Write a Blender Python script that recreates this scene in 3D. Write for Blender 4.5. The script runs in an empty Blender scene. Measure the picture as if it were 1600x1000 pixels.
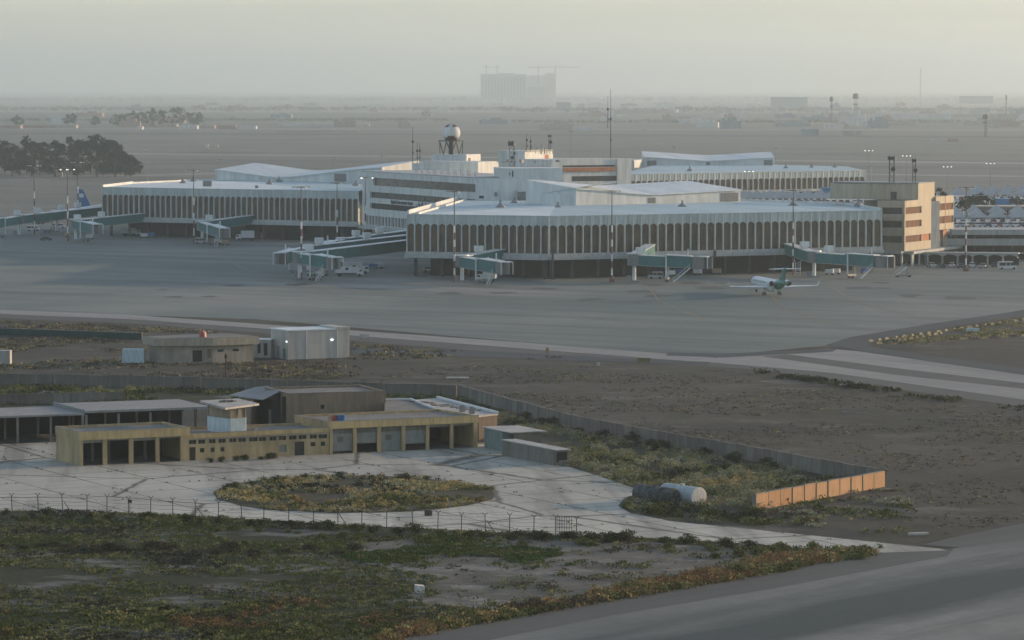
import bpy, math, random
import numpy as np
from mathutils import Vector, Matrix
R = math.radians
rnd = random.Random(7)
sc = bpy.context.scene
col = sc.collection
# ---------------------------------------------------------------- camera
FPX, YH, H = 6000.0, 135.0, 55.0
PITCH = math.atan((500 - YH) / FPX)
ct, st = math.cos(PITCH), math.sin(PITCH)
cam_d = bpy.data.cameras.new('camera')
cam_d.sensor_width = 36.0
cam_d.lens = FPX / 1600.0 * 36.0
cam_d.clip_start = 1.0
cam_d.clip_end = 60000.0
cam = bpy.data.objects.new('camera', cam_d)
col.objects.link(cam)
cam.location = (0, 0, H)
cam.rotation_euler = (math.pi / 2 - PITCH, 0, 0)
sc.camera = cam

def G(x, y, z=0.0):
    """world point on the level z seen at photo pixel x, y"""
    s = (500 - y) / FPX
    dy = s * st + ct
    dz = s * ct - st
    t = (z - H) / dz
    return Vector(((x - 800) / FPX * t, dy * t, z))
def W(x, yg, z):
    p = G(x, yg)
    return Vector((p.x, p.y, z))
def HZ(yg, yt):
    """height of something standing at ground line yg that reaches up to yt"""
    vy = G(800, yg).y
    s = (500 - yt) / FPX
    return H + vy * (s * ct - st) / (ct + s * st)
def XD(x, D):
    return (x - 800) / FPX * D
def onto(O, u, x):
    """distance along the line O + u*t where photo column x crosses it"""
    k = (x - 800) / FPX
    # X = k*D, with D about Y (level camera to within a fraction of a percent)
    c = ct
    # depth along the axis a = Y*ct + (H-z)*st ; keep the exact form
    a0 = O.y * ct + (H - O.z) * st
    return (k * a0 - O.x) / (u.x - k * u.y * ct)

# ---------------------------------------------------------------- materials
def nt_new(name):
    m = bpy.data.materials.new(name)
    m.use_nodes = True
    nt = m.node_tree
    for n in list(nt.nodes):
        nt.nodes.remove(n)
    out = nt.nodes.new('ShaderNodeOutputMaterial')
    b = nt.nodes.new('ShaderNodeBsdfPrincipled')
    nt.links.new(b.outputs[0], out.inputs[0])
    return m, nt, b
def nd(nt, typ, **kw):
    n = nt.nodes.new(typ)
    for k, v in kw.items():
        if k in n.inputs.keys():
            n.inputs[k].default_value = v
        else:
            setattr(n, k, v)
    return n
def noise(nt, vec, scale, detail=4.0, rough=0.55):
    n = nt.nodes.new('ShaderNodeTexNoise')
    n.inputs['Scale'].default_value = scale
    n.inputs['Detail'].default_value = detail
    n.inputs['Roughness'].default_value = rough
    if vec is not None:
        nt.links.new(vec, n.inputs['Vector'])
    return n.outputs['Fac']
def ramp(nt, fac, stops):
    r = nt.nodes.new('ShaderNodeValToRGB')
    e = r.color_ramp.elements
    while len(e) < len(stops):
        e.new(0.5)
    for i, (p, c) in enumerate(stops):
        e[i].position = p
        e[i].color = (c, c, c, 1) if not hasattr(c, '__len__') else (*c, 1)
    nt.links.new(fac, r.inputs[0])
    return r.outputs[0]
def mixc(nt, fac, a, b, mode='MIX'):
    m = nt.nodes.new('ShaderNodeMix')
    m.data_type = 'RGBA'
    m.blend_type = mode
    for s, v in ((0, fac), (6, a), (7, b)):
        if hasattr(v, 'links'):
            nt.links.new(v, m.inputs[s])
        elif hasattr(v, '__len__'):
            m.inputs[s].default_value = (*v, 1)
        else:
            m.inputs[s].default_value = v
    return m.outputs[2]
def pos(nt, sx=1, sy=1, sz=1, rot=0, src='Position'):
    g = nt.nodes.new('ShaderNodeNewGeometry') if src == 'Position' else nt.nodes.new('ShaderNodeTexCoord')
    v = g.outputs[src]
    if rot:
        r = nt.nodes.new('ShaderNodeMapping')
        r.inputs['Rotation'].default_value = (0, 0, rot)
        nt.links.new(v, r.inputs[0])
        v = r.outputs[0]
    mp = nt.nodes.new('ShaderNodeMapping')
    mp.inputs['Scale'].default_value = (sx, sy, sz)
    nt.links.new(v, mp.inputs[0])
    return mp.outputs[0]
MATS = {}
def plain(name, c, rough=0.7, var=0.18, scale=0.35, metal=0.0, streak=True, bump=0.0, spec=0.4, src='Position'):
    """painted / cast surface with dirt blotches, rain streaks and fine grain"""
    m, nt, b = nt_new(name)
    v = pos(nt, 1, 1, 0.35 if streak else 1, src=src)
    n1 = noise(nt, v, scale, 5, 0.65)
    n2 = noise(nt, pos(nt, 1, 1, 0.15 if streak else 1, src=src), scale * 6, 3, 0.6)
    dark = tuple(x * (1 - var * 1.5) for x in c)
    lite = tuple(min(1, x * (1 + var * 0.8)) for x in c)
    a = mixc(nt, ramp(nt, n1, [(0.3, 0.0), (0.7, 1.0)]), dark, lite)
    a2 = mixc(nt, ramp(nt, n2, [(0.35, 0.75), (0.65, 1.0)]), (0, 0, 0), a, 'MIX')
    nt.links.new(a2, b.inputs['Base Color'])
    b.inputs['Roughness'].default_value = rough
    b.inputs['Metallic'].default_value = metal
    b.inputs['Specular IOR Level'].default_value = spec
    if bump:
        bp = nd(nt, 'ShaderNodeBump', Strength=bump, Distance=0.1)
        nt.links.new(n2, bp.inputs['Height'])
        nt.links.new(bp.outputs[0], b.inputs['Normal'])
    MATS[name] = m
    return m
def emit(name, c, s):
    m, nt, b = nt_new(name)
    b.inputs['Base Color'].default_value = (0.8, 0.8, 0.8, 1)
    b.inputs['Emission Color'].default_value = (*c, 1)
    b.inputs['Emission Strength'].default_value = s
    MATS[name] = m
    return m

# ---------------------------------------------------------------- object helpers
def tag(o, label=None, cat=None, group=None, kind=None):
    if label: o['label'] = label
    if cat: o['category'] = cat
    if group: o['group'] = group
    if kind: o['kind'] = kind
    return o
def empty(name, loc, rz=0.0, label=None, cat=None, group=None):
    o = bpy.data.objects.new(name, None)
    col.objects.link(o)
    o.location = loc
    o.rotation_euler = (0, 0, rz)
    o.empty_display_size = 0.5
    return tag(o, label, cat, group)
def copy_tree(o, parent=None):
    c = o.copy()
    col.objects.link(c)
    c.parent = parent
    for ch in list(o.children):
        copy_tree(ch, c)
    return c
class MB:
    """collects shapes; build() links them as one mesh object"""
    def __init__(s):
        s.v, s.f, s.m, s.k = [], [], [], 0
    def mat(s, k):
        s.k = k
        return s
    def add(s, vs, fs):
        b = len(s.v)
        s.v += [tuple(p) for p in vs]
        for f in fs:
            s.f.append([b + i for i in f])
            s.m.append(s.k)
        return s
    def quad(s, a, b, c, d):
        return s.add([a, b, c, d], [(0, 1, 2, 3)])
    def prism(s, poly, z0, z1):
        n = len(poly)
        vs = [(p[0], p[1], z0) for p in poly] + [(p[0], p[1], z1) for p in poly]
        # orient counter-clockwise
        ar = sum(poly[i][0] * poly[(i + 1) % n][1] - poly[(i + 1) % n][0] * poly[i][1] for i in range(n))
        up = list(range(n, 2 * n)); dn = list(range(n))
        fs = [up, dn[::-1]] + [(i, (i + 1) % n, n + (i + 1) % n, n + i) for i in range(n)]
        if ar < 0:
            fs = [tuple(f)[::-1] for f in fs]
        return s.add(vs, fs)
    def box(s, c, sx, sy, sz, rz=0.0, z0=None):
        """box centred at c (x,y), standing on z0 (or centred at c.z)"""
        x, y = c[0], c[1]
        zb = z0 if z0 is not None else c[2] - sz / 2
        ca, sa = math.cos(rz), math.sin(rz)
        P = []
        for dx, dy in ((-1, -1), (1, -1), (1, 1), (-1, 1)):
            px, py = dx * sx / 2, dy * sy / 2
            P.append((x + px * ca - py * sa, y + px * sa + py * ca))
        return s.prism(P, zb, zb + sz)
    def beam(s, p0, p1, w, h, up=(0, 0, 1)):
        """bar with rectangular section from p0 to p1 (centre line)"""
        p0, p1 = Vector(p0), Vector(p1)
        d = (p1 - p0).normalized()
        upv = Vector(up)
        if abs(d.dot(upv)) > 0.98:
            upv = Vector((1, 0, 0))
        r = d.cross(upv).normalized()
        u = r.cross(d).normalized()
        vs = []
        for p in (p0, p1):
            for a, b in ((-1, -1), (1, -1), (1, 1), (-1, 1)):
                vs.append(p + r * a * w / 2 + u * b * h / 2)
        return s.add(vs, [(3, 2, 1, 0), (4, 5, 6, 7), (0, 1, 5, 4), (1, 2, 6, 5), (2, 3, 7, 6), (3, 0, 4, 7)])
    def tube(s, p0, p1, r0, r1=None, n=8, cap=True):
        r1 = r0 if r1 is None else r1
        p0, p1 = Vector(p0), Vector(p1)
        d = (p1 - p0).normalized()
        a = Vector((0, 0, 1)) if abs(d.z) < 0.9 else Vector((1, 0, 0))
        x = d.cross(a).normalized(); y = d.cross(x)
        vs = []
        for p, r in ((p0, r0), (p1, r1)):
            for i in range(n):
                t = 2 * math.pi * i / n
                vs.append(p + (x * math.cos(t) + y * math.sin(t)) * r)
        fs = [(i, n + i, n + (i + 1) % n, (i + 1) % n) for i in range(n)]
        if cap:
            fs += [tuple(range(n)), tuple(range(2 * n - 1, n - 1, -1))]
        return s.add(vs, fs)
    def lathe(s, p0, d, prof, n=16):
        """rings (t along d, radius[, dz]) round the axis"""
        d = Vector(d).normalized()
        a = Vector((0, 0, 1)) if abs(d.z) < 0.9 else Vector((1, 0, 0))
        x = d.cross(a).normalized(); y = x.cross(d)
        p0 = Vector(p0)
        vs = []
        for pr in prof:
            c = p0 + d * pr[0] + Vector((0, 0, pr[2] if len(pr) > 2 else 0))
            for i in range(n):
                t = 2 * math.pi * i / n
                vs.append(c + (x * math.cos(t) + y * math.sin(t)) * pr[1])
        fs = []
        for k in range(len(prof) - 1):
            for i in range(n):
                fs.append((k * n + i, k * n + (i + 1) % n, (k + 1) * n + (i + 1) % n, (k + 1) * n + i))
        return s.add(vs, fs)
    def build(s, name, mats, parent=None, smooth=False, loc=None):
        me = bpy.data.meshes.new(name)
        me.from_pydata(s.v, [], s.f)
        if not isinstance(mats, (list, tuple)):
            mats = [mats]
        for m in mats:
            me.materials.append(m if not isinstance(m, str) else MATS[m])
        if len(mats) > 1:
            me.polygons.foreach_set('material_index', s.m)
        if smooth:
            me.polygons.foreach_set('use_smooth', [True] * len(s.f))
        me.update()
        o = bpy.data.objects.new(name, me)
        col.objects.link(o)
        if parent is not None:
            o.parent = parent
            if loc is not None:
                o.location = loc
        elif loc is not None:
            o.location = loc
        return o
def inst(o, loc, rz=0.0, parent=None, scale=None):
    c = o.copy()
    col.objects.link(c)
    c.location = loc
    c.rotation_euler = (0, 0, rz)
    if scale: c.scale = scale
    if parent is not None: c.parent = parent
    return c
class LF:
    """local frame on the ground: u along a front, v into the building"""
    def __init__(s, O, P):
        s.O = Vector((O.x, O.y, 0))
        d = Vector((P.x - O.x, P.y - O.y, 0))
        s.L = d.length
        s.u = d.normalized()
        s.v = Vector((-s.u.y, s.u.x, 0))
        s.a = math.atan2(s.u.y, s.u.x)
    def p(s, u, v=0.0, z=0.0):
        q = s.O + s.u * u + s.v * v
        return Vector((q.x, q.y, z))
    def ux(s, px, v=0.0, z=0.0):
        O = s.p(0, v, z)
        return onto(O, s.u, px)
    def box(s, mb, u0, u1, v0, v1, z0, z1):
        return mb.prism([s.p(u0, v0), s.p(u1, v0), s.p(u1, v1), s.p(u0, v1)], z0, z1)
def wall_open(mb, fr, u0, u1, v0, v1, z0, z1, ops):
    """wall slab in frame fr with rectangular openings (u0,u1,z0,z1)"""
    us = sorted(set([u0, u1] + [o[0] for o in ops] + [o[1] for o in ops]))
    us = [u for u in us if u0 - 1e-6 <= u <= u1 + 1e-6]
    for a, b in zip(us[:-1], us[1:]):
        if b - a < 1e-4: continue
        mid = (a + b) / 2
        cuts = sorted([(o[2], o[3]) for o in ops if o[0] < mid < o[1]])
        z = z0
        for c0, c1 in cuts:
            if c0 - z > 1e-3:
                fr.box(mb, a, b, v0, v1, z, c0)
            z = max(z, c1)
        if z1 - z > 1e-3:
            fr.box(mb, a, b, v0, v1, z, z1)
def pin(p, poly):
    x, y = p
    c = False
    j = len(poly) - 1
    for i in range(len(poly)):
        xi, yi = poly[i]; xj, yj = poly[j]
        if (yi > y) != (yj > y) and x < (xj - xi) * (y - yi) / (yj - yi) + xi:
            c = not c
        j = i
    return c
def wpoly(px):
    return [(G(x, y).x, G(x, y).y) for x, y in px]
def ragged(poly, amp, step, seed=1):
    """subdivide a polygon outline and jitter it so that edges look natural"""
    r = random.Random(seed)
    out = []
    n = len(poly)
    for i in range(n):
        a, b = Vector(poly[i]), Vector(poly[(i + 1) % n])
        k = max(1, int((b - a).length / step))
        d = (b - a)
        nrm = Vector((-d.y, d.x)).normalized() if d.length > 0 else Vector((0, 0))
        for j in range(k):
            q = a + d * (j / k)
            q = q + nrm * r.uniform(-amp, amp)
            out.append((q.x, q.y))
    return out
def sheet(name, poly, z, mat, kind='structure', label=None, cat=None):
    from mathutils.geometry import tessellate_polygon
    tri = tessellate_polygon([[Vector((p[0], p[1], 0)) for p in poly]])
    mb = MB()
    vs = [(p[0], p[1], z) for p in poly]
    fs = []
    for t in tri:
        a, b, c = (Vector(vs[i]) for i in t)
        fs.append(t if (b - a).cross(c - a).z > 0 else t[::-1])
    mb.add(vs, fs)
    o = mb.build(name, mat)
    return tag(o, label, cat, None, kind)

# ---------------------------------------------------------------- world, sun, haze
SUN_AZ, SUN_EL = R(65), R(9.5)
world = bpy.data.worlds.new('World')
sc.world = world
world.use_nodes = True
wn = world.node_tree
bg = wn.nodes['Background']
sky = wn.nodes.new('ShaderNodeTexSky')
sky.sky_type = 'NISHITA'
sky.sun_disc = False
sky.sun_elevation = SUN_EL
sky.sun_rotation = SUN_AZ
sky.altitude = 40
sky.air_density = 1.2
sky.dust_density = 0.4
sky.ozone_density = 4.0
hs = wn.nodes.new('ShaderNodeHueSaturation')
hs.inputs['Saturation'].default_value = 0.62
wn.links.new(sky.outputs[0], hs.inputs['Color'])
tn = wn.nodes.new('ShaderNodeMix'); tn.data_type = 'RGBA'; tn.blend_type = 'MULTIPLY'
tn.inputs[0].default_value = 1.0
tn.inputs[7].default_value = (1.0, 1.015, 1.04, 1)
wn.links.new(hs.outputs[0], tn.inputs[6])
# thin horizontal veils of high cloud
tcw = wn.nodes.new('ShaderNodeTexCoord'); mpw = wn.nodes.new('ShaderNodeMapping'); mpw.inputs['Scale'].default_value = (3.0, 3.0, 130.0)
nw = wn.nodes.new('ShaderNodeTexNoise'); nw.inputs['Scale'].default_value = 1.0; nw.inputs['Detail'].default_value = 5.0; nw.inputs['Roughness'].default_value = 0.55
rw = wn.nodes.new('ShaderNodeValToRGB'); rw.color_ramp.elements[0].position = .32; rw.color_ramp.elements[0].color = (.80, .80, .81, 1); rw.color_ramp.elements[1].position = .66; rw.color_ramp.elements[1].color = (1.10, 1.07, 1.04, 1)
tw = wn.nodes.new('ShaderNodeMix'); tw.data_type = 'RGBA'; tw.blend_type = 'MULTIPLY'; tw.inputs[0].default_value = 1.0
wn.links.new(tcw.outputs['Generated'], mpw.inputs[0]); wn.links.new(mpw.outputs[0], nw.inputs['Vector']); wn.links.new(nw.outputs['Fac'], rw.inputs[0])
wn.links.new(tn.outputs[2], tw.inputs[6]); wn.links.new(rw.outputs[0], tw.inputs[7])
wn.links.new(tw.outputs[2], bg.inputs['Color'])
bg.inputs['Strength'].default_value = 0.15
sun_d = bpy.data.lights.new('sun', 'SUN')
sun_d.energy = 3.0
sun_d.angle = R(0.6)
sun_d.color = (1.0, 0.68, 0.41)
sun = bpy.data.objects.new('sun', sun_d)
col.objects.link(sun)
to_sun = Vector((math.sin(SUN_AZ) * math.cos(SUN_EL), math.cos(SUN_AZ) * math.cos(SUN_EL), math.sin(SUN_EL)))
sun.rotation_euler = to_sun.to_track_quat('Z', 'Y').to_euler()
sc.view_settings.view_transform = 'Standard'
sc.view_settings.look = 'None'
sc.view_settings.exposure = 0.95
sc.view_settings.gamma = 1.0
sc.cycles.use_denoising = True
sc.cycles.volume_bounces = 2
sc.cycles.max_bounces = 6
sc.cycles.volume_step_rate = 1.0
hz = MB().prism([(-16000, -4000), (16000, -4000), (16000, 41000), (-16000, 41000)], -2.0, 330.0)
hm = bpy.data.materials.new('haze_air')
hm.use_nodes = True
hn = hm.node_tree
for n in list(hn.nodes): hn.nodes.remove(n)
ho = hn.nodes.new('ShaderNodeOutputMaterial')
pv = hn.nodes.new('ShaderNodeVolumePrincipled')
pv.inputs['Color'].default_value = (0.91, 0.965, 0.925, 1)
pv.inputs['Density'].default_value = 9.5e-5
pv.inputs['Anisotropy'].default_value = 0.75
hn.links.new(pv.outputs[0], ho.inputs['Volume'])
haze = hz.build('haze', hm)
tag(haze, None, None, None, 'stuff')
haze['label'] = 'pale morning dust haze over the airfield'
haze['category'] = 'haze'
# ---------------------------------------------------------------- ground sheets
def ground_material(name, base, alt, dark, sc1=0.02, sc2=0.15, sc3=1.2, green=None, gpos=(0.55, 0.7), pale=None, ppos=(0.62, 0.72), rough=0.95, gs=0.06):
    m, nt, b = nt_new(name)
    v = pos(nt)
    n1 = noise(nt, v, sc1, 6, 0.6)
    n2 = noise(nt, v, sc2, 6, 0.7)
    n3 = noise(nt, v, sc3, 4, 0.7)
    c = mixc(nt, ramp(nt, n1, [(0.35, 0.0), (0.65, 1.0)]), base, alt)
    c = mixc(nt, ramp(nt, n2, [(0.5, 0.0), (0.68, 0.75)]), c, dark)
    if green:
        n4 = noise(nt, pos(nt, 1, 1, 1, 0.7), gs, 7, 0.72)
        c = mixc(nt, ramp(nt, n4, [(gpos[0], 0.0), (gpos[1], 1.0)]), c, green)
    if pale:
        n5 = noise(nt, pos(nt, 1, 0.6, 1, 1.9), gs * 1.4, 7, 0.7)
        c = mixc(nt, ramp(nt, n5, [(ppos[0], 0.0), (ppos[1], 1.0)]), c, pale)
    c = mixc(nt, ramp(nt, n3, [(0.3, 0.55), (0.7, 1.0)]), (0, 0, 0), c)
    nt.links.new(c, b.inputs['Base Color'])
    b.inputs['Roughness'].default_value = rough
    b.inputs['Specular IOR Level'].default_value = 0.15
    bp = nd(nt, 'ShaderNodeBump', Strength=0.6, Distance=0.35)
    nt.links.new(n3, bp.inputs['Height'])
    nt.links.new(bp.outputs[0], b.inputs['Normal'])
    MATS[name] = m
    return m
def pavement(name, base, patch, joint=7.5, ang=0.2, jw=0.012, jd=0.35, streak=None, sang=0.1, rough=0.8, sc1=0.012, crack=0.0, grass=None, ss=0.05, band=None, bandc=None, gj=False):
    """concrete or asphalt: slabs of slightly different tone, joints, rubber streaks, cracks"""
    m, nt, b = nt_new(name)
    v = pos(nt)
    n1 = noise(nt, v, sc1, 6, 0.6)
    n2 = noise(nt, v, 0.5, 4, 0.7)
    c = mixc(nt, ramp(nt, n1, [(0.35, 0.0), (0.65, 1.0)]), base, patch)
    if joint:
        br = nt.nodes.new('ShaderNodeTexBrick')
        br.offset = 0.0
        br.inputs['Scale'].default_value = 1.0
        br.inputs['Brick Width'].default_value = joint
        br.inputs['Row Height'].default_value = joint
        br.inputs['Mortar Size'].default_value = jw * joint
        br.inputs['Color1'].default_value = (0.92, 0.92, 0.92, 1)
        br.inputs['Color2'].default_value = (1.0, 1.0, 1.0, 1)
        br.inputs['Mortar'].default_value = (1 - jd, 1 - jd, 1 - jd, 1)
        nt.links.new(pos(nt, 1, 1, 1, ang), br.inputs['Vector'])
        c = mixc(nt, 1.0, c, br.outputs['Color'], 'MULTIPLY')
    if streak:
        s = noise(nt, pos(nt, 0.12, 1.6, 1, sang), ss, 5, 0.6)
        c = mixc(nt, ramp(nt, s, [(0.47, 0.0), (0.66, 0.8)]), c, streak)
    if band:
        sp = nt.nodes.new('ShaderNodeSeparateXYZ')
        nt.links.new(pos(nt, 1, 1, 1, sang), sp.inputs[0])
        mr = nd(nt, 'ShaderNodeMath'); mr.operation = 'SUBTRACT'; mr.inputs[1].default_value = band[0]
        nt.links.new(sp.outputs['Y'], mr.inputs[0])
        ab = nd(nt, 'ShaderNodeMath'); ab.operation = 'ABSOLUTE'; nt.links.new(mr.outputs[0], ab.inputs[0])
        dv_ = nd(nt, 'ShaderNodeMath'); dv_.operation = 'DIVIDE'; dv_.inputs[1].default_value = band[1]; nt.links.new(ab.outputs[0], dv_.inputs[0])
        n5 = noise(nt, pos(nt, 0.2, 1.0, 1, sang), .09, 6, .65)
        ad = nd(nt, 'ShaderNodeMath'); ad.operation = 'MULTIPLY_ADD'; ad.inputs[1].default_value = 2.4; ad.inputs[2].default_value = -1.2; nt.links.new(n5, ad.inputs[0])
        a2 = nd(nt, 'ShaderNodeMath'); a2.operation = 'ADD'; nt.links.new(dv_.outputs[0], a2.inputs[0]); nt.links.new(ad.outputs[0], a2.inputs[1])
        c = mixc(nt, ramp(nt, a2.outputs[0], [(0.25, 0.9), (0.95, 0.0)]), c, bandc)
    if gj:
        n6 = noise(nt, v, .11, 5, .7)
        mu = nd(nt, 'ShaderNodeMath'); mu.operation = 'MULTIPLY'
        nt.links.new(br.outputs['Fac'], mu.inputs[0]); nt.links.new(ramp(nt, n6, [(.36, 0), (.52, 1)]), mu.inputs[1])
        c = mixc(nt, mu.outputs[0], c, grass)
    if crack:
        vo = nt.nodes.new('ShaderNodeTexVoronoi')
        vo.feature = 'DISTANCE_TO_EDGE'
        vo.inputs['Scale'].default_value = crack
        wv = nt.nodes.new('ShaderNodeVectorMath'); wv.operation = 'ADD'
        nn = nt.nodes.new('ShaderNodeTexNoise'); nn.inputs['Scale'].default_value = 0.25
        nt.links.new(v, nn.inputs['Vector'])
        nt.links.new(nn.outputs['Color'], wv.inputs[1])
        nt.links.new(pos(nt, 1, 1, 1, ang), wv.inputs[0])
        nt.links.new(wv.outputs[0], vo.inputs['Vector'])
        c = mixc(nt, ramp(nt, vo.outputs['Distance'], [(0.004, 0.8), (0.016, 0.0)]), c, grass or (0.05, 0.05, 0.04))
    c = mixc(nt, ramp(nt, n2, [(0.3, 0.82), (0.7, 1.0)]), (0, 0, 0), c)
    nt.links.new(c, b.inputs['Base Color'])
    b.inputs['Roughness'].default_value = rough
    b.inputs['Specular IOR Level'].default_value = 0.25
    MATS[name] = m
    return m
ground_material('desert_soil', (0.052, 0.054, 0.042), (0.110, 0.102, 0.080), (0.032, 0.035, 0.025), green=(0.060, 0.062, 0.030), gpos=(0.52, 0.70), pale=(0.19, 0.178, 0.150), ppos=(0.54, 0.72), gs=0.05)
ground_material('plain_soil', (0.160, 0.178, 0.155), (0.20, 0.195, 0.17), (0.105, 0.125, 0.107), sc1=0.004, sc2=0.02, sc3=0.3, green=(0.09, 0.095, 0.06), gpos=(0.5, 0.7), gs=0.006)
ground_material('far_plain_hazed_soil', (0.30, 0.30, 0.265), (0.34, 0.33, 0.29), (0.22, 0.225, 0.195), sc1=0.001, sc2=0.004, sc3=0.05)  # pale tones: fading into the horizon haze is put into the ground colour
ground_material('field_soil', (0.058, 0.056, 0.038), (0.046, 0.050, 0.024), (0.022, 0.026, 0.012), green=(0.030, 0.042, 0.013), gpos=(0.42, 0.58), pale=(0.19, 0.19, 0.17), ppos=(0.52, 0.62), gs=0.07)
ground_material('bare_field', (0.135, 0.132, 0.110), (0.185, 0.178, 0.152), (0.06, 0.058, 0.044), green=(0.045, 0.058, 0.02), gpos=(0.54, 0.66), pale=(0.30, 0.29, 0.255), ppos=(0.50, 0.62), gs=0.06)
ground_material('island_soil', (0.085, 0.078, 0.052), (0.115, 0.098, 0.062), (0.04, 0.042, 0.022), green=(0.055, 0.06, 0.024), gpos=(0.45, 0.6), pale=(0.14, 0.13, 0.11), ppos=(0.62, 0.7), gs=0.12)
# rot turns the world so that streaks (long along local x) follow the traffic
dv = G(1480, 870) - G(740, 1006)
RWY = math.atan2(dv.y, dv.x)
dv = G(1000, 555) - G(100, 488)
APR = math.atan2(dv.y, dv.x)
dv = G(1600, 600) - G(1200, 557)
TWY = math.atan2(dv.y, dv.x)
dv = G(747, 699) - G(126, 728.5)
YRD = math.atan2(dv.y, dv.x)
pavement('apron_concrete', (0.230, 0.240, 0.208), (0.098, 0.135, 0.118), joint=7.5, ang=-APR, jw=0.01, jd=0.16, streak=(0.080, 0.100, 0.092), sang=-APR - 0.25, ss=0.05, sc1=0.008)
pavement('apron_light', (0.300, 0.290, 0.262), (0.250, 0.25, 0.228), joint=7.5, ang=-APR, streak=(0.18, 0.18, 0.165), sang=-TWY, ss=.09)
pavement('asphalt_shoulder', (0.076, 0.079, 0.069), (0.094, 0.095, 0.082), joint=0, streak=(0.06, 0.06, 0.053), sang=-RWY, ss=.06)
pavement('asphalt_dark', (0.032, 0.043, 0.043), (0.046, 0.056, 0.054), joint=0, streak=(0.025, 0.033, 0.033), sang=-APR)
_q = Matrix.Rotation(-RWY, 3, 'Z') @ G(1330, 955)
pavement('runway_concrete', (0.235, 0.24, 0.21), (0.130, 0.142, 0.125), joint=7.5, ang=-RWY, jw=0.008, jd=0.15, streak=(0.080, 0.090, 0.080), sang=-RWY, sc1=0.02, ss=0.09, band=(_q.y, 13.0), bandc=(0.034, 0.050, 0.045))
pavement('runway_rubber', (0.060, 0.068, 0.062), (0.085, 0.092, 0.082), joint=7.5, ang=-RWY, jw=0.008, jd=0.12, streak=(0.14, 0.14, 0.122), sang=-RWY, sc1=0.02, ss=0.05)
pavement('yard_concrete', (0.55, 0.535, 0.44), (0.36, 0.355, 0.295), joint=9.0, ang=-YRD, jw=0.014, jd=0.25, crack=0.03, streak=(0.20, 0.195, 0.165), sang=-YRD - 1.2, ss=.12, rough=0.85, grass=(0.045, 0.048, 0.025), gj=True)

ground = MB().prism([(-15500, -3500), (15500, -3500), (15500, 40500), (-15500, 40500)], -1.0, 0.0).build('ground', 'desert_soil')
tag(ground, None, None, None, 'structure')
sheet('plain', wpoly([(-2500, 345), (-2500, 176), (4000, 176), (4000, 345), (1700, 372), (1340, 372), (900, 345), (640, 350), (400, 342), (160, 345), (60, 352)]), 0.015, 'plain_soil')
sheet('plain', [(-15400, 8100), (15400, 8100), (15400, 40400), (-15400, 40400)], 0.012, 'far_plain_hazed_soil')
APRON = [(-700, 352), (60, 352), (160, 345), (400, 342), (640, 350), (900, 345), (1340, 372), (2300, 372), (2300, 395), (1700, 472), (1600, 484), (1290, 540), (1125, 556), (1010, 551), (400, 499), (0, 486), (-700, 450)]
sheet('apron', wpoly(APRON), 0.03, 'apron_concrete')
# pale edge band of the apron and its darker shoulder
sheet('apron_edge', wpoly([(-150, 478), (0, 484), (200, 492), (500, 513), (800, 534), (1130, 560), (1110, 567), (1000, 559), (700, 536), (400, 513), (200, 499), (0, 491), (-150, 486)]), 0.05, 'apron_light')
sheet('apron_shoulder', wpoly(ragged([(-150, 486), (0, 491), (200, 499), (400, 513), (700, 536), (1000, 559), (1100, 567), (1075, 571), (960, 566), (700, 545), (400, 520), (200, 505), (0, 497), (-150, 492)], 0.5, 30, 3)), 0.02, 'asphalt_shoulder')
# taxiway running off to the right
sheet('taxiway', wpoly([(1105, 566), (1130, 555), (1296, 545), (1340, 549), (1600, 586), (1700, 600), (1700, 648), (1600, 625), (1300, 583)]), 0.045, 'apron_light')
sheet('taxiway_centre', wpoly([(1190, 557), (1230, 554), (1420, 578), (1600, 599), (1700, 611), (1700, 622), (1600, 608), (1400, 586)]), 0.06, 'asphalt_shoulder')
sheet('taxiway_shoulder', wpoly([(1075, 571), (1105, 566), (1300, 583), (1600, 625), (1700, 648), (1700, 657), (1600, 636), (1300, 594), (1160, 576)]), 0.025, 'asphalt_shoulder')
sheet('crossing_road', wpoly([(1040, 556), (1130, 559), (1300, 550), (1310, 545), (1130, 553), (1045, 551)]), 0.07, 'asphalt_dark')
sheet('infield_road', wpoly([(1292, 539), (1330, 527), (1450, 507), (1600, 485), (1700, 470), (1700, 480), (1600, 493), (1470, 513), (1372, 530), (1356, 541), (1420, 551), (1600, 576), (1700, 590), (1700, 600), (1600, 586), (1340, 549)]), 0.075, 'asphalt_dark')
sheet('infield', wpoly(ragged([(1356, 541), (1372, 530), (1470, 513), (1600, 493), (1700, 480), (1700, 590), (1600, 576), (1420, 551)], 0.6, 12, 5)), 0.08, 'desert_soil')
sheet('service_road', wpoly([(550, 543), (640, 544), (800, 551), (1000, 561), (1110, 566), (1105, 571), (980, 567), (780, 560), (640, 554), (550, 553)]), 0.055, 'asphalt_dark')
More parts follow.
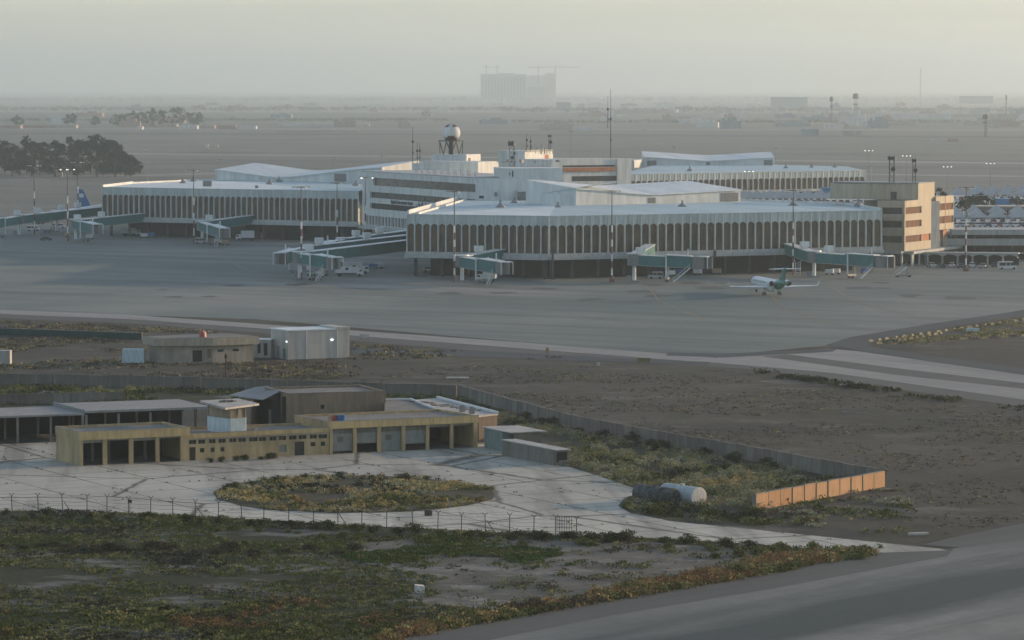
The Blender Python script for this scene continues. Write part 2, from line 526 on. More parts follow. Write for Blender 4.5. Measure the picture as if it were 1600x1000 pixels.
# concrete yard of the fire station and its access road
YARD = [(-500, 715), (0, 693), (130, 690), (300, 690), (750, 690), (800, 700), (880, 727), (960, 752), (1003, 768), (975, 780), (966, 790), (985, 802), (1050, 815), (1200, 830), (1470, 858), (1500, 866), (1380, 866), (1200, 852), (1050, 842), (900, 838), (700, 828), (500, 818), (300, 806), (100, 797), (-500, 812)]
sheet('yard', wpoly(ragged(YARD, 0.25, 4, 8)), 0.035, 'yard_concrete')
ISL = []
for i in range(48):
    t = 2 * math.pi * i / 48
    ISL.append((552 + 221 * math.cos(t), 773 + 29 * math.sin(t)))
ISLW = ragged(wpoly(ISL), 0.5, 2.0, 11)
sheet('grass_island', ISLW, 0.06, 'island_soil')
SHO = [(400, 1036), (560, 1006), (900, 948), (1150, 906), (1378, 864), (1500, 860), (1560, 856), (1490, 868), (1480, 871), (1200, 922), (960, 962), (740, 1006), (560, 1042)]
sheet('runway_shoulder', wpoly(SHO), 0.05, 'asphalt_shoulder')
sheet('runway_shoulder', wpoly(ragged([(1440, 852), (1500, 838), (1600, 818), (1720, 795), (1720, 830), (1600, 845), (1530, 859)], 0.2, 6, 2)), 0.055, 'asphalt_shoulder')
sheet('runway', wpoly([(740, 1006), (960, 962), (1200, 922), (1480, 870), (1490, 858), (1600, 844), (1720, 822), (2300, 718), (2600, 1100), (400, 1100), (560, 1042)]), 0.065, 'runway_concrete')
def soft_band(name, a, b, width, mat, z, seed, n=60, w2=None):
    A_, B_ = G(*a), G(*b); d = (B_ - A_); L = d.length; d.normalize(); nn = Vector((-d.y, d.x, 0))
    r = random.Random(seed); up, dn = [], []
    for i in range(n + 1):
        q = A_ + d * (L * i / n)
        up.append(q + nn * (width * .5 * (1 + .22 * math.sin(i * .7) + r.uniform(-.16, .16)))); dn.append(q - nn * (width * .5 * (1 + .22 * math.sin(i * .9 + 1) + r.uniform(-.16, .16))))
    return sheet(name, [(p.x, p.y) for p in up + dn[::-1]], z, mat)
FIELD = [(-500, 812), (100, 797), (300, 806), (500, 818), (700, 828), (900, 838), (1050, 842), (1200, 852), (1378, 866), (1150, 907), (900, 949), (560, 1010), (400, 1040), (300, 1100), (-500, 1100)]
sheet('field', ragged(wpoly(FIELD), 0.4, 4, 9), 0.02, 'field_soil')
BARE = [(560, 850), (700, 838), (900, 846), (1060, 850), (1180, 862), (1250, 872), (1000, 915), (760, 955), (600, 935), (700, 905), (560, 880)]
sheet('bare_patch', ragged(wpoly(BARE), 1.4, 3, 10), 0.03, 'bare_field')
SCRUB = [(760, 690), (740, 650), (760, 640), (900, 676), (1150, 722), (1330, 752), (1310, 770), (1180, 800), (1200, 826), (1050, 812), (985, 800), (968, 790), (1003, 768), (880, 727)]
sheet('scrub_ground', ragged(wpoly(SCRUB), 0.8, 4, 12), 0.025, 'island_soil')
BACKG = [(-150, 590), (0, 602), (400, 611), (600, 618), (720, 622), (790, 645), (720, 650), (590, 640), (400, 625), (200, 640), (-150, 640)]
sheet('scrub_ground', ragged(wpoly(BACKG), 0.8, 5, 13), 0.022, 'field_soil')
def stripe(name, pts, w, mat, z):
    W_ = [G(*q) for q in pts]
    up, dn = [], []
    for i, q in enumerate(W_):
        d = (W_[min(i + 1, len(W_) - 1)] - W_[max(i - 1, 0)]).normalized(); nn = Vector((-d.y, d.x, 0)) * w / 2
        up.append(q + nn); dn.append(q - nn)
    return sheet(name, [(q.x, q.y) for q in up + dn[::-1]], z, mat)
pavement('faded_yellow', (0.24, 0.20, 0.10), (0.18, 0.16, 0.10), joint=0)
pavement('oil_stain', (0.055, 0.065, 0.060), (0.085, 0.095, 0.088), joint=0)
for pts in ([(1205, 462), (1222, 480), (1290, 505), (1420, 524)], [(700, 452), (760, 470), (900, 492), (1080, 520)], [(470, 446), (520, 462), (640, 478)], [(1010, 446), (1030, 470), (1100, 500)], [(330, 392), (380, 420), (520, 452), (700, 474)], [(60, 385), (160, 420), (330, 450)], [(-20, 455), (300, 466), (700, 500), (1100, 536)], [(1290, 440), (1330, 470), (1450, 500)]):
    stripe('lead_in_line', pts, .45, 'faded_yellow', .056)
rs_ = random.Random(5)
for k in range(26):
    x, y = rs_.uniform(250, 1500), rs_.uniform(442, 470)
    c_ = G(x, y); n_ = 14; rr_ = rs_.uniform(1.5, 5)
    sheet('oil_stain', [(c_.x + math.cos(6.283 * i / n_) * rr_ * rs_.uniform(.6, 1.2), c_.y + math.sin(6.283 * i / n_) * rr_ * 1.6 * rs_.uniform(.6, 1.2)) for i in range(n_)], .045 + k * .0003, 'oil_stain')
# far soil bands: roads and old taxiways out on the plain
def band(name, pts_top, pts_bot, mat, z=0.08):
    return sheet(name, wpoly(pts_top + pts_bot[::-1]), z, mat)
band('far_road', [(200, 239), (1700, 255)], [(200, 241.2), (1700, 257.5)], 'apron_light')
band('far_road', [(-200, 276), (210, 273.5), (620, 262), (1700, 276)], [(-200, 278.5), (210, 275.5), (620, 264.5), (1700, 278)], 'apron_light')
band('far_taxiway', [(-300, 207), (560, 208), (1900, 214)], [(-300, 210.5), (560, 211.0), (1900, 218)], 'asphalt_dark')
band('far_taxiway', [(200, 248), (1700, 262)], [(200, 251), (1700, 267)], 'asphalt_shoulder')
band('far_road', [(-300, 200), (1900, 203)], [(-300, 201), (1900, 204.3)], 'apron_light')
# ---------------------------------------------------------------- building materials
plain('white_panel', (0.50, 0.565, 0.545), 0.65, 0.12, 0.12)
plain('white_wall', (0.66, 0.68, 0.64), 0.7, 0.08, 0.08)
plain('fin_white', (0.60, 0.62, 0.57), 0.6, 0.08, 0.3)
plain('ledge_grey', (0.42, 0.44, 0.42), 0.8, 0.12, 0.2)
pavement('roof_membrane', (0.46, 0.575, 0.59), (0.38, 0.50, 0.52), joint=5.5, ang=.45, jw=.02, jd=.16, streak=(0.33, 0.42, 0.43), sang=1.1, ss=.12, rough=.55, sc1=.03)
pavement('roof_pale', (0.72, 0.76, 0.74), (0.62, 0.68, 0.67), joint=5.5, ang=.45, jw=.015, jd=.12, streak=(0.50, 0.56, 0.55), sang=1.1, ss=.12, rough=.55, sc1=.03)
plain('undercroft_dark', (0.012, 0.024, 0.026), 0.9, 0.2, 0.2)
plain('undercroft_pillar', (0.07, 0.08, 0.078), 0.9, 0.15, 0.4)
plain('window_band', (0.075, 0.075, 0.068), 0.25, 0.35, 0.35, streak=False, spec=0.5)
plain('window_dark', (0.020, 0.030, 0.030), 0.2, 0.3, 0.4, streak=False, spec=0.5)
plain('grille_grey', (0.20, 0.21, 0.20), 0.8, 0.15, 1.5)
plain('office_cream', (0.46, 0.40, 0.285), 0.75, 0.08, 0.15)
plain('office_glint_glass', (0.17, 0.085, 0.045), 0.8, 0.2, 0.5, spec=0.15)  # orange sun reflections of the lit side put into the brown base colour
plain('terracotta', (0.50, 0.20, 0.09), 0.8, 0.2, 0.6)
plain('dark_metal', (0.045, 0.05, 0.05), 0.6, 0.15, 1.0)
plain('grey_metal', (0.22, 0.24, 0.24), 0.55, 0.15, 1.0)
plain('white_metal', (0.70, 0.73, 0.70), 0.45, 0.12, 0.8)
plain('teal_panel', (0.035, 0.165, 0.160), 0.75, 0.10, 0.5)
plain('red_paint', (0.15, 0.045, 0.045), 0.55, 0.15, 1.0)
plain('green_paint', (0.02, 0.20, 0.14), 0.4, 0.1, 1.0)
plain('sign_letters', (0.06, 0.09, 0.10), 0.6, 0.05, 1.0)
def glass_mat():
    m, nt, b = nt_new('tinted_glass')
    tc = nt.nodes.new('ShaderNodeTexCoord')
    v = pos(nt)
    n = noise(nt, pos(nt, 1, 1, 0.4), 0.5, 4, 0.7)
    n2 = noise(nt, pos(nt, 1, 1, 0.25), 2.2, 3, 0.7)
    c = mixc(nt, ramp(nt, n, [(0.38, 0.0), (0.62, 1.0)]), (0.040, 0.030, 0.020), (0.125, 0.082, 0.048))
    c = mixc(nt, ramp(nt, n2, [(0.4, 0.0), (0.7, 0.6)]), c, (0.02, 0.028, 0.028))
    nt.links.new(c, b.inputs['Base Color'])
    b.inputs['Roughness'].default_value = 0.22
    b.inputs['Specular IOR Level'].default_value = 0.45
    MATS['tinted_glass'] = m
glass_mat()

def arcade(root, P, Q, n, zt=18.0, za=15.15, zg=7.3, zs=5.5, first=0.0, fin=0.27, proud=0.34, glass='tinted_glass'):
    """one side of a pier: fascia with arch-cut lower edge, fins, a window pane per bay, ledge slab.
    P, Q ground points; the outside is to the right of P->Q"""
    fr = LF(P, Q)
    b = fr.L / n
    fa, fi, le = MB(), MB(), MB()
    aw = b - fin
    # arch outline: shoulders, then a flattened point
    prof = [(-0.5, -0.55), (-0.40, -0.20), (-0.33, 0.0), (-0.2, 0.12), (-0.12, 0.14), (0.0, 0.42), (0.12, 0.14), (0.2, 0.12), (0.33, 0.0), (0.40, -0.20), (0.5, -0.55)]
    for i in range(n):
        c = (i + 0.5) * b
        for k in range(len(prof) - 1):
            u0, z0 = c + prof[k][0] * aw, za + prof[k][1] * 1.05
            u1, z1 = c + prof[k + 1][0] * aw, za + prof[k + 1][1] * 1.05
            fa.quad(fr.p(u0, 0, z0), fr.p(u1, 0, z1), fr.p(u1, 0, zt), fr.p(u0, 0, zt))
            fa.quad(fr.p(u0, 0.42, z0), fr.p(u1, 0.42, z1), fr.p(u1, 0, z1), fr.p(u0, 0, z0))
        # shallow rib in the middle of the fascia panel
        fr.box(fa, c - 0.07, c + 0.07, -0.10, -0.003, za + 0.6, zt - 0.15)
    fr.box(fa, 0, fr.L, -0.12, -0.004, zt - 0.14, zt + 0.12)
    for i in range(n + 1):
        u = i * b
        fr.box(fi, u - fin / 2, u + fin / 2, -proud, 0.5, zg - 0.02, za - 0.60)
        fr.box(fi, u - fin / 2, u + fin / 2, -proud * 0.55, -0.006, za - 0.60, zt - 0.2)
    fr.box(le, -0.3, fr.L + 0.3, -1.3, 0.6, zs, zs + 0.9)
    fr.box(le, -0.25, fr.L + 0.25, -0.6, 0.55, zs + 0.903, zg)
    fa.build('fascia', 'white_panel', root)
    fi.build('mullions', 'fin_white', root)
    le.build('ledge', 'ledge_grey', root)
    # window panes: each bay its own part
    w = MB()
    w.add([(-aw / 2, 0, zg), (aw / 2, 0, zg), (aw / 2, 0, za + 0.45), (-aw / 2, 0, za + 0.45)], [(0, 1, 2, 3)])
    w.mat(1)
    for zz in (zg + (za - zg) * 0.36,):
        w.box((0, -0.05, zz), aw, 0.08, 0.14)
    w0 = None
    for i in range(n):
        q = fr.p((i + 0.5) * b, 0.35, 0)
        if w0 is None:
            w0 = w.build('window', [glass, 'dark_metal'], root)
            w0.location = q; w0.rotation_euler = (0, 0, fr.a)
        else:
            inst(w0, q, fr.a, root)
    return fr
PILL = {}
def pillar(root, q, w, h, a, mat='undercroft_pillar'):
    k = (w, h, mat)
    if k not in PILL:
        mb = MB(); mb.box((0, 0), w, w, h, 0, z0=0)
        o = mb.build('pillar', mat, root)
        PILL[k] = o
        o.location = (q[0], q[1], 0); o.rotation_euler = (0, 0, a)
    else:
        inst(PILL[k], (q[0], q[1], 0), a, root)
def roof_vent(p, s=1.0, label='', parent=None):
    mb = MB()
    mb.tube((0, 0, 0), (0, 0, 0.5 * s), 1.5 * s, 1.5 * s, 8)
    mb.tube((0, 0, 0.5 * s), (0, 0, 1.3 * s), 1.3 * s, 0.5 * s, 8)
    mb.tube((0, 0, 1.3 * s), (0, 0, 2.3 * s), 0.35 * s, 0.3 * s, 6)
    mb.tube((0, 0, 1.9 * s), (0, 0, 2.15 * s), 0.7 * s, 0.2 * s, 6)
    return mb.build('roof_vent', 'grey_metal', parent, loc=p)
def butterfly(root, A, Bp, fm, z0, zl, zm, zr, depth, grilles=()):
    """raised roof hall with a V-shaped top; A..Bp front foot line; fm position of the low point"""
    fr = LF(A, Bp)
    L = fr.L
    prof = [(0, zl), (fm * L, zm), (L, zr)]
    fil = []
    for (u0, h0), (u1, h1) in zip(prof[:-1], prof[1:]):
        for k in range(6):
            t = k / 6
            e = t * t * (3 - 2 * t)
            fil.append((u0 + (u1 - u0) * t, h0 + (h1 - h0) * (0.5 * t + 0.5 * e)))
    fil.append((L, zr))
    wl, rf = MB(), MB()
    for (u0, h0), (u1, h1) in zip(fil[:-1], fil[1:]):
        wl.quad(fr.p(u0, 0, z0), fr.p(u1, 0, z0), fr.p(u1, 0, h1), fr.p(u0, 0, h0))
        wl.quad(fr.p(u1, depth, z0), fr.p(u0, depth, z0), fr.p(u0, depth, h0), fr.p(u1, depth, h1))
        rf.quad(fr.p(u0, -0.5, h0), fr.p(u1, -0.5, h1), fr.p(u1, depth + .5, h1 + 2.2), fr.p(u0, depth + .5, h0 + 2.2))
        rf.quad(fr.p(u0, -0.5, h0 - 0.35), fr.p(u1, -0.5, h1 - 0.35), fr.p(u1, -0.5, h1), fr.p(u0, -0.5, h0))
        wl.quad(fr.p(u1, depth, h1), fr.p(u0, depth, h0), fr.p(u0, depth, h0 + 2.2), fr.p(u1, depth, h1 + 2.2))
    for u, h, s in ((0, zl, 1), (L, zr, -1)):
        q = [fr.p(u, 0, z0), fr.p(u, 0, h), fr.p(u, depth, h + 2.2), fr.p(u, depth, z0)]
        wl.add(q if s > 0 else q[::-1], [(0, 1, 2, 3)])
    h = wl.build('roof_hall', 'white_wall', root)
    rf.build('hall_roof', 'roof_pale', h)
    for (a, b, c, d) in grilles:
        g = MB()
        fr.box(g, a * L, b * L, -0.12, -0.01, c, d)
        g.build('grille', 'grille_grey', h)
    return fr
def pier(name, label, corners, backs, ns, z=18.0, lower=True, zs=5.5, **kw):
    """corners: pixel points of the roof edge (front outline, left to right); backs: rear outline right to left"""
    F_ = [G(x, y, z) for x, y in corners]
    B_ = [G(x, y, z) for x, y in backs]
    c0 = F_[len(F_) // 2]
    root = empty(name, (c0.x, c0.y, 0), 0, label, 'terminal')
    inv = Matrix.Translation((-c0.x, -c0.y, 0))
    sh = [Vector((p.x - c0.x, p.y - c0.y, 0)) for p in F_]
    shb = [Vector((p.x - c0.x, p.y - c0.y, 0)) for p in B_]
    frs = []
    for a, b, n in zip(sh[:-1], sh[1:], ns):
        frs.append(arcade(root, a, b, n, zt=z, zs=zs, **kw))
    poly = [(p.x, p.y) for p in sh + shb]
    return root, sh, shb, poly, frs, c0
def inset(poly, d):
    cx = sum(p[0] for p in poly) / len(poly); cy = sum(p[1] for p in poly) / len(poly)
    out = []
    for p in poly:
        v = Vector((p[0] - cx, p[1] - cy)); l = v.length
        v *= (l - d) / l
        out.append((cx + v.x, cy + v.y))
    return out

# ---------------------------------------------------------------- front pier
root, sh, shb, poly, frs, c0 = pier('terminal_pier', 'nearest terminal pier, brown arched windows under a wide pale blue folded roof',
    [(636, 335), (858, 338), (1377, 329)], [(1318, 319.5), (1157, 314), (715, 312.5)], (18, 41))
body = MB()
ip = inset(poly, 2.0)
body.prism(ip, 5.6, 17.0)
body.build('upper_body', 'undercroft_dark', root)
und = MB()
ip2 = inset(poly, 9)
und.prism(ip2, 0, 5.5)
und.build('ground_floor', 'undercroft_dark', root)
pl = MB()
for fr in frs:
    n = int(fr.L / 8.2)
    for i in range(n + 1):
        q = fr.p(1 + i * (fr.L - 2) / n, 4.0)
        pillar(root, q, 0.8, 5.3, fr.a)
sof = MB(); sof.prism(inset(poly, 0.4), 5.3, 5.5); sof.build('soffit', 'undercroft_dark', root)
# folded roof: facets with a raised crease
def rel(x, y, z): 
    p = G(x, y, z); return Vector((p.x - c0.x, p.y - c0.y, z))
K = rel(868, 322.5, 18.9); L0, C0_, R0 = [Vector((p.x, p.y, 18)) for p in sh]
B0, B1, B2 = [Vector((p.x, p.y, 18)) for p in shb]
K2 = rel(1150, 316, 18.8)
Mx = rel(690, 331.5, 18.0)
rf = MB()
rf.mat(0).add([L0, Mx, K, B2], [(0, 1, 2, 3)])
rf.mat(1).add([Mx + Vector((0, 0, .0)), L0, C0_, K], [(1, 2, 3), (1, 3, 0)])  # paler facet: the brighter sky on this slope is put into its colour
rf.mat(0).add([C0_, R0, K2, K], [(0, 1, 2), (0, 2, 3)])
rf.mat(0).add([R0, B0, B1, K2], [(0, 1, 2), (0, 2, 3)])
rf.mat(0).add([K, K2, B1, B2], [(0, 1, 2), (0, 2, 3)])
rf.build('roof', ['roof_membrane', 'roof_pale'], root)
par = MB()
par.beam(L0 + Vector((0.3, 0, 0.5)), B2 + Vector((0.3, 0, 0.5)), 0.5, 1.5)
par.build('parapet', 'white_wall', root); par = MB()
par.beam(L0 + Vector((3.2, 0, 0.2)), B2 + Vector((3.2, 0, 0.2)), 0.3, 0.8)
par.build('parapet', 'white_wall', root); par = MB()
par.beam(R0 + Vector((-0.1, 0, 0.35)), B0 + Vector((-0.1, 0, 0.35)), 0.4, 0.9)
par.beam(B0 + Vector((0, 0, 0.3)), B1 + Vector((0, 0, 0.3)), 0.4, 0.8)
par.build('parapet', 'white_wall', root)
bA, bB = rel(900, 321.0, 18.7), rel(1157, 315.2, 18.7)
fm = (1018 - 900) / (1157 - 900)
zpx = lambda y, yb: (yb - y) * 37.0 / (yb - 135.0)
butterfly(root, bA, bB, fm, 18.4, 18.7 + 5.2, 18.7 + 3.0, 18.7 + 3.9, 26, [(0.875, 0.985, 18.9, 21.6), (0.43, 0.475, 18.9, 20.6)])
# broad gable end of the raised hall running back to the left
gb = MB()
p0, p1 = rel(847, 319.5, 18.7), rel(900, 321.0, 18.7)
fr = LF(p0, p1)
fr.box(gb, 0, fr.L, 0.0, 22, 18.4, 22.1)
h = gb.build('roof_hall', 'white_wall', root)
g2 = MB()
a, b, c, d = fr.p(-0.3, -0.3, 22.1), fr.p(fr.L, -0.3, 23.9), fr.p(fr.L, 22.4, 26.1), fr.p(fr.L * 0.45, 22.4, 24.6)
g2.quad(a, b, c, d)
g2.add([fr.p(0, -0.02, 22.1), fr.p(fr.L, -0.02, 22.1), fr.p(fr.L, -0.02, 23.88)], [(0, 1, 2)])
g2.build('hall_roof', 'roof_pale', h)
for (x, y) in ((782, 325), (804, 318), (829, 312.5 + 3), (872, 326.5), (1066, 324), (1239, 322), (1341, 322)):
    roof_vent(rel(x, y, 18.3), 0.95 if x > 800 else 1.05, parent=root)
# sign rail / drain pipes down the front
dp = MB()
q = frs[1].p(0.3, -1.6); dp.box(q, 0.5, 0.5, 8.0, frs[1].a, z0=0.0)
dp.build('drain_pipe', 'dark_metal', root); dp = MB()
q = frs[0].p(frs[0].L * 0.97, -1.5); dp.box(q, 0.25, 0.25, 5, frs[0].a, z0=0.4)
dp.build('drain_pipe', 'dark_metal', root); dp = MB()
q = frs[1].p(frs[1].L * 0.48, -1.5); dp.box(q, 0.9, 0.3, 1.9, frs[1].a, z0=5.4)
dp.build('drain_pipe', 'dark_metal', root)

# ---------------------------------------------------------------- left pier
root, sh, shb, poly, frs, c0 = pier('terminal_pier', 'left terminal pier, dark teal arched windows under a pale roof',
    [(160, 292.5), (560, 299)], [(598, 285.5), (336, 281), (207, 287)], (47,), zs=5.5)
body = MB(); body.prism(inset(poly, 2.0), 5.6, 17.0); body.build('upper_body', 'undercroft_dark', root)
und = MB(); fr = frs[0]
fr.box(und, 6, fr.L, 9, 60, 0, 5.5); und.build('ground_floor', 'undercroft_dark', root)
pl = MB()
for i in range(14):
    pillar(root, fr.p(1 + i * (fr.L - 2) / 13, 4.0), 0.8, 5.3, fr.a)
sof = MB(); sof.prism(inset(poly, 0.4), 5.3, 5.5); sof.build('soffit', 'undercroft_dark', root)
rf = MB()
A0, A1 = [Vector((p.x, p.y, 18)) for p in sh]
Q0, Q1, Q2 = [Vector((p.x, p.y, 18)) for p in shb]
Kx = rel(515, 297.0, 18.2)
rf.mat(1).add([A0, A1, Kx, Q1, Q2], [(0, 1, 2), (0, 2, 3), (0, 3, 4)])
rf.mat(0).add([A1, Q0, Q1, Kx], [(0, 1, 2), (0, 2, 3)])
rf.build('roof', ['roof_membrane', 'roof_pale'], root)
par = MB()
par = MB(); par.beam(A0 + Vector((0, 0, 0.4)), Q2 + Vector((0, 0, 0.4)), 0.5, 1.0)
par.build('parapet', 'white_wall', root); par = MB()
par.beam(Q2 + Vector((0, 0, 0.3)), Q1 + Vector((0, 0, 0.3)), 0.4, 0.6)
par.build('parapet', 'white_wall', root)
bA, bB = rel(337, 281.8, 18), rel(597, 286.5, 18)
butterfly(root, bA, bB, (437 - 337) / 260, 18.05, 18 + 4.3, 18 + 1.7, 18 + 6.2, 24, [(0.72, 0.79, 18.4, 21.4)])
for (x, y) in ((286, 286), (302, 283.5), (436, 284), (421, 288.0), (556, 290)):
    roof_vent(rel(x, y, 18.15), 0.9, parent=root)
ac = MB(); q = rel(324, 291, 18.1); ac.box(q, 3.2, 2, 2.0, 0, z0=18.1); q = rel(401, 294, 18.1); ac.box(q, 1.1, 1, 1.0, 0, z0=18.1)
ac.build('air_handler', 'grille_grey', root)

# ---------------------------------------------------------------- far right pier
root, sh, shb, poly, frs, c0 = pier('terminal_pier', 'far terminal pier at right, short dark arched windows behind the car park tents',
    [(984, 272.5), (1351, 266)], [(1322, 263), (1210, 260.5), (1025, 260.0), (984, 268)], (43,), zs=9.2, zg=10.3, za=15.0)
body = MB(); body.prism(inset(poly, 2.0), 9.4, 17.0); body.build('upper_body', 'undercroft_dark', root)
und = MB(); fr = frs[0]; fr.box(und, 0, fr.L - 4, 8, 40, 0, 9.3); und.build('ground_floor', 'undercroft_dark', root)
pl = MB()
for i in range(14):
    pillar(root, fr.p(1 + i * (fr.L - 2) / 13, 3.0), 0.8, 9.2, fr.a)
fr.box(pl, 0, fr.L, 2, 2.5, 4.5, 5.6)
pl.build('road_deck', 'ledge_grey', root)
rf = MB()
n = len(poly)
rf.add([(p[0], p[1], 18.0 + (0.9 if 2 <= i <= 4 else 0)) for i, p in enumerate(poly)], [(0, 1, 2), (0, 2, 3), (0, 3, 4), (0, 4, 5)])
rf.build('roof', 'roof_membrane', root)
en = MB()
P1 = sh[-1]
en.box((P1.x + 0.5, P1.y + 1.0), 0.6, 1.2, 9, 0, z0=9.2)
en.box((P1.x + 3.2, P1.y + 2.0), 0.5, 0.6, 10, 0, z0=9.2)
en.build('end_post', 'white_wall', root)
bA, bB = rel(1005, 261, 18), rel(1210, 261, 18)
butterfly(root, bA, bB, 0.50, 18.3, 18 + 4.7, 18 + 2.9, 18 + 4.4, 24, [(0.03, 0.10, 18.7, 21.0), (0.48, 0.51, 18.6, 20.2), (0.92, 0.985, 18.7, 21.2)])
gb = MB(); fr = LF(rel(991, 262.5, 18), rel(1005, 261, 18)); fr.box(gb, 0, fr.L, 0, 20, 18.0, 21.5); gb.build('roof_hall', 'white_wall', root)
for (x, y) in ((1078, 267), (1228, 263.8), (1268, 263.0), (1304, 262.6)):
    roof_vent(rel(x, y, 18.4), 0.9, parent=root)

# ---------------------------------------------------------------- core building
PA, PB = G(566, 379), G(744, 268 + 0)  # PB replaced below
zt = 25.0
pa, pb = G(566, 268, zt), G(744, 278.8, zt)
fr = LF(pa, pb)
root = empty('terminal_core', (0, 0, 0), 0, 'central white terminal block with long dark window bands and lettering between the two piers', 'terminal')
L = fr.L
wl = MB()
us = lambda x: max(0.0, min(L, fr.ux(x, 0, 18)))
bands = [(us(583), us(743), 20.4, 23.1), (us(578), L - 0.5, 16.0, 18.1), (us(578), L - 2, 12.2, 14.2)]
wall_open(wl, fr, 0, L, -0.0, 1.0, 5.2, zt, bands + [(3 + k * 3.3, 3 + k * 3.3 + 2.6, 6.4, 9.7) for k in range(int((L - 6) / 3.3))])
wl.build('front_wall', 'white_wall', root)
for (a, b, c, d) in bands:
    g = MB(); fr.box(g, a, b, 0.7, 0.75, c, d); g.build('window_band', 'window_band' if c > 15 else 'window_dark', root)
gm = MB(); gm.add([(-1.3, 0, 6.4), (1.3, 0, 6.4), (1.3, 0, 9.7), (-1.3, 0, 9.7)], [(0, 1, 2, 3)])
g0 = None
for k in range(int((L - 6) / 3.3)):
    q = fr.p(3 + k * 3.3 + 1.3, 0.7)
    if g0 is None:
        g0 = gm.build('window', 'window_dark', root); g0.location = q; g0.rotation_euler = (0, 0, fr.a)
    else: inst(g0, q, fr.a, root)
bd = MB()
fr.box(bd, 0, L, 1.05, 26, 5.2, zt - 0.4)
fr.box(bd, 0, L, 6, 26, 0, 5.2)
bd.build('body', 'white_wall', root)
ld = MB()
fr.box(ld, -1, L + 1, -1.6, -0.01, 5.0, 6.2)
fr.box(ld, 0, L, -0.05, 26, zt + 0.003, zt + 0.35)
ld.build('ledge', 'ledge_grey', root)
rl = MB()
for k in range(26):
    q = fr.p(L * (0.42 + 0.5 * k / 26), 3 + (k % 3) * 1.2)
    rl.tube((q.x, q.y, zt + .3), (q.x, q.y, zt + rnd.uniform(1.2, 2.6)), 0.10, 0.10, 5)
rl.build('railing', 'grey_metal', root)
# lettering on the front
def arabic():
    # presentation forms, written right to left
    s = ['\uFEE3', '\uFEC4', '\uFE8E', '\uFEAD', ' ', '\uFE91', '\uFED0', '\uFEAA', '\uFE8D', '\uFEA9', ' ', '\uFE8D', '\uFEDF', '\uFEAA', '\uFEED', '\uFEDF', '\uFEF2']
    return ''.join(reversed(s))
def text_obj(name, s, size, mat, parent, loc, rz, width=None, thick=0.06):
    cu = bpy.data.curves.new(name, 'FONT')
    cu.body = s
    cu.size = size
    cu.extrude = thick
    t = bpy.data.objects.new(name, cu)
    col.objects.link(t)
    bpy.context.view_layer.update()
    dg = bpy.context.evaluated_depsgraph_get()
    me = bpy.data.meshes.new_from_object(t.evaluated_get(dg))
    bpy.data.objects.remove(t)
    w = max((v.co.x for v in me.vertices), default=1) or 1
    if width:
        k = width / w
        for v in me.vertices: v.co.x *= k
    me.materials.clear(); me.materials.append(MATS[mat])
    o = bpy.data.objects.new(name, me)
    col.objects.link(o)
    o.parent = parent
    o.location = loc
    o.rotation_euler = (math.pi / 2, 0, rz)
    return o
u1, u2, u3, u4 = us(611), us(646), us(650), us(683)
text_obj('lettering', 'Baghdad International Airport', 2.0, 'sign_letters', root, fr.p(u1, -0.10, 14.55), fr.a, u2 - u1)
text_obj('lettering', arabic(), 2.4, 'sign_letters', root, fr.p(u3, -0.10, 14.6), fr.a, u4 - u3)
# blank front block right of the bands
p0, p1 = fr.p(L, 0), G(879, 281, 25)
f2 = LF(G(744, 279.2, 25), G(776, 279.4, 25))
f3 = LF(G(776, 279.4, 25), G(880, 279.0, 25))
bb = MB()
f2.box(bb, 0, f2.L, 0, 24, 5, 25); f3.box(bb, 0.01, f3.L, 0, 24, 5, 25.01)
bb.build('stair_block', 'white_wall', root)
bb = MB()
ua, ub = f3.ux(786, 0, 25), f3.ux(879, 0, 25)
f3.box(bb, ua, ub, 0.6, 20, 25.02, 28.4)
bb.build('upper_block', 'white_wall', root)
dk = MB()
f3.box(dk, f3.ux(809, 0, 20), f3.ux(819, 0, 20), -3.2, -0.02, 17, 20.8)
dk.build('lobby_side', 'grille_grey', root)
dk = MB()
f3.box(dk, f3.ux(819, 0, 20) + .01, f3.ux(844, 0, 20), -3.2, -0.02, 17, 20.6)
f3.box(dk, f3.ux(808, 0, 20), f3.ux(845, 0, 20), -3.5, -0.02, 20.85, 21.15)
dk.build('roof_lobby', 'white_wall', root)
d = MB(); f3.box(d, f3.ux(800.5, 0, 26), f3.ux(802.5, 0, 26), 0.5, 0.59, 25.6, 27.6); d.build('door', 'window_dark', root)
d = MB(); f3.box(d, f3.ux(796, 0, 26), f3.ux(797.3, 0, 26), 0.5, 0.59, 26.2, 27.0); d.build('window', 'window_dark', root)
d = MB(); f2.box(d, 1.0, 2.6, -0.1, -0.01, 18.6, 19.5); d.build('window', 'window_dark', root)
d = MB(); f2.box(d, f2.L * 0.9, f2.L * 0.9 + 1.0, -0.3, -0.01, 19.3, 20.6); d.build('wall_unit', 'grey_metal', root)
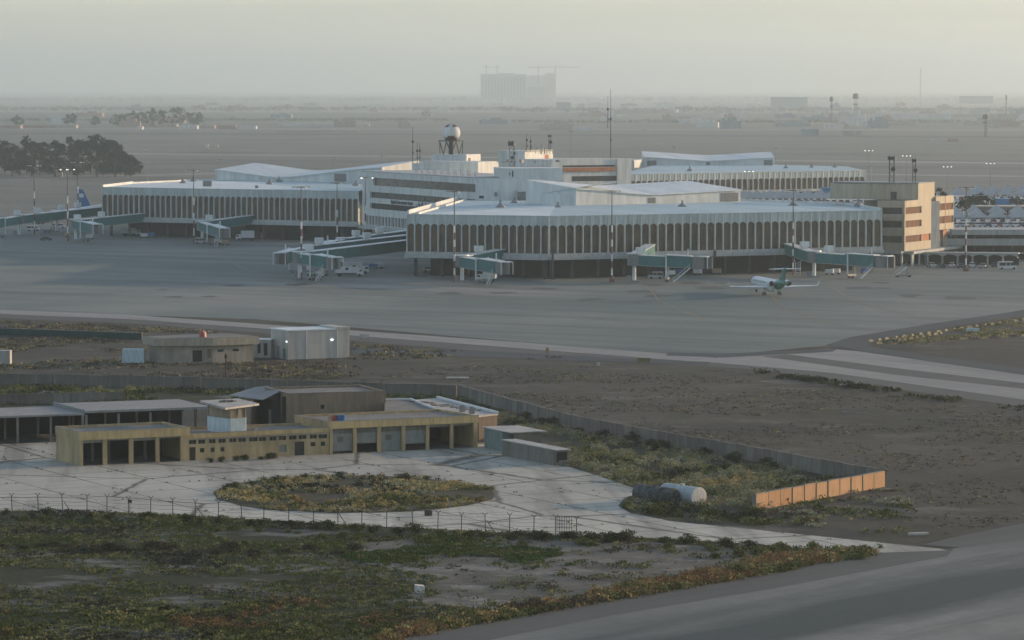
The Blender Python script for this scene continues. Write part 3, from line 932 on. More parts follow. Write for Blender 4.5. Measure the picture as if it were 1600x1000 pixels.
# radome block behind, lit on its right-hand end
SUNF = math.atan2(0.9, 0.42)   # direction of the right-facing sides
def sblock(parent, name, xl, xr, yt, D, depth, zb, mat='white_wall', yaw=R(64), zoff=0.0, split=None):
    """block whose near vertical corner sits between a shaded left face and a sunlit right face.
    xl, xr photo columns of the two outer corners, split the corner column"""
    if split is None: split = xr
    zt = H - (yt - YH) / FPX * D
    C = Vector((XD(split, D), D, 0))
    ur = Vector((math.cos(yaw), math.sin(yaw), 0))
    ul = Vector((-math.sin(yaw), math.cos(yaw), 0))
    if xr > split:
        wr = onto(C, ur, xr)
    else: wr = depth
    wl_ = onto(C, ul, xl)
    mb = MB()
    P = [C, C + ur * wr, C + ur * wr + ul * wl_, C + ul * wl_]
    mb.prism([(p.x, p.y) for p in P], zb, zt)
    o = mb.build(name, mat, parent)
    return o, C, ur, ul, wr, wl_, zt
def on_face(parent, name, C, u, a, b, z0, z1, mat, out, proud=0.06):
    mb = MB()
    p, q = C + u * a + out * proud, C + u * b + out * proud
    m_, n_ = C + u * a - out * 0.02, C + u * b - out * 0.02
    mb.prism([(p.x, p.y), (q.x, q.y), (n_.x, n_.y), (m_.x, m_.y)], z0, z1)
    return mb.build(name, mat, parent)
o, C, ur, ul, wr, wl_, z_ = sblock(root, 'plant_block', 674, 751, 241, 1395, 0, 20, split=729)
on_face(root, 'door', C, ur, wr * 0.12, wr * 0.28, z_ - 3.6, z_ - 1.3, 'window_dark', -ul)
sblock(root, 'plant_block', 644, 676, 255, 1400, 0, 20, split=675)
sblock(root, 'plant_block', 655, 779, 252.5, 1375, 0, 20, split=747, yaw=R(58))
o, C, ur, ul, wr, wl_, z_ = sblock(root, 'plant_block', 778, 864, 235.5, 1480, 0, 20, split=820)
on_face(root, 'door', C, ur, wr * 0.70, wr * 0.84, z_ - 3.6, z_ - 1.7, 'terracotta', -ul)
on_face(root, 'parapet', C, ur, 0, wr, z_ - 0.4, z_ + 0.3, 'grey_metal', -ul, 0.3)
sblock(root, 'plant_block', 790, 980, 251.5, 1500, 0, 15, split=800, yaw=R(48))
# long wing with the terracotta balcony
D0 = 1440
C = Vector((XD(862, D0), D0, 0)); u = Vector((0.86, 0.51, 0)).normalized(); n_ = Vector((u.y, -u.x, 0))
fw = LF(C, C + u * 10)
fw.L = onto(C, u, 985)
zt_ = 28.0
wg = MB()
za_ = lambda y: H - (y - YH) / FPX * (D0 + 12)
wall_open(wg, fw, 0, fw.L, 0, 1.2, 8, za_(247.5), [(fw.ux(879), fw.ux(961), za_(260.5), za_(257.5)), (fw.ux(893), fw.ux(967), za_(282.5), za_(274.5)), (fw.ux(913), fw.ux(967), za_(295.5), za_(288))])
wg.build('wing_wall', 'white_wall', root)
wg = MB(); fw.box(wg, 0, fw.L, 1.25, 24, 8, za_(247.5) - 0.3); wg.build('wing', 'white_wall', root)
wg = MB(); fw.box(wg, fw.ux(963), fw.L, -0.6, -0.01, 8, za_(247.2)); wg.build('stair_tower', 'white_wall', root)
wg = MB(); fw.box(wg, fw.ux(880), fw.ux(960), -0.5, -0.01, za_(267), za_(261)); wg.build('balcony', 'terracotta', root)
for (a, b, c, d) in ((879, 961, 260.5, 257.5), (893, 967, 282.5, 274.5), (913, 967, 295.5, 288)):
    wg = MB(); fw.box(wg, fw.ux(a), fw.ux(b), 0.8, 0.9, za_(c), za_(d)); wg.build('window_band', 'window_band', root)
dd = MB(); fw.box(dd, fw.ux(740), fw.ux(862), 3, 4, za_(266), za_(259)); 
dd.build('balcony', 'terracotta', root)
# roof clutter: pipes, tanks, small masts
cl = MB()
for k in range(26):
    x = rnd.uniform(802, 866); D = rnd.uniform(1480, 1500)
    q = Vector((XD(x, D), D, 0)); zz = H - (236 - YH) / FPX * D
    cl = MB(); cl.tube((q.x, q.y, zz - 1), (q.x, q.y, zz + rnd.uniform(0.8, 3.0)), 0.12, 0.1, 5); cl.build('vent_pipe', 'grey_metal', root)
for k in range(14):
    x = rnd.uniform(690, 875); D = rnd.uniform(1350, 1370)
    q = Vector((XD(x, D), D, 0)); zz = H - (279 - YH) / FPX * D
    if x > 786: zz = 28.4
    cl = MB(); cl.box(q, rnd.uniform(0.5, 1.5), 1, rnd.uniform(0.5, 1.4), rnd.random(), z0=zz - 0.3); cl.build('roof_unit', 'grey_metal', root)

def radome():
    D = 1398.0
    zb = H - (241 - YH) / FPX * D
    c = Vector((XD(705, D), D + 3, 0))
    r = 14.0 * D / FPX
    zc = H - (207.5 - YH) / FPX * D
    root = empty('radome', (c.x, c.y, zb), 0, 'white and red radar dome ball on a lattice stand atop the terminal roof', 'radome')
    fr_ = MB()
    zd = zc - zb - r * 0.7
    for k in range(8):
        t = 2 * math.pi * k / 8
        p = Vector((math.cos(t) * r * 1.25, math.sin(t) * r * 1.25, 0)); q = Vector((math.cos(t + .4) * r * 1.4, math.sin(t + .4) * r * 1.4, zd * 0.86))
        q2 = Vector((math.cos(t - .4) * r * 1.4, math.sin(t - .4) * r * 1.4, zd * 0.86))
        fr_.beam(p, q, 0.22, 0.22); fr_.beam(p, q2, 0.22, 0.22)
    fr_.tube((0, 0, zd * 0.86), (0, 0, zd * 0.92), r * 1.45, r * 1.45, 12)
    fr_.tube((0, 0, 0), (0, 0, zd * .95), 1.0, 0.9, 8)
    fr_.build('lattice_stand', 'dark_metal', root)
    cone = MB(); cone.tube((0, 0, zd * 0.93), (0, 0, zd * 1.12), r * 0.7, r * 0.82, 16); cone.build('dome_base', 'dark_metal', root)
    bm_v, bm_f, mi = [], [], []
    db = MB()
    nu, nv = 28, 18
    for i in range(nv + 1):
        ph = math.pi * i / nv
        for j in range(nu):
            th = 2 * math.pi * j / nu
            db.v.append((r * math.sin(ph) * math.cos(th), r * math.sin(ph) * math.sin(th), zc - zb + r * math.cos(ph)))
    for i in range(nv):
        for j in range(nu):
            db.f.append([i * nu + j, (i + 1) * nu + j, (i + 1) * nu + (j + 1) % nu, i * nu + (j + 1) % nu])
            ph = (i + .5) / nv
            th = ((j + .5) / nu * 6) % 1.0
            cell = (int((j + 0.5) / nu * 6) % 2)
            red = (ph < 0.13) or (0.13 <= ph < 0.26 and cell == 1) or (0.62 < ph < 0.9 and (cell == 0 or ph > 0.76)) or (0 and ph < 0.17 and not 0.35 < th < 0.55) or (0.68 < ph < 0.88 and not 0.3 < th < 0.62) or (0.17 <= ph < 0.3 and th > 0.8)
            db.m.append(1 if red else 0)
    db.build('dome', ['white_wall', 'red_paint'], root, smooth=True)
radome()

# ---------------------------------------------------------------- office block
root = empty('office_block', tuple(W(1413, 415, 0)), 0, 'cream office block beside the nearest pier, one side sunlit, brown window bands', 'office building')
base = W(1413, 415, 0)
ur = Vector((0.42, 0.907, 0)).normalized(); ul = Vector((-ur.y, ur.x, 0))
C = Vector((0, 0, 0))
def ox(u, x, z=15): return onto(Vector((base.x, base.y, z)), u, x)
wr, wl_ = ox(ur, 1486), ox(ul, 1371)
sc_ = 5.09
zo = lambda y: HZ(415, y)
zt1 = zo(314)
wa = ox(ur, 1435)
bandz = [(zo(335), zo(324.5)), (zo(356), zo(345.5)), (zo(379.5), zo(369))]
fR = LF(C, C + ur * 10)
fL = LF(C + ul * wl_, C)
bo = MB()
u_b = ox(ur, 1440); u_c = ox(ur, 1455); u_d = ox(ur, 1458)
wall_open(bo, fR, 0, u_c, 0, 0.8, 4.4, zt1, [(0.001, u_b, a, b) for a, b in bandz] + [(u_b + .3, u_c - .4, bandz[2][0], bandz[2][1])])
wall_open(bo, fL, 0, fL.L, 0, 0.8, 4.4, zt1, [(1.5, fL.L - 0.001, a, b) for a, b in bandz])
bo.build('wall', 'office_cream', root)
bo = MB(); fR.box(bo, 0.85, wr - 0.5, 0.85, wl_, 4.4, zt1 - 0.25); bo.build('body', 'office_cream', root)
for a, b in bandz:
    g = MB(); fR.box(g, 0.3, u_b, 0.45, 0.5, a, b); g.build('window_band', 'office_glint_glass', root)
    g = MB(); fL.box(g, 1.5, fL.L - 0.3, 0.45, 0.5, a, b); g.build('window_band', 'window_band', root)
g = MB(); fR.box(g, u_b + .3, u_c - .4, 0.45, 0.5, *bandz[2]); g.build('window', 'terracotta', root)
# slot, then the right-hand bay
g = MB(); fR.box(g, u_c, u_d, 0.5, 3, 4.4, zt1 - 0.3); g.build('recess', 'grille_grey', root)
zt2 = HZ(415, 311)
wall = MB()
zr = [(zo(333.5), zo(322.5)), (zo(354.5), zo(343))]
wall_open(wall, fR, u_d, wr, -0.9, -0.1, zo(364.5), zt2, [(u_d + .6, wr - .4, a, b) for a, b in zr])
fR.box(wall, u_d, wr, -0.099, 6, zo(364.5), zt2 - .2)
wall.build('projecting_bay', 'office_cream', root)
for a, b in zr:
    for s0, s1 in ((u_d + .6, (u_d + wr) / 2 + .2), ((u_d + wr) / 2 + .5, wr - .4)):
        g = MB(); fR.box(g, s0, s1, -0.5, -0.45, a, b); g.build('window_band', 'office_glint_glass', root)
g = MB(); fR.box(g, (u_d + wr) / 2 + .2, (u_d + wr) / 2 + .5, -0.98, -0.905, zo(364), zt2); g.build('drain_pipe', 'terracotta', root)
g = MB(); fR.box(g, u_d + .8, (u_d + wr) / 2 - .3, 0.35, 0.84, zo(379), zo(368)); fR.box(g, (u_d + wr) / 2 + .4, wr - 3.4, 0.35, 0.84, zo(378), zo(366)); g.build('window', 'terracotta', root)
g = MB(); fR.box(g, u_d - 2, wr, 0.3, 0.84, 4.4, zo(381)); g.build('lower_wall', 'office_cream', root)
g = MB(); fR.box(g, (u_d + wr) / 2 - .2, (u_d + wr) / 2 + .2, -0.4, 0.2, 4.4, zo(365)); fR.box(g, wr - 1.2, wr - .7, -0.5, 0, 4.4, zo(365)); g.build('post', 'grille_grey', root)
# stair tower and roof block
tz = zo(288.5)
wt0, wt1 = ox(ur, 1434.5), ox(ur, 1460)
g = MB(); fR.box(g, wt0, wt1, 0.003, 5, zt1 + 0.001, tz); g.build('stair_tower', 'office_cream', root)
g = MB(); fR.box(g, wt0 + .01, wt1 - 2, 5.01, 5 + 24, zt1, tz - 0.15); g.build('roof_block', 'office_cream', root)
g = MB(); fR.box(g, wt0 - 0.02, wt0 + .0, 7, 9, zt1, zt1 + 2.4); g.build('door', 'window_dark', root)
g = MB(); fR.box(g, wt0 - .3, wt1 + .2, -0.2, 29.2, tz + 0.002, tz + 0.25); g.build('coping', 'grey_metal', root)
# shoulder linking to the pier
fL2 = LF(Vector((XD(1350, 1215) - base.x, 1215 - base.y, 0)), Vector((XD(1385, 1205) - base.x, 1205 - base.y, 0)))
g = MB(); fL2.box(g, 0, fL2.L + 9, 0, 14, 4.4, HZ(409, 314)); g.build('link_block', 'ledge_grey', root)
g = MB(); fL2.box(g, 0, fL2.L + 6, 4, 14, HZ(409, 314), HZ(409, 290.5)); g.build('link_block', 'ledge_grey', root)
# canopy slab, ground floor with piers
g = MB(); fL.box(g, -6, fL.L, -3.0, -.01, 3.6, 4.39); fR.box(g, -.02, wr + 3, -3.0, 0, 3.6, 4.385); g.build('canopy', 'ledge_grey', root)
g = MB(); fR.box(g, 2, wr - 1, 3, wl_, 0, 4.39); g.build('ground_floor', 'undercroft_dark', root)
g = MB()
for k in range(6): pillar(root, fL.p(-4 + k * 3.2, -2.4), 0.5, 3.6, fL.a, 'white_wall')
for k in range(5): pillar(root, fR.p(1 + k * 6, -2.4), 0.5, 3.6, fR.a, 'white_wall')

# scalloped vaulted walkway running right from the office
va, vb = W(1402, 413, 0), W(1590, 415, 0)
fv = LF(va, vb)
root = empty('vaulted_walkway', tuple(va), 0, 'low pale walkway of umbrella vaults along the kerb right of the office block', 'walkway')
fv = LF(Vector((0, 0, 0)), vb - va)
n = 8; b = fv.L / n
wv = MB(); dk = MB()
for i in range(n):
    c = (i + .5) * b
    N = 10
    for k in range(N):
        t0, t1 = math.pi * k / N, math.pi * (k + 1) / N
        u0, z0 = c - math.cos(t0) * b * .5, 2.2 + math.sin(t0) * 1.0
        u1, z1 = c - math.cos(t1) * b * .5, 2.2 + math.sin(t1) * 1.0
        wv.quad(fv.p(u0, 0, z0), fv.p(u1, 0, z1), fv.p(u1, 0, 3.5), fv.p(u0, 0, 3.5))
        wv.quad(fv.p(u0, 3, z0), fv.p(u1, 3, z1), fv.p(u1, 0, z1), fv.p(u0, 0, z0))
    fv.box(wv, c - b * .5 - .2, c - b * .5 + .2, 0.01, 3.0, 0, 2.25)
    t = MB()
fv.box(wv, -0.2, fv.L + .2, -0.2, 5, 3.5, 3.85)
wv.build('vaults', 'ledge_grey', root)
fv.box(dk, 0, fv.L, 4.2, 4.6, 0, 3.4); dk.build('back_wall', 'undercroft_dark', root)
# ---------------------------------------------------------------- jet bridges
def cross(a, b, k): return a + (b - a) * k
def tunnel(root, p0, p1, w=3.0, h=2.9, name='tunnel', glass=True, mid=True):
    """teal-sided box tunnel from p0 to p1 (floor centre points), white roof and frames"""
    p0, p1 = Vector(p0), Vector(p1)
    up = Vector((0, 0, 1))
    t = MB(); t.beam(p0 + up * h / 2, p1 + up * h / 2, w, h)
    o = t.build(name, 'teal_panel', root)
    f = MB()
    f.beam(p0 + up * (h + 0.09), p1 + up * (h + 0.09), w + 0.3, 0.18)
    o2 = f.build('tunnel_roof', 'white_metal', o)
    f = MB(); f.beam(p0 - up * 0.13, p1 - up * 0.13, w + 0.2, 0.24); f.build('floor_beam', 'grey_metal', o)
    d = (p1 - p0); d.normalize()
    side = d.cross(up).normalized()
    ks = [0.0, 1.0] + ([0.33] if mid else [])
    for k in ks:
        q = p0 + (p1 - p0) * k
        f = MB()
        f.beam(q - up * 0.1, q + up * (h + 0.05), w + 0.34, 0.36, up=side)
        f.build('frame', 'white_metal', o)
    return o
def jet_bridge(label, wall, rot, cab, zf=4.6, rr=2.0, stair=True, legpos=0.72, ahus=(0.12,), support=None, zc=None, cabw=3.6):
    """wall: facade point, rot: rotunda, cab: cab end; all photo ground pixels (x, y)"""
    base = W(rot[0], rot[1], 0)
    root = empty('jet_bridge', tuple(base), 0, label, 'jet bridge', 'boarding bridges at the terminal piers')
    def Lc(px, z): 
        q = W(px[0], px[1], z); return Vector((q.x - base.x, q.y - base.y, z))
    R0 = Vector((0, 0, zf)); A = Lc(wall, 6.6 if wall is not None else 0)
    zc = zf - 0.7 if zc is None else zc
    Cb = Lc(cab, zc)
    up = Vector((0, 0, 1))
    # fixed walkway to the pier
    dA = (A - R0).normalized()
    tunnel(root, A, R0 + dA * rr * 0.6, 2.8, 2.8, 'walkway')
    # rotunda
    m = MB(); m.tube(R0 - up * 0.2, R0 + up * 3.0, rr, rr, 16); m.build('rotunda', 'grille_grey', root, smooth=False)
    m = MB(); m.tube(R0 + up * 3.0, R0 + up * 3.3, rr + .15, rr + .1, 16); m.build('rotunda_roof', 'white_metal', root)
    m = MB(); m.tube((0, 0, 0.4), (0, 0, zf - 0.15), 0.55, 0.5, 12); m.build('column', 'white_metal', root)
    m = MB(); m.box((0, 0), 3.6, 2.6, 0.4, 0, z0=0.0); m.box((-1.5, 0.2), 1.2, 1.0, 1.3, 0, z0=0.4); m.build('foundation', 'grey_metal', root)
    # telescopic tunnel in two sections
    dC = (Cb - R0).normalized()
    L = (Cb - R0).length
    mid = R0 + (Cb - R0) * 0.52
    tunnel(root, R0 + dC * rr * 0.7, mid, 2.6, 2.7, 'tunnel', mid=False)
    tunnel(root, mid - dC * 0.4, Cb - dC * 1.6, 3.1, 3.1, 'outer_tunnel', mid=False)
    # cab
    side = dC.cross(up).normalized()
    m = MB(); m.tube(Cb - up * 0.25, Cb + up * 3.1, cabw * 0.55, cabw * 0.55, 14)
    cabo = m.build('cab', 'grille_grey', root)
    m = MB(); m.beam(Cb + dC * 0.6 + up * 3.2, Cb + dC * 3.0 + up * 3.2, cabw, 0.25); m.build('cab_roof', 'white_metal', cabo)
    m = MB()
    for k in range(4):
        m.beam(Cb + dC * (1.0 + k * 0.5) - up * 0.1, Cb + dC * (1.0 + k * 0.5) + up * 3.05, cabw - 0.15 + (k % 2) * 0.2, 0.5, up=side)
    m.build('bellows', 'grille_grey', cabo)
    for s in (-1, 1):
        m = MB(); q = Cb + dC * 3.05 + side * s * (cabw / 2); m.beam(q - up * 0.2, q + up * 3.2, 0.3, 0.25); m.build('frame', 'white_metal', cabo)
    # drive column, wheels
    q = R0 + (Cb - R0) * legpos
    for s in (-1, 1):
        m = MB(); a = q + side * s * 1.9; m.beam((a.x, a.y, 0.9), (a.x, a.y, q.z + 3.5), 0.42, 0.42); m.build('lift_column', 'white_metal', root)
    m = MB(); m.beam((q.x - side.x * 2.1, q.y - side.y * 2.1, 1.0), (q.x + side.x * 2.1, q.y + side.y * 2.1, 1.0), 0.7, 0.5)
    bg_ = m.build('bogie', 'grey_metal', root)
    for s in (-1, 1):
        m = MB(); a = Vector((q.x, q.y, 0.5)) + Vector((dC.x, dC.y, 0)).normalized() * 0.0 + side * s * 0.8
        m.tube(a - side * .22, a + side * .22, 0.5, 0.5, 12); m.build('wheel', 'dark_metal', bg_)
    # service stair
    if stair:
        s0 = Cb - dC * 1.9 + side * 1.7 - up * 0.1
        bdir = Vector((-dC.x, -dC.y, 0)).normalized()
        s1 = s0 + bdir * (zc * 1.15); s1.z = 0.1
        m = MB()
        m.beam(s0 + side * .45, s1 + side * .45, 0.12, 0.3); m.beam(s0 - side * .45, s1 - side * .45, 0.12, 0.3)
        for k in range(12):
            a = cross(s0, s1, (k + .5) / 12)
            m.beam(a - side * .45, a + side * .45, 0.28, 0.05)
        m.build('stair', 'white_metal', root)
        m = MB()
        for sg in (-1, 1):
            m.beam(s0 + side * .45 * sg + up * 1.0, s1 + side * .45 * sg + up * 1.0, 0.07, 0.07)
            for k in (0, .33, .66, 1):
                a = cross(s0, s1, k) + side * .45 * sg
                m.beam(a, a + up, 0.06, 0.06)
        m.build('handrail', 'white_metal', root)
    for k in ahus:
        q = R0 + (Cb - R0) * k if k >= 0 else R0 + (A - R0) * (-k)
        top = q.z + 3.25
        m = MB(); m.box((q.x, q.y), 2.3, 2.0, 1.6, 0.3, z0=top + 0.15); m.box((q.x, q.y), 1.8, 1.5, 0.3, 0.3, z0=top - 0.2)
        m.build('air_conditioner', 'white_metal', root)
    m = MB(); q = R0 + (Cb - R0) * 0.85; m.beam((q.x, q.y, q.z + 3.2), (q.x, q.y, q.z + 5.2), 0.4, 0.4); m.build('post', 'white_metal', root)
    if support is not None:
        s = R0 + (A - R0) * support
        m = MB(); m.beam((s.x - .7, s.y, 0), (s.x - .7, s.y, 3.4), .22, .22); m.beam((s.x + .7, s.y, 0), (s.x + .7, s.y, 3.4), .22, .22)
        for k in range(5): m.beam((s.x - .7, s.y, .4 + k * .7), (s.x + .7, s.y, .9 + k * .7), .12, .12)
        m.beam((s.x - .7, s.y, 3.4), (s.x - 1.5, s.y, s.z - .2), .2, .2); m.beam((s.x + .7, s.y, 3.4), (s.x + 1.5, s.y, s.z - .2), .2, .2)
        m.build('support_frame', 'white_metal', root)
    return root
# anchors on the facades are given as ground pixels right under the contact point
jet_bridge('green boarding bridge behind the plane, at the right end of the near pier', (1213, 424), (1272, 433), (1378, 437), zf=4.4, ahus=(-.25, .22), legpos=0.55, support=0.42)
jet_bridge('boarding bridge left of the plane, short walkway, green arm and grey cab pointing right', (1016, 433), (991, 440), (1090, 441), zf=4.8, ahus=(0.1,), legpos=0.52)
jet_bridge('boarding bridge below the near pier corner with a long diagonal walkway', (838, 430), (722, 440), (785, 447), zf=4.3, ahus=(-.22,), legpos=0.5)
jet_bridge('frontmost of three parallel green bridges left of the near pier, arm swung right', (672, 420), (468, 436), (520, 441), zf=4.7, ahus=(-.07,), legpos=0.5)
jet_bridge('middle one of the three parallel green bridges left of the near pier', (645, 414), (482, 424), (440, 433), zf=4.7, ahus=(-.10, -.55), legpos=0.5, stair=False)
jet_bridge('rearmost of the three parallel green bridges left of the near pier', (640, 406), (535, 411), (508, 416), zf=4.7, ahus=(-.20, -.55), legpos=0.5, stair=False)
jet_bridge('boarding bridge in the middle of the left pier with its arm folded forward', (424, 373), (316, 378), (349, 387), zf=4.3, ahus=(-.1,), legpos=0.5)
jet_bridge('boarding bridge left of the left pier corner with a long green walkway and tan cab', (277, 368), (118, 375), (150, 380), zf=4.3, ahus=(.1, -.25), legpos=0.5, stair=False)
jet_bridge('leftmost green boarding bridge reaching out of the frame', (170, 361), (30, 368), (-30, 376), zf=4.5, ahus=(0.05, -.2), legpos=0.5, stair=False)
jet_bridge('boarding bridge behind the leftmost one with its white air unit before the blue tail fin', (172, 357), (88, 362), (60, 366), zf=4.9, ahus=(-.1, -.4), legpos=0.5, stair=False)

# ---------------------------------------------------------------- masts
def mast(px, yb, yt, label, heads=6, banded=True, lit=False, bands=6, base=False, name='light_mast', grp='floodlight masts round the apron', rad=0.20, spread=2.4):
    p = W(px, yb, 0); h = HZ(yb, yt)
    root = empty(name, tuple(p), 0, label, 'light mast', grp)
    m = MB()
    if banded:
        hb = h * 0.62
        n = bands
        for i in range(n):
            m.mat(i % 2)
            m.tube((0, 0, hb * i / n), (0, 0, hb * (i + 1) / n), rad * 1.25, rad * 1.2, 8, cap=False)
        m.mat(2).tube((0, 0, hb), (0, 0, h), rad * 0.8, rad * 0.5, 8)
        m.build('pole', ['red_paint', 'white_metal', 'dark_metal'], root)
    else:
        m.tube((0, 0, 0), (0, 0, h), rad, rad * 0.5, 8)
        m.build('pole', 'grey_metal', root)
    m = MB()
    m.tube((0, 0, h - 0.35), (0, 0, h - 0.15), spread * .55, spread * .55, 10)
    m.beam((-spread, 0, h - .2), (spread, 0, h - .2), 0.14, 0.14); m.beam((0, -spread, h - .2), (0, spread, h - .2), 0.14, 0.14)
    m.build('head_frame', 'dark_metal', root)
    f0 = None
    for i in range(heads):
        t = 2 * math.pi * i / heads
        q = (math.cos(t) * spread, math.sin(t) * spread * 0.8, h - 0.45)
        if f0 is None:
            m = MB(); m.box((0, 0, 0), 0.55, 0.4, 0.28); 
            f0 = m.build('floodlight', 'lamp_glow' if lit else 'white_metal', root, loc=q)
        else:
            inst(f0, q, t, root)
    if base:
        m = MB(); m.box((0, 0), 1.5, 1.5, 0.9, 0, z0=0); m.build('base_block', 'red_paint', root)
    return root
emit('lamp_glow', (1.0, 0.93, 0.8), 1.0)
emit('lamp_warm', (1.0, 0.7, 0.45), 3.0)
for px, yb, yt, lb, kw in [
    (54, 368, 257, 'leftmost banded floodlight mast, before the dark grove', {}),
    (106, 377, 263, 'banded floodlight mast second from the left, by the left boarding bridges', dict(lit=True, heads=4)),
    (122, 355, 252, 'banded floodlight mast just left of the blue tail fin', {}),
    (303, 380, 265, 'banded mast in front of the left third of the left pier', {}),
    (471, 437, 291, 'tall red and white mast beside the cluster of three green bridges', dict(bands=8)),
    (527, 398, 285, 'thin mast right of the tall red and white one, against the left pier', {}),
    (571, 395, 276, 'mast with one lit lamp at the corner where the left pier meets the white block', dict(lit=True, heads=3)),
    (710, 441, 298, 'banded mast at the left part of the near pier', dict(bands=8)),
    (956, 441, 297, 'banded mast in the middle of the near pier, right of its corner', dict(base=True, bands=8)),
    (1239, 431, 296, 'banded mast above the tail of the parked plane', dict(bands=8)),
    (1509, 424, 292, 'banded mast before the parking deck right of the office block', dict(base=True, bands=8)),
]:
    mast(px, yb, yt, lb, **kw)
for px, yb, yt, lb, lit in [
    (344, 300, 249, 'small light mast behind the raised roof of the left pier', False),
    (410, 310, 266, 'thin mast above the left pier roof near the low point', False),
    (522, 300, 246, 'thin mast standing behind the right half of the left pier roof', False),
    (597, 300, 243, 'thin mast behind the right tip of the left pier roof', False),
    (892, 290, 205, 'thin mast with round antenna above the terracotta balcony', False),
    (1034, 320, 247, 'lamp mast with lit heads at the left end of the far pier', True),
    (1053, 290, 229, 'faint mast behind the far pier roof hall, near its left end', False),
    (1170, 345, 266, 'lamp mast with lit heads among the tents before the far pier', True),
    (1212, 290, 232, 'faint mast at the right end of the far pier roof hall', False),
    (1357, 320, 234, 'lamp mast with lit heads right of the far pier', True),
    (1416, 325, 242, 'lamp mast with lit heads rising behind the office block roof', True),
    (1480, 330, 259, 'lamp mast with lit heads first right of the office block', True),
    (1547, 325, 254, 'lamp mast with lit heads farthest right above the car park', True),
    (230, 285, 236, 'faint thin pole just right of the dark grove', False),
]:
    mast(px, yb, yt, lb, heads=4, banded=False, lit=lit, name='lamp_mast', grp='plain lamp masts in the car park and beyond', rad=0.2, spread=1.7)
# thin whip antennas and lattice masts standing on roofs
def antenna(px, D, yb, yt, label, kind='whip', r=0.16):
    zb = H - (yb - YH) / FPX * D; zt = H - (yt - YH) / FPX * D
    p = Vector((XD(px, D), D, zb)); h = zt - zb
    m = MB()
    if kind == 'whip':
        m.tube((0, 0, 0), (0, 0, h * .5), r, r * .8, 6); m.tube((0, 0, h * .5), (0, 0, h), r * .6, r * .4, 6)
        m.box((0, 0), 0.7, 0.7, 0.9, 0, z0=h * .55); m.box((0.1, 0), 0.5, 0.5, 0.7, 0, z0=h * .25)
    else:
        w = 0.9 if kind == 'lattice' else 0.55
        n = max(4, int(h / 1.6))
        for i in range(n):
            z0, z1 = h * i / n, h * (i + 1) / n
            for a, b in (((-w, -w), (w, -w)), ((w, -w), (w, w)), ((w, w), (-w, w)), ((-w, w), (-w, -w))):
                m.beam((a[0] * .8, a[1] * .8, z0), (a[0] * .8, a[1] * .8, z1), .14, .14)
                m.beam((a[0] * .8, a[1] * .8, z0), (b[0] * .8, b[1] * .8, z1), .09, .09)
        m.tube((0, 0, h * .86), (0, 0, h * .97), w * 1.4, w * 1.4, 8); m.tube((0.3, -w, h * .55), (0.3, -w - .5, h * .55), .7, .7, 8)
    o = m.build('antenna_mast', 'dark_metal', None, loc=p)
    return tag(o, label, 'antenna', 'antennas on the terminal roofs')
antenna(645, 1400, 255, 197, 'tall thin antenna at the left end of the terminal roof, left of the radome')
antenna(652, 1400, 256, 222, 'shorter antenna just right of the tall one, left of the radome')
antenna(656, 1401, 256, 222, 'second short antenna beside the shorter one, left of the radome')
antenna(799, 1390, 279, 219, 'stout antenna mast with round head in front of the roof block', 'lattice')
antenna(804, 1392, 265, 222, 'pale antenna right beside the stout round-headed mast')
antenna(823, 1480, 236, 208, 'whip antenna over the shaded part of the roof block')
antenna(829, 1482, 236, 212, 'short whip antenna left of the sunlit part of the roof block')
antenna(859, 1478, 236, 210, 'lattice antenna at the right end of the sunlit roof block', 'narrow', .2)
antenna(954, 1460, 247, 139, 'tallest thin mast with round dishes, rising from the white terminal roof', 'whip', .16)
antenna(949.5, 1461, 200, 150, 'shorter mast top seen close left of the tallest one', 'whip', .13)
antenna(1393, 1200, 289, 243, 'thick lattice antenna tower standing on the office block roof', 'lattice')
antenna(1428, 1200, 289, 247, 'slim antenna on the office block roof, right of the thick lattice tower', 'narrow')

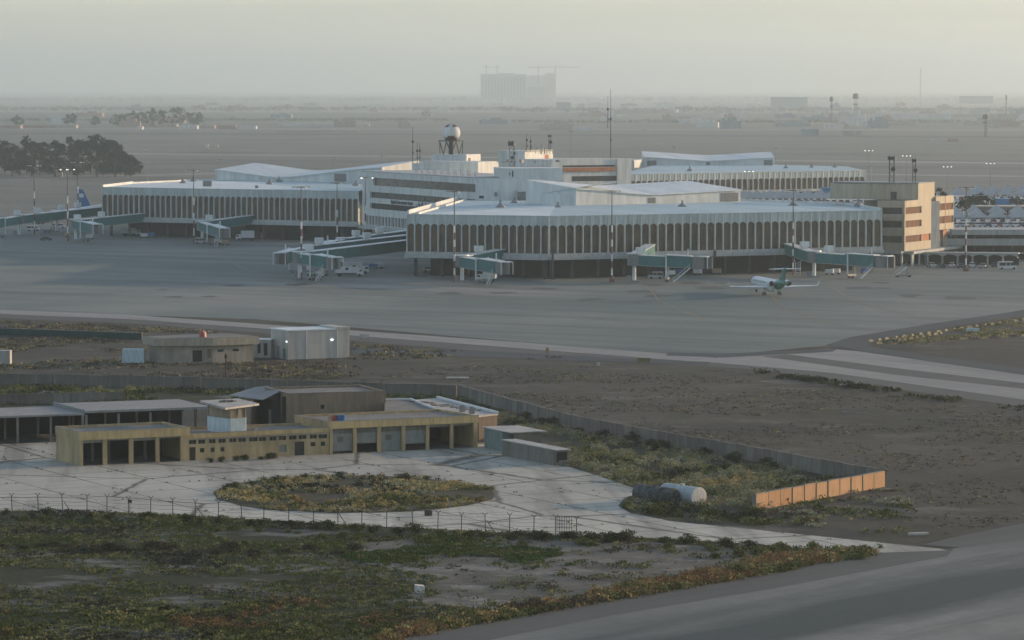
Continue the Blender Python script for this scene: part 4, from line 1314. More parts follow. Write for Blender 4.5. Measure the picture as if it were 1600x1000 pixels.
# ---------------------------------------------------------------- regional jet
def aircraft():
    p = W(1202, 460.5, 0)
    root = empty('passenger_jet', tuple(p), R(11), 'white twin-engined jet with green tail and high tailplane, seen from behind on the apron', 'aircraft')
    # local frame: +y forward (nose), +x right wing
    f = MB()
    prof = [(-16.5, 0.12, 1.15), (-15.6, 0.45, 1.0), (-14, 0.75, 0.75), (-12, 1.1, 0.4), (-9.5, 1.32, 0.1), (-6, 1.35, 0), (12, 1.35, 0), (14, 1.25, -0.02), (15.6, 1.0, -0.12), (16.8, 0.62, -0.3), (17.5, 0.12, -0.42)]
    zf = 3.0
    f.lathe((0, 0, zf), (0, 1, 0), [a for a in prof if a[0] >= -9.5], 20)
    body = f.build('fuselage', 'jet_white', root, smooth=True)
    f = MB(); f.lathe((0, 0, zf), (0, 1, 0), [a for a in prof if a[0] <= -9.5], 20); f.tube((0, -16.5, zf + 1.15), (0, -16.7, zf + 1.15), .12, .1, 8)
    f.build('tail_cone', 'green_paint', root, smooth=True)
    w = MB()
    for s in (-1, 1):
        for k in range(16):
            w.box((s * 1.345, -4 + k * 1.05, zf + 0.35), 0.03, 0.3, 0.42)
    w.build('cabin_windows', 'window_dark', body)
    f = MB(); f.lathe((0, -1.2, zf - 1.0), (0, 1, 0), [(-4.5, .1), (-3.5, .8), (-1.5, 1.15), (2.5, 1.15), (4.5, .7), (5.4, .1)], 14); f.build('belly_fairing', 'jet_white', root, smooth=True)
    for s in (-1, 1):
        g = MB()
        c = [(-0.9, 3.6), (12.0, -2.3)]
        def sec(x, y0, ch, th, z):
            return [(s * x, y0, z), (s * x, y0 - ch * .3, z + th * .6), (s * x, y0 - ch, z), (s * x, y0 - ch * .4, z - th * .5)]
        a = sec(0.6, 2.8, 5.6, .62, zf - .95); b = sec(4.3, 0.6, 3.4, .42, zf - .80); d = sec(12.0, -3.4, 1.3, .16, zf - .45)
        vs = a + b + d
        fs = []
        for r0 in (0, 4):
            for i in range(4):
                q = (r0 + i, r0 + (i + 1) % 4, r0 + 4 + (i + 1) % 4, r0 + 4 + i)
                fs.append(q if s > 0 else q[::-1])
        fs.append((8, 9, 10, 11) if s < 0 else (11, 10, 9, 8))
        g.add(vs, fs)
        wg = g.build('wing', 'jet_white', root)
        g = MB(); vs = [(s * 12.0, -3.4, zf - .45), (s * 12.0, -4.7, zf - .45), (s * 12.35, -5.1, zf + .75), (s * 12.35, -4.4, zf + .75)]
        g.add(vs + [(v[0] + .08, v[1], v[2]) for v in vs], [(0, 1, 2, 3), (7, 6, 5, 4), (0, 4, 5, 1), (1, 5, 6, 2), (2, 6, 7, 3), (3, 7, 4, 0)]); g.build('winglet', 'jet_white', wg)
        # engine
        ex = s * 2.35; ez = zf + .55
        g = MB(); g.lathe((ex, -11.6, ez), (0, 1, 0), [(0, .50), (0.9, .74), (2.2, .80), (3.6, .76), (4.0, .66)], 16); e = g.build('engine', 'jet_white', root, smooth=True)
        g = MB(); g.lathe((ex, -11.75, ez), (0, 1, 0), [(0.0, .46), (.02, .01)], 16); g.lathe((ex, -12.1, ez), (0, 1, 0), [(0, .05), (.5, .3), (.9, .3)], 12); g.build('exhaust', 'dark_metal', e)
        g = MB(); g.lathe((ex, -11.72, ez), (0, 1, 0), [(-.1, .52), (.5, .68), (.52, .46), (-.1, .46)], 16); g.build('exhaust_ring', 'dark_metal', e)
        g = MB(); g.beam((s * 1.0, -9.6, zf + .4), (ex, -9.6, ez), 2.2, .25); g.build('pylon', 'jet_white', e)
        # tailplane
        g = MB()
        zt = zf + 4.55
        a = [(0, -13.6, zt), (0, -14.4, zt + .14), (0, -16.0, zt), (0, -14.6, zt - .12)]
        b = [(s * 4.3, -15.6, zt + .0), (s * 4.3, -16.0, zt + .06), (s * 4.3, -16.9, zt), (s * 4.3, -16.1, zt - .05)]
        fs = []
        for i in range(4):
            q = (i, (i + 1) % 4, 4 + (i + 1) % 4, 4 + i)
            fs.append(q if s > 0 else q[::-1])
        fs.append((7, 6, 5, 4) if s > 0 else (4, 5, 6, 7))
        g.add(a + b, fs); g.build('tailplane', 'jet_white', root)
        # main gear
        g = MB(); g.beam((s * 2.05, -2.6, .5), (s * 2.05, -2.6, zf - .9), .22, .22); lg = g.build('landing_gear', 'grey_metal', root)
        for k in (-1, 1):
            g = MB(); g.tube((s * 2.05 + k * .18, -2.6, .45), (s * 2.05 + k * .46, -2.6, .45), .46, .46, 14); g.build('wheel', 'dark_metal', lg)
    g = MB()
    v = [(0, -9.6, zf + 1.1), (0, -15.2, zf + 1.3), (0, -16.6, zf + 4.5), (0, -13.4, zf + 4.5), (0, -11.6, zf + 2.2)]
    n = len(v)
    g.add([(.17, a[1], a[2]) for a in v] + [(-.17, a[1], a[2]) for a in v], [tuple(range(n))[::-1], tuple(range(n, 2 * n))] + [(i, (i + 1) % n, n + (i + 1) % n, n + i) for i in range(n)])
    g.build('tail_fin', 'green_paint', root)
    g = MB(); g.lathe((0, -16.9, zf + 4.6), (0, 1, 0), [(0, .05), (.8, .22), (2.6, .24), (3.8, .05)], 10); g.build('fin_cap', 'green_paint', root, smooth=True)
    g = MB(); g.beam((0, 13.6, .4), (0, 13.6, zf - 1), .18, .18); lg = g.build('nose_gear', 'grey_metal', root)
    g = MB(); g.tube((-.25, 13.6, .35), (.25, 13.6, .35), .35, .35, 12); g.build('wheel', 'dark_metal', lg)
    g = MB(); g.box((0, 16.1, zf + .52), 1.3, .9, .3); g.build('cockpit_window', 'window_dark', body)
plain('blue_paint', (0.02, 0.14, 0.34), 0.4, 0.1, 0.5)
plain('jet_white', (0.72, 0.76, 0.75), 0.35, 0.06, 0.5, streak=False)
aircraft()
# tail fin of a second plane behind the left bridges
def tail_plane():
    p = W(124, 352, 0)
    root = empty('parked_airliner', tuple(p), 0, 'plane at the far left bridges, only its blue tail fin seen above them', 'aircraft')
    zf = 4.2
    s = 1
    v = [(0.2, zf + 1.8), (7.2, zf + 1.9), (4.6, zf + 3.6), (1.6, zf + 10.0), (-1.1, zf + 10.2), (-0.2, zf + 4)]
    g = MB(); n = len(v)
    g.add([(a, .2, b) for a, b in v] + [(a, -.2, b) for a, b in v], [tuple(range(n)), tuple(range(n, 2 * n))[::-1]] + [(i, n + i, n + (i + 1) % n, (i + 1) % n) for i in range(n)])
    g.build('tail_fin', 'blue_paint', root)
    g = MB(); g.box((0.9, -.22, zf + 7.6), 1.7, .06, 1.5); g.build('fin_mark', 'jet_white', root)
    g = MB(); g.lathe((-2.5, 0, zf), (1, 0, 0), [(0, .2, 1.2), (3, .9, .8), (8, 1.8, .1), (14, 1.9, 0), (32, 1.9, 0), (35, 1.2, 0), (37, .2, -.4)], 16); g.build('fuselage', 'jet_white', root, smooth=True)
    g = MB(); g.beam((1, -5.5, zf + 1.3), (1, 5.5, zf + 1.3), 1.6, .2, ); g.build('tailplane', 'jet_white', root)
    for a in (14, 31):
        g = MB(); g.beam((a, 0, .5), (a, 0, zf - 1.5), .3, .3); lg = g.build('landing_gear', 'grey_metal', root)
        g = MB(); g.tube((a, -.6, .5), (a, .6, .5), .5, .5, 12); g.build('wheel', 'dark_metal', lg)
    g = MB(); g.beam((17, -14, zf - 1), (17, 14, zf - 1), 3.5, .4); g.build('wing', 'jet_white', root)
tail_plane()

# ---------------------------------------------------------------- vehicles
plain('car_white', (0.62, 0.63, 0.62), 0.35, 0.05, 1, streak=False)
plain('car_silver', (0.36, 0.38, 0.38), 0.35, 0.05, 1, streak=False)
plain('car_dark', (0.04, 0.05, 0.055), 0.35, 0.05, 1, streak=False)
plain('car_red', (0.33, 0.07, 0.05), 0.35, 0.05, 1, streak=False)
plain('car_tan', (0.42, 0.29, 0.17), 0.4, 0.05, 1, streak=False)
plain('tyre_black', (0.02, 0.02, 0.02), 0.9, 0.05, 1, streak=False)
def profile_body(mb, prof, w, z_in=0.0):
    """side profile (x, z) extruded over width w"""
    n = len(prof)
    mb.add([(x, -w / 2, z) for x, z in prof] + [(x, w / 2, z) for x, z in prof], [tuple(range(n)), tuple(range(n, 2 * n))[::-1]] + [(i, n + i, n + (i + 1) % n, (i + 1) % n) for i in range(n)])
def wheels(root, xs, w, r):
    w0 = None
    for x in xs:
        for s in (-1, 1):
            if w0 is None:
                m = MB(); m.tube((0, -.13, 0), (0, .13, 0), r, r, 14); w0 = m.build('wheel', 'tyre_black', root, loc=(x, s * w / 2, r))
            else: inst(w0, (x, s * w / 2, r), 0, root)
def car(mat='car_white', low=False):
    root = empty('parked_car', (0, 0, 0))
    m = MB()
    profile_body(m, [(-2.2, .35), (2.2, .35), (2.25, .75), (1.3, .95), (-1.9, 1.0), (-2.25, .8)], 1.75)
    m.build('body', mat, root)
    m = MB(); profile_body(m, [(-1.75, .98), (1.15, .95), (.45, 1.42), (-1.2, 1.45)], 1.5); c = m.build('cabin', 'window_dark', root)
    m = MB(); profile_body(m, [(-1.22, 1.452), (.47, 1.422), (.4, 1.5), (-1.1, 1.52)], 1.42); m.build('roof', mat, root)
    wheels(root, (-1.35, 1.4), 1.66, .33)
    return root
def van(mat='car_white', L=4.9, h=2.1):
    root = empty('white_van', (0, 0, 0))
    m = MB(); profile_body(m, [(-L / 2, .35), (L / 2, .35), (L / 2, .95), (L / 2 - .55, 1.15), (-L / 2, 1.15)], 1.8); m.build('body', mat, root)
    m = MB(); profile_body(m, [(-L / 2 + .03, 1.153), (L / 2 - .6, 1.153), (L / 2 - 1.15, h - .3), (-L / 2 + .05, h - .3)], 1.7); m.build('windows', 'window_dark', root)
    m = MB(); profile_body(m, [(-L / 2, h - .297), (L / 2 - 1.15, h - .297), (L / 2 - 1.3, h), (-L / 2 + .1, h)], 1.78); m.build('roof', mat, root)
    for x in (-L / 2 + .06, -L * .1, L * .12):
        m = MB(); m.box((x, 0, 1.47), .16, 1.76, h - 1.42); m.build('pillar', mat, root)
    wheels(root, (-L / 2 + .9, L / 2 - .95), 1.7, .35)
    return root
def box_truck(mat='car_white', L=7.0, h=3.2, lift=0.0):
    root = empty('service_truck', (0, 0, 0))
    m = MB(); m.box((-.9, 0), L - 2.0, 2.3, h - 1.0, 0, z0=1.0 + lift); m.build('cargo_box', mat, root)
    m = MB(); profile_body(m, [(L / 2 - 1.85, .5), (L / 2, .5), (L / 2, 1.4), (L / 2 - .4, 2.2), (L / 2 - 1.85, 2.3)], 2.2); cb = m.build('cab', mat, root)
    m = MB(); m.box((L / 2 - .75, 0, 1.75), .8, 2.24, .55); m.build('cab_window', 'window_dark', cb)
    m = MB(); m.box((0, 0), L - .3, 1.2, .4, 0, z0=.55); m.build('chassis', 'dark_metal', root)
    m = MB(); m.box((-.6, -1.16), .9, .04, .7, 0, z0=1.9 + lift); m.build('side_hatch', 'window_dark', root)
    wheels(root, (-L / 2 + 1.3, L / 2 - 1.1), 2.1, .45)
    return root
def place(o, px, yg, rz, label, cat, group, z=0.0):
    p = G(px, yg, z); o.location = (p.x, p.y, z + .03 if z == 0 else z); o.rotation_euler = (0, 0, rz)
    return tag(o, label, cat, group)
ap = 'service vehicles on the apron'
place(box_truck(L=7.6, h=3.4), 556, 428, R(8), 'white high box truck behind the three green bridges', 'truck', ap)
place(box_truck(L=8.2, h=2.7), 546, 432, R(-4), 'long low white truck in front of the high box truck', 'truck', ap)
place(box_truck(L=6.8, h=3.5), 383, 376, R(184), 'white box truck with small dark hatch under the left pier', 'truck', ap)
place(box_truck(L=5.6, h=2.8), 760, 441, R(170), 'white truck under the arm of the bridge left of the near pier corner', 'truck', ap)
place(box_truck(mat='car_silver', L=7.2, h=2.9), 205, 369, R(2), 'grey tanker-like truck under the long walkway at the left pier corner', 'truck', ap)
place(van(), 418, 373, R(6), 'white car alone in the dark below the left pier', 'van', ap)
place(van(), 886, 430, R(184), 'small white van below the near pier right of its corner', 'van', ap)
place(van(mat='car_silver'), 940, 428, R(4), 'grey van left of the banded mast under the near pier', 'van', ap)
place(van(), 52, 361, R(0), 'white van below the leftmost green bridge', 'van', ap)
place(car('car_dark'), 72, 376, R(10), 'dark car alone on the apron below the leftmost bridges', 'car', ap)
place(van(), 92, 357, R(4), 'white van between the two leftmost masts', 'van', ap)
place(car('car_silver'), 672, 425, R(2), 'pale flat car before the left tip of the near pier', 'car', ap)
place(van(mat='car_silver', L=4.4), 1024, 436, R(180), 'grey green tug under the square bridge', 'tug', ap)
place(van(mat='car_silver', L=5.0), 1162, 421, R(0), 'grey vehicle deep under the near pier left of the plane', 'van', ap)
place(van(mat='car_silver', L=4.6), 492, 438, R(0), 'pale green baggage tug beside the tall red and white mast', 'tug', ap)
place(van(mat='car_silver', L=4.2), 314, 381, R(0), 'small white tug under the bridge of the left pier', 'tug', ap)
place(van(L=5.6, h=2.4), 1574, 421, R(8), 'white minibus at the right end of the vaulted walkway', 'minibus', 'cars by the vaulted walkway')
for i, (px, m_) in enumerate([(1455, 'car_white'), (1470, 'car_dark'), (1487, 'car_white'), (1501, 'car_dark'), (1519, 'car_white'), (1536, 'car_silver'), (1555, 'car_dark')]):
    place(car(m_), px, 418 + (i % 2), R(90 + rnd.uniform(-15, 15)), '%s car, number %s from the office in the row before the vaulted walkway' % (m_[4:], ['one', 'two', 'three', 'four', 'five', 'six', 'seven'][i]), 'car', 'cars by the vaulted walkway')
# baggage carts, loaders and cones at the stands
def cart(mat):
    root = empty('baggage_cart', (0, 0, 0))
    m = MB(); m.box((0, 0), 2.6, 1.4, .15, 0, z0=.45); m.beam((1.3, 0, .5), (2.3, 0, .35), .08, .08); m.build('platform', 'grey_metal', root)
    m = MB(); m.box((0, 0), 2.4, 1.3, 1.1, 0, z0=.61); m.build('cover', mat, root)
    wheels(root, (-.9, .9), 1.2, .22)
    return root
ck = {'car_white': cart('car_white'), 'blue_paint': cart('blue_paint'), 'car_tan': cart('car_tan')}
cu = set()
for i, (x, y, mt) in enumerate([(500, 434, 'car_white'), (505, 431, 'car_tan'), (583, 421, 'blue_paint'), (592, 420, 'car_white'), (770, 436, 'car_white'), (778, 434, 'blue_paint'), (813, 430, 'car_tan'), (1048, 432, 'car_white'), (1060, 430, 'blue_paint'), (1090, 430, 'car_white'), (1120, 429, 'car_tan'), (1296, 430, 'car_white'), (1306, 429, 'car_white'), (1352, 428, 'blue_paint'), (340, 382, 'car_white'), (352, 383, 'car_tan'), (225, 372, 'car_white'), (236, 371, 'blue_paint'), (140, 374, 'car_white'), (107, 371, 'car_tan')]):
    c = ck[mt] if mt not in cu else copy_tree(ck[mt]); cu.add(mt)
    nm = {'car_white': 'white', 'blue_paint': 'blue', 'car_tan': 'tan'}[mt]
    place(c, x, y, rnd.uniform(-.5, .5), '%s covered baggage cart standing in the shade by the boarding bridges' % nm, 'baggage cart', '%s baggage carts at the stands' % nm)
# mobile boarding steps at the right
def steps():
    root = empty('boarding_steps', tuple(W(1411, 433, 0)), R(10), 'pale mobile steps on the apron below the office block', 'boarding steps')
    m = MB()
    for s in (-1, 1):
        m.beam((-2.4, s * .7, .4), (1.2, s * .7, 3.0), .12, .2); m.beam((-2.4, s * .7, 1.4), (1.2, s * .7, 4.0), .06, .06)
    for k in range(9): m.box((-2.2 + k * .4, 0, .6 + k * .29), .35, 1.4, .06)
    m.build('stair', 'white_metal', root)
    m = MB(); m.box((0, 0), 4.6, 1.5, .35, 0, z0=.35); m.beam((1.2, .6, .5), (1.2, .6, 3), .12, .12); m.beam((1.2, -.6, .5), (1.2, -.6, 3), .12, .12); m.build('frame', 'grey_metal', root)
    wheels(root, (-1.8, 1.8), 1.6, .3)
steps()
# ---------------------------------------------------------------- parking deck
zd = 9.0
dk = [G(x, y, zd) for x, y in [(1484, 361.6), (1760, 361.6), (1760, 303.5), (1560, 303.5), (1140, 306.5), (1150, 318), (1370, 330)]]
root = empty('parking_deck', (dk[0].x, dk[0].y, 0), 0, 'long grey car park deck behind the office block covered with white tents', 'car park deck')
rp = [(p.x - dk[0].x, p.y - dk[0].y) for p in dk]
m = MB(); m.prism(rp, zd - 1.0, zd); m.build('deck', 'ledge_grey', root)
f = LF(Vector((0, 0, 0)), Vector((rp[1][0], rp[1][1], 0)))
m = MB(); f.box(m, 0, f.L, -.4, -.01, zd - 1.1, zd + .6); m.build('parapet', 'ledge_grey', root)
m = MB(); f.box(m, -3, f.L, -1.6, .3, 4.6, 6.7); m.build('mid_deck', 'ledge_grey', root)
m = MB(); f.box(m, -3, f.L, 3.0, 60, 0, zd - 1.1); m.build('back_wall', 'undercroft_dark', root)
m = MB(); f.box(m, -3, f.L, -2.0, 2, 1.9, 2.4); m.build('low_ledge', 'ledge_grey', root)
for k in range(10): pillar(root, f.p(2 + k * 6, 0.6), .6, zd - 1, f.a)
# tents
def tent(w=6.2, h=5.0, pole=2.3):
    root = empty('peaked_tent', (0, 0, 0))
    m = MB()
    n = 4
    a = w / 2
    ring = []
    for t, r in ((0, 1.0), (.35, .55), (.7, .2), (1.0, .02)):
        ring.append([(x * a * r, y * a * r, pole + (h - pole) * (t ** 0.8)) for x, y in ((-1, -1), (1, -1), (1, 1), (-1, 1))])
    vs = sum(ring, [])
    fs = [(k * 4 + i, k * 4 + (i + 1) % 4, k * 4 + 4 + (i + 1) % 4, k * 4 + 4 + i) for k in range(3) for i in range(4)]
    m.add(vs, fs)
    for i, (x, y) in enumerate(((-1, -1), (1, -1), (1, 1), (-1, 1))):
        x2, y2 = ((1, -1), (1, 1), (-1, 1), (-1, -1))[i]
        m.quad((x * a, y * a, pole - .35), (x2 * a, y2 * a, pole - .35), (x2 * a, y2 * a, pole), (x * a, y * a, pole))
    m.build('canopy', 'tent_white', root)
    for x, y in ((-1, -1), (1, -1), (1, 1), (-1, 1)):
        pm = MB(); pm.tube((x * a * .96, y * a * .96, 0), (x * a * .96, y * a * .96, pole), .08, .08, 6); pm.build('pole', 'white_metal', root)
    return root
plain('tent_white', (0.40, 0.42, 0.41), 0.8, 0.08, 0.4, streak=False)
t0 = tent()
cars = [car('car_white'), car('car_silver'), car('car_tan'), car('car_red'), car('car_dark')]
used_c = set()
first = [True]
ordn = ['first', 'second', 'third', 'fourth', 'fifth', 'sixth', 'seventh', 'eighth', 'ninth', 'tenth', 'eleventh', 'twelfth', 'thirteenth', 'fourteenth', 'fifteenth', 'sixteenth']
rows = [  # y pixel of the tent feet on the deck, x range, spacing, text
    (306.5, 1528, 1640, 23, 'farthest row at right edge'),
    (315.0, 1163, 1290, 20, 'row close before far pier'),
    (317.5, 1172, 1345, 21, 'row above near pier roof'),
    (312.0, 1496, 1640, 25, 'second farthest row at right edge'),
    (349.0, 1497, 1640, 31, 'nearest row behind parapet'),
    (341.5, 1488, 1620, 34, 'row behind the nearest'),
]
ci = 0
for y, x0, x1, dx, txt in rows:
    x = x0; k = 0
    while x < x1:
        o = t0 if first[0] else copy_tree(t0)
        first[0] = False
        s = 1.0
        place(o, x + rnd.uniform(-1, 1), y, rnd.uniform(-.1, .1), '%s tent from the left, %s' % (ordn[k], txt), 'tent', 'white peaked tents on the parking deck', z=zd)
        for q in (-1, 1):
            j = ci % 5 if rnd.random() < .6 else 0
            src = cars[j]
            c = src if j not in used_c else copy_tree(src)
            used_c.add(j)
            place(c, x + q * dx * .23, y + .8, R(90 + rnd.uniform(-5, 5)), '%s car, %s side under the %s tent, %s' % (['white', 'silver', 'tan', 'red', 'dark'][j], 'left' if q < 0 else 'right', ordn[k], txt), 'car', 'cars parked under the tents', z=zd)
            ci += 1
        x += dx; k += 1
for j in range(5):
    if j not in used_c: place(cars[j], 1495 + j * 12, 354, R(90), '%s car right behind the deck parapet' % ['white', 'silver', 'tan', 'red', 'dark'][j], 'car', 'cars parked under the tents', z=zd)
for k in range(13):
    c = copy_tree(cars[[0, 1, 0, 2, 0, 1, 4, 0, 3, 0, 1, 0, 4][k]])
    place(c, 1492 + k * 8.6, 354.5, R(90), '%s car from the office in the open row behind the deck parapet' % ordn[k], 'car', 'open row of cars on the deck', z=zd)
# long blue shed and blue tanks
def shed(name, px0, px1, yb, yt, z, mat, depth, label, cat, roof=None, wins=0, winmat='window_dark', dz=0.0, peak=0.0):
    a, b = G(px0, yb, z), G(px1, yb, z)
    a = Vector((a.x, a.y, 0)); b = Vector((b.x, b.y, 0))
    h = (yb - yt) / ((yb - YH) / (H - z))
    root = empty(name, (a.x, a.y, z), 0, label, cat)
    f = LF(Vector((0, 0, 0)), b - a)
    m = MB(); f.box(m, 0, f.L, 0, depth, 0, h); m.build('wall', mat, root)
    m = MB(); f.box(m, -.4, f.L + .4, -.4, depth + .4, h + .003, h + .35)
    m.build('roof', roof or mat, root)
    for k in range(wins):
        u = f.L * (k + .5) / wins
        m = MB(); f.box(m, u - .7, u + .7, -.06, -.005, h * .3, h * .68); m.build('window', winmat, root)
    return root
shed('blue_shed', 1286, 1331, 308, 294.5, zd, 'blue_tarp', 8, 'bright blue cube-like shelter at the right end of the far pier', 'shelter') if False else None
plain('blue_tarp', (0.03, 0.20, 0.38), 0.6, 0.1, 0.4)
plain('beige_wall', (0.30, 0.27, 0.22), 0.85, 0.1, 0.3)
plain('beige_light', (0.55, 0.47, 0.36), 0.85, 0.08, 0.3)
shed('blue_shelter', 1286, 1330, 306.0, 294.5, zd, 'blue_tarp', 8, 'bright blue shelter above the tents at the right end of the far pier', 'shelter')
shed('blue_shelter', 1557, 1583, 320.0, 312.0, zd, 'blue_tarp', 6, 'blue shelter behind the long beige building at the right edge', 'shelter')
shed('beige_building', 1524, 1660, 341, 323.5, zd, 'beige_wall', 10, 'long flat beige building with small windows among the tents at the right edge', 'building', 'beige_light', wins=7)
# ---------------------------------------------------------------- fire station complex
plain('ochre_wall', (0.42, 0.32, 0.17), 0.88, 0.24, 0.22, bump=0.2)
plain('ochre_fascia', (0.52, 0.385, 0.185), 0.85, 0.10, 0.25)
plain('tan_render', (0.32, 0.255, 0.175), 0.9, 0.16, 0.25, bump=0.2)
plain('brown_render', (0.26, 0.19, 0.12), 0.9, 0.24, 0.25, bump=0.2)
plain('roof_felt', (0.19, 0.185, 0.165), 0.9, 0.22, 0.25, streak=False)
plain('old_roof', (0.42, 0.41, 0.37), 0.85, 0.2, 0.4, streak=False)
plain('roof_sheet', (0.27, 0.265, 0.245), 0.7, 0.15, 0.3, streak=False)
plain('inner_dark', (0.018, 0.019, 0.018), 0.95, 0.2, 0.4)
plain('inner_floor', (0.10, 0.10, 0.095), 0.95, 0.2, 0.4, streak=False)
plain('roller_door', (0.24, 0.245, 0.215), 0.7, 0.12, 0.6)
plain('annex_brown', (0.14, 0.11, 0.08), .9, .1, .3)
plain('pale_blue_panel', (0.52, 0.62, 0.63), 0.6, 0.06, 0.5)
plain('mud_concrete', (0.165, 0.152, 0.122), 0.92, 0.18, 0.3, bump=0.25)
plain('mud_concrete_light', (0.215, 0.20, 0.165), 0.92, 0.18, 0.3, bump=0.25)
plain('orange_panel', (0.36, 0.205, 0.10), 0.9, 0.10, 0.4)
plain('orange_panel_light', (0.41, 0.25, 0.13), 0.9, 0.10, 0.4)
plain('wood_dark', (0.05, 0.042, 0.035), 0.85, 0.2, 1.0)
O_, E_ = G(126, 728.5), G(747, 699.0)
S = LF(O_, E_)
def SX(x, v=0.0, z=0.0): return S.ux(x, v, z)
def room(root, fr, u0, u1, v0, v1, h, wall='ochre_wall', th=0.35, ops=(), fascia=None, zf=None, roof='roof_felt', parap=0.35, back=True, proud=0.0, side_l=True, side_r=True, floor=True, inner='inner_dark'):
    m = MB()
    zf = h if zf is None else zf
    wall_open(m, fr, u0, u1, v0, v0 + th, 0, zf, list(ops))
    m.build('front_wall', wall, root)
    if side_l:
        m = MB(); fr.box(m, u0, u0 + th, v0 + th + .002, v1, 0, zf); m.build('side_wall', wall, root)
    if side_r:
        m = MB(); fr.box(m, u1 - th, u1, v0 + th + .002, v1, 0, zf); m.build('side_wall', wall, root)
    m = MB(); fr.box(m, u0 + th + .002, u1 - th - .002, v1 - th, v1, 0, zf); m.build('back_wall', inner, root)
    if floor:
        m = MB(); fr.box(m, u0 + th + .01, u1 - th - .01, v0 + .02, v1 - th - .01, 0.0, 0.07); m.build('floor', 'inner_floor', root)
    if fascia:
        m = MB(); 
        fr.box(m, u0 - proud, u1 + proud, v0 - proud, v0 + th, zf + .002, h)
        m.build('fascia', fascia, root)
        m = MB(); fr.box(m, u0 - proud, u0 + th, v0 + th + .002, v1, zf + .002, h); m.build('side_fascia', wall, root)
        m = MB(); fr.box(m, u1 - th, u1 + proud, v0 + th + .002, v1, zf + .002, h); m.build('side_fascia', wall, root)
    m = MB(); fr.box(m, u0 + th + .003, u1 - th - .003, v0 + th + .003, v1 + .0, h - parap - .2, h - parap); m.build('roof', roof, root)
    m = MB(); fr.box(m, u0 - .05, u1 + .05, v1 - .001, v1 + .28, h - parap - .1, h); m.build('rear_parapet', wall, root)
    # thin pale coping
    m = MB(); fr.box(m, u0 - proud - .03, u1 + proud + .03, v0 - proud - .03, v0 + .12, h + .002, h + .07); fr.box(m, u0 - .05, u0 + .2, v0 + .122, v1, h + .002, h + .075); m.build('coping', 'roof_sheet', root)
# A: left garage with four open bays
ua1 = SX(295.5)
hA = 5.0
root = empty('garage', tuple(S.p(0, 0, 0)), 0, 'left ochre garage with four open dark bays at the end of the fire station', 'garage')
def shift_frame(fr, root):
    f = LF(fr.p(0, 0), fr.p(10, 0)); f.L = fr.L
    f.O = f.O - Vector((root.location.x, root.location.y, 0)); return f
SA = shift_frame(S, root)
bays = [(127.5, 161), (168, 202), (208.7, 243.7), (249.5, 282.5)]
opsA = [(max(.8, SX(a)), SX(b), 0.0, 3.75) for a, b in bays]
opsA[0] = (0.35, opsA[0][1], 0, 3.75)
# front left pier
opsA[0] = (SX(128) + .2, SX(161), 0, 3.75)
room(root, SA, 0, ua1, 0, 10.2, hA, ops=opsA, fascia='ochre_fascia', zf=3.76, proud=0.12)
for k, (a, b, _, _) in enumerate(opsA):
    m = MB(); SA.box(m, a, b, .36, .5, 3.3 if k in (0, 2) else 3.5, 3.75); m.build('roller_box', 'roller_door', root)
for a in (opsA[0][1], opsA[1][1] - 1.5, opsA[2][1]):
    m = MB(); SA.box(m, a + .1, a + .5, 5, 5.4, 0, 4.3); m.build('inner_post', 'mud_concrete', root)
# C: low link with clerestory windows
root = empty('office_wing', tuple(S.p(ua1, 0, 0)), 0, 'low ochre link building with a row of high windows between the two garages', 'building')
SC = shift_frame(S, root)
uc0, uc1 = ua1 + .02, SX(515.5) - .02
def zC(y, yb): return HZ(yb, y)
hC = 4.0
opsC = []
wins = [(296.5, 308), (311, 322), (328, 338), (342.5, 354), (359.5, 370.5), (374, 385.5), (390.5, 404), (406, 417), (422.5, 433), (436.5, 448.5), (453, 464.5), (468, 480.5), (485.5, 496.5), (499, 512.5)]
for a, b in wins: opsC.append((SX(a), SX(b), 2.45, 3.05))
small = [(313.5, 320.5), (330, 336.5), (345.5, 352), (486.5, 494), (502.5, 509.5)]
for a, b in small: opsC.append((SX(a), SX(b), 1.15 if a < 400 else 1.3, 1.8 if a < 400 else 1.95))
opsC.append((SX(437.5), SX(449), 0.65, 1.75))
opsC.append((SX(297), SX(307), 0.0, 2.0)); opsC.append((SX(461.5), SX(477), 0.0, 2.1))
v0C = .25
room(root, SC, uc0, uc1, v0C, 10.0, hC, ops=opsC, fascia='ochre_fascia', zf=3.35, proud=0.10)
for i, (a, b, z0, z1) in enumerate(opsC):
    if z0 == 0.0:
        m = MB(); SC.box(m, a, b, v0C + .2, v0C + .26, 0.02, z1); m.build('door', 'wood_dark', root)
    elif i < 14:
        m = MB(); SC.box(m, a, b, v0C + .22, v0C + .26, z0, z1); w = m.build('window', 'window_dark', root)
        m = MB(); SC.box(m, (a + b) / 2 - .03, (a + b) / 2 + .03, v0C + .16, v0C + .215, z0, z1); m.build('frame', 'grey_metal', w)
    else:
        m = MB(); SC.box(m, a, b, v0C + .22, v0C + .26, z0, z1); m.build('window', 'window_dark' if i != 19 else 'roller_door', root)
m = MB(); SC.box(m, uc0, uc1, v0C - .3, v0C - .002, 3.1, 3.2); m.build('sun_shelf', 'roof_sheet', root)
m = MB()
for k in range(7): SC.box(m, uc0 + 8.5 + k * .7, uc0 + 8.9 + k * .7, 3.5 + (k % 3) * .5, 3.9 + (k % 3) * .5, hC - .36, hC - .1 + .1 * (k % 2))
m.build('rubble', 'mud_concrete_light', root)
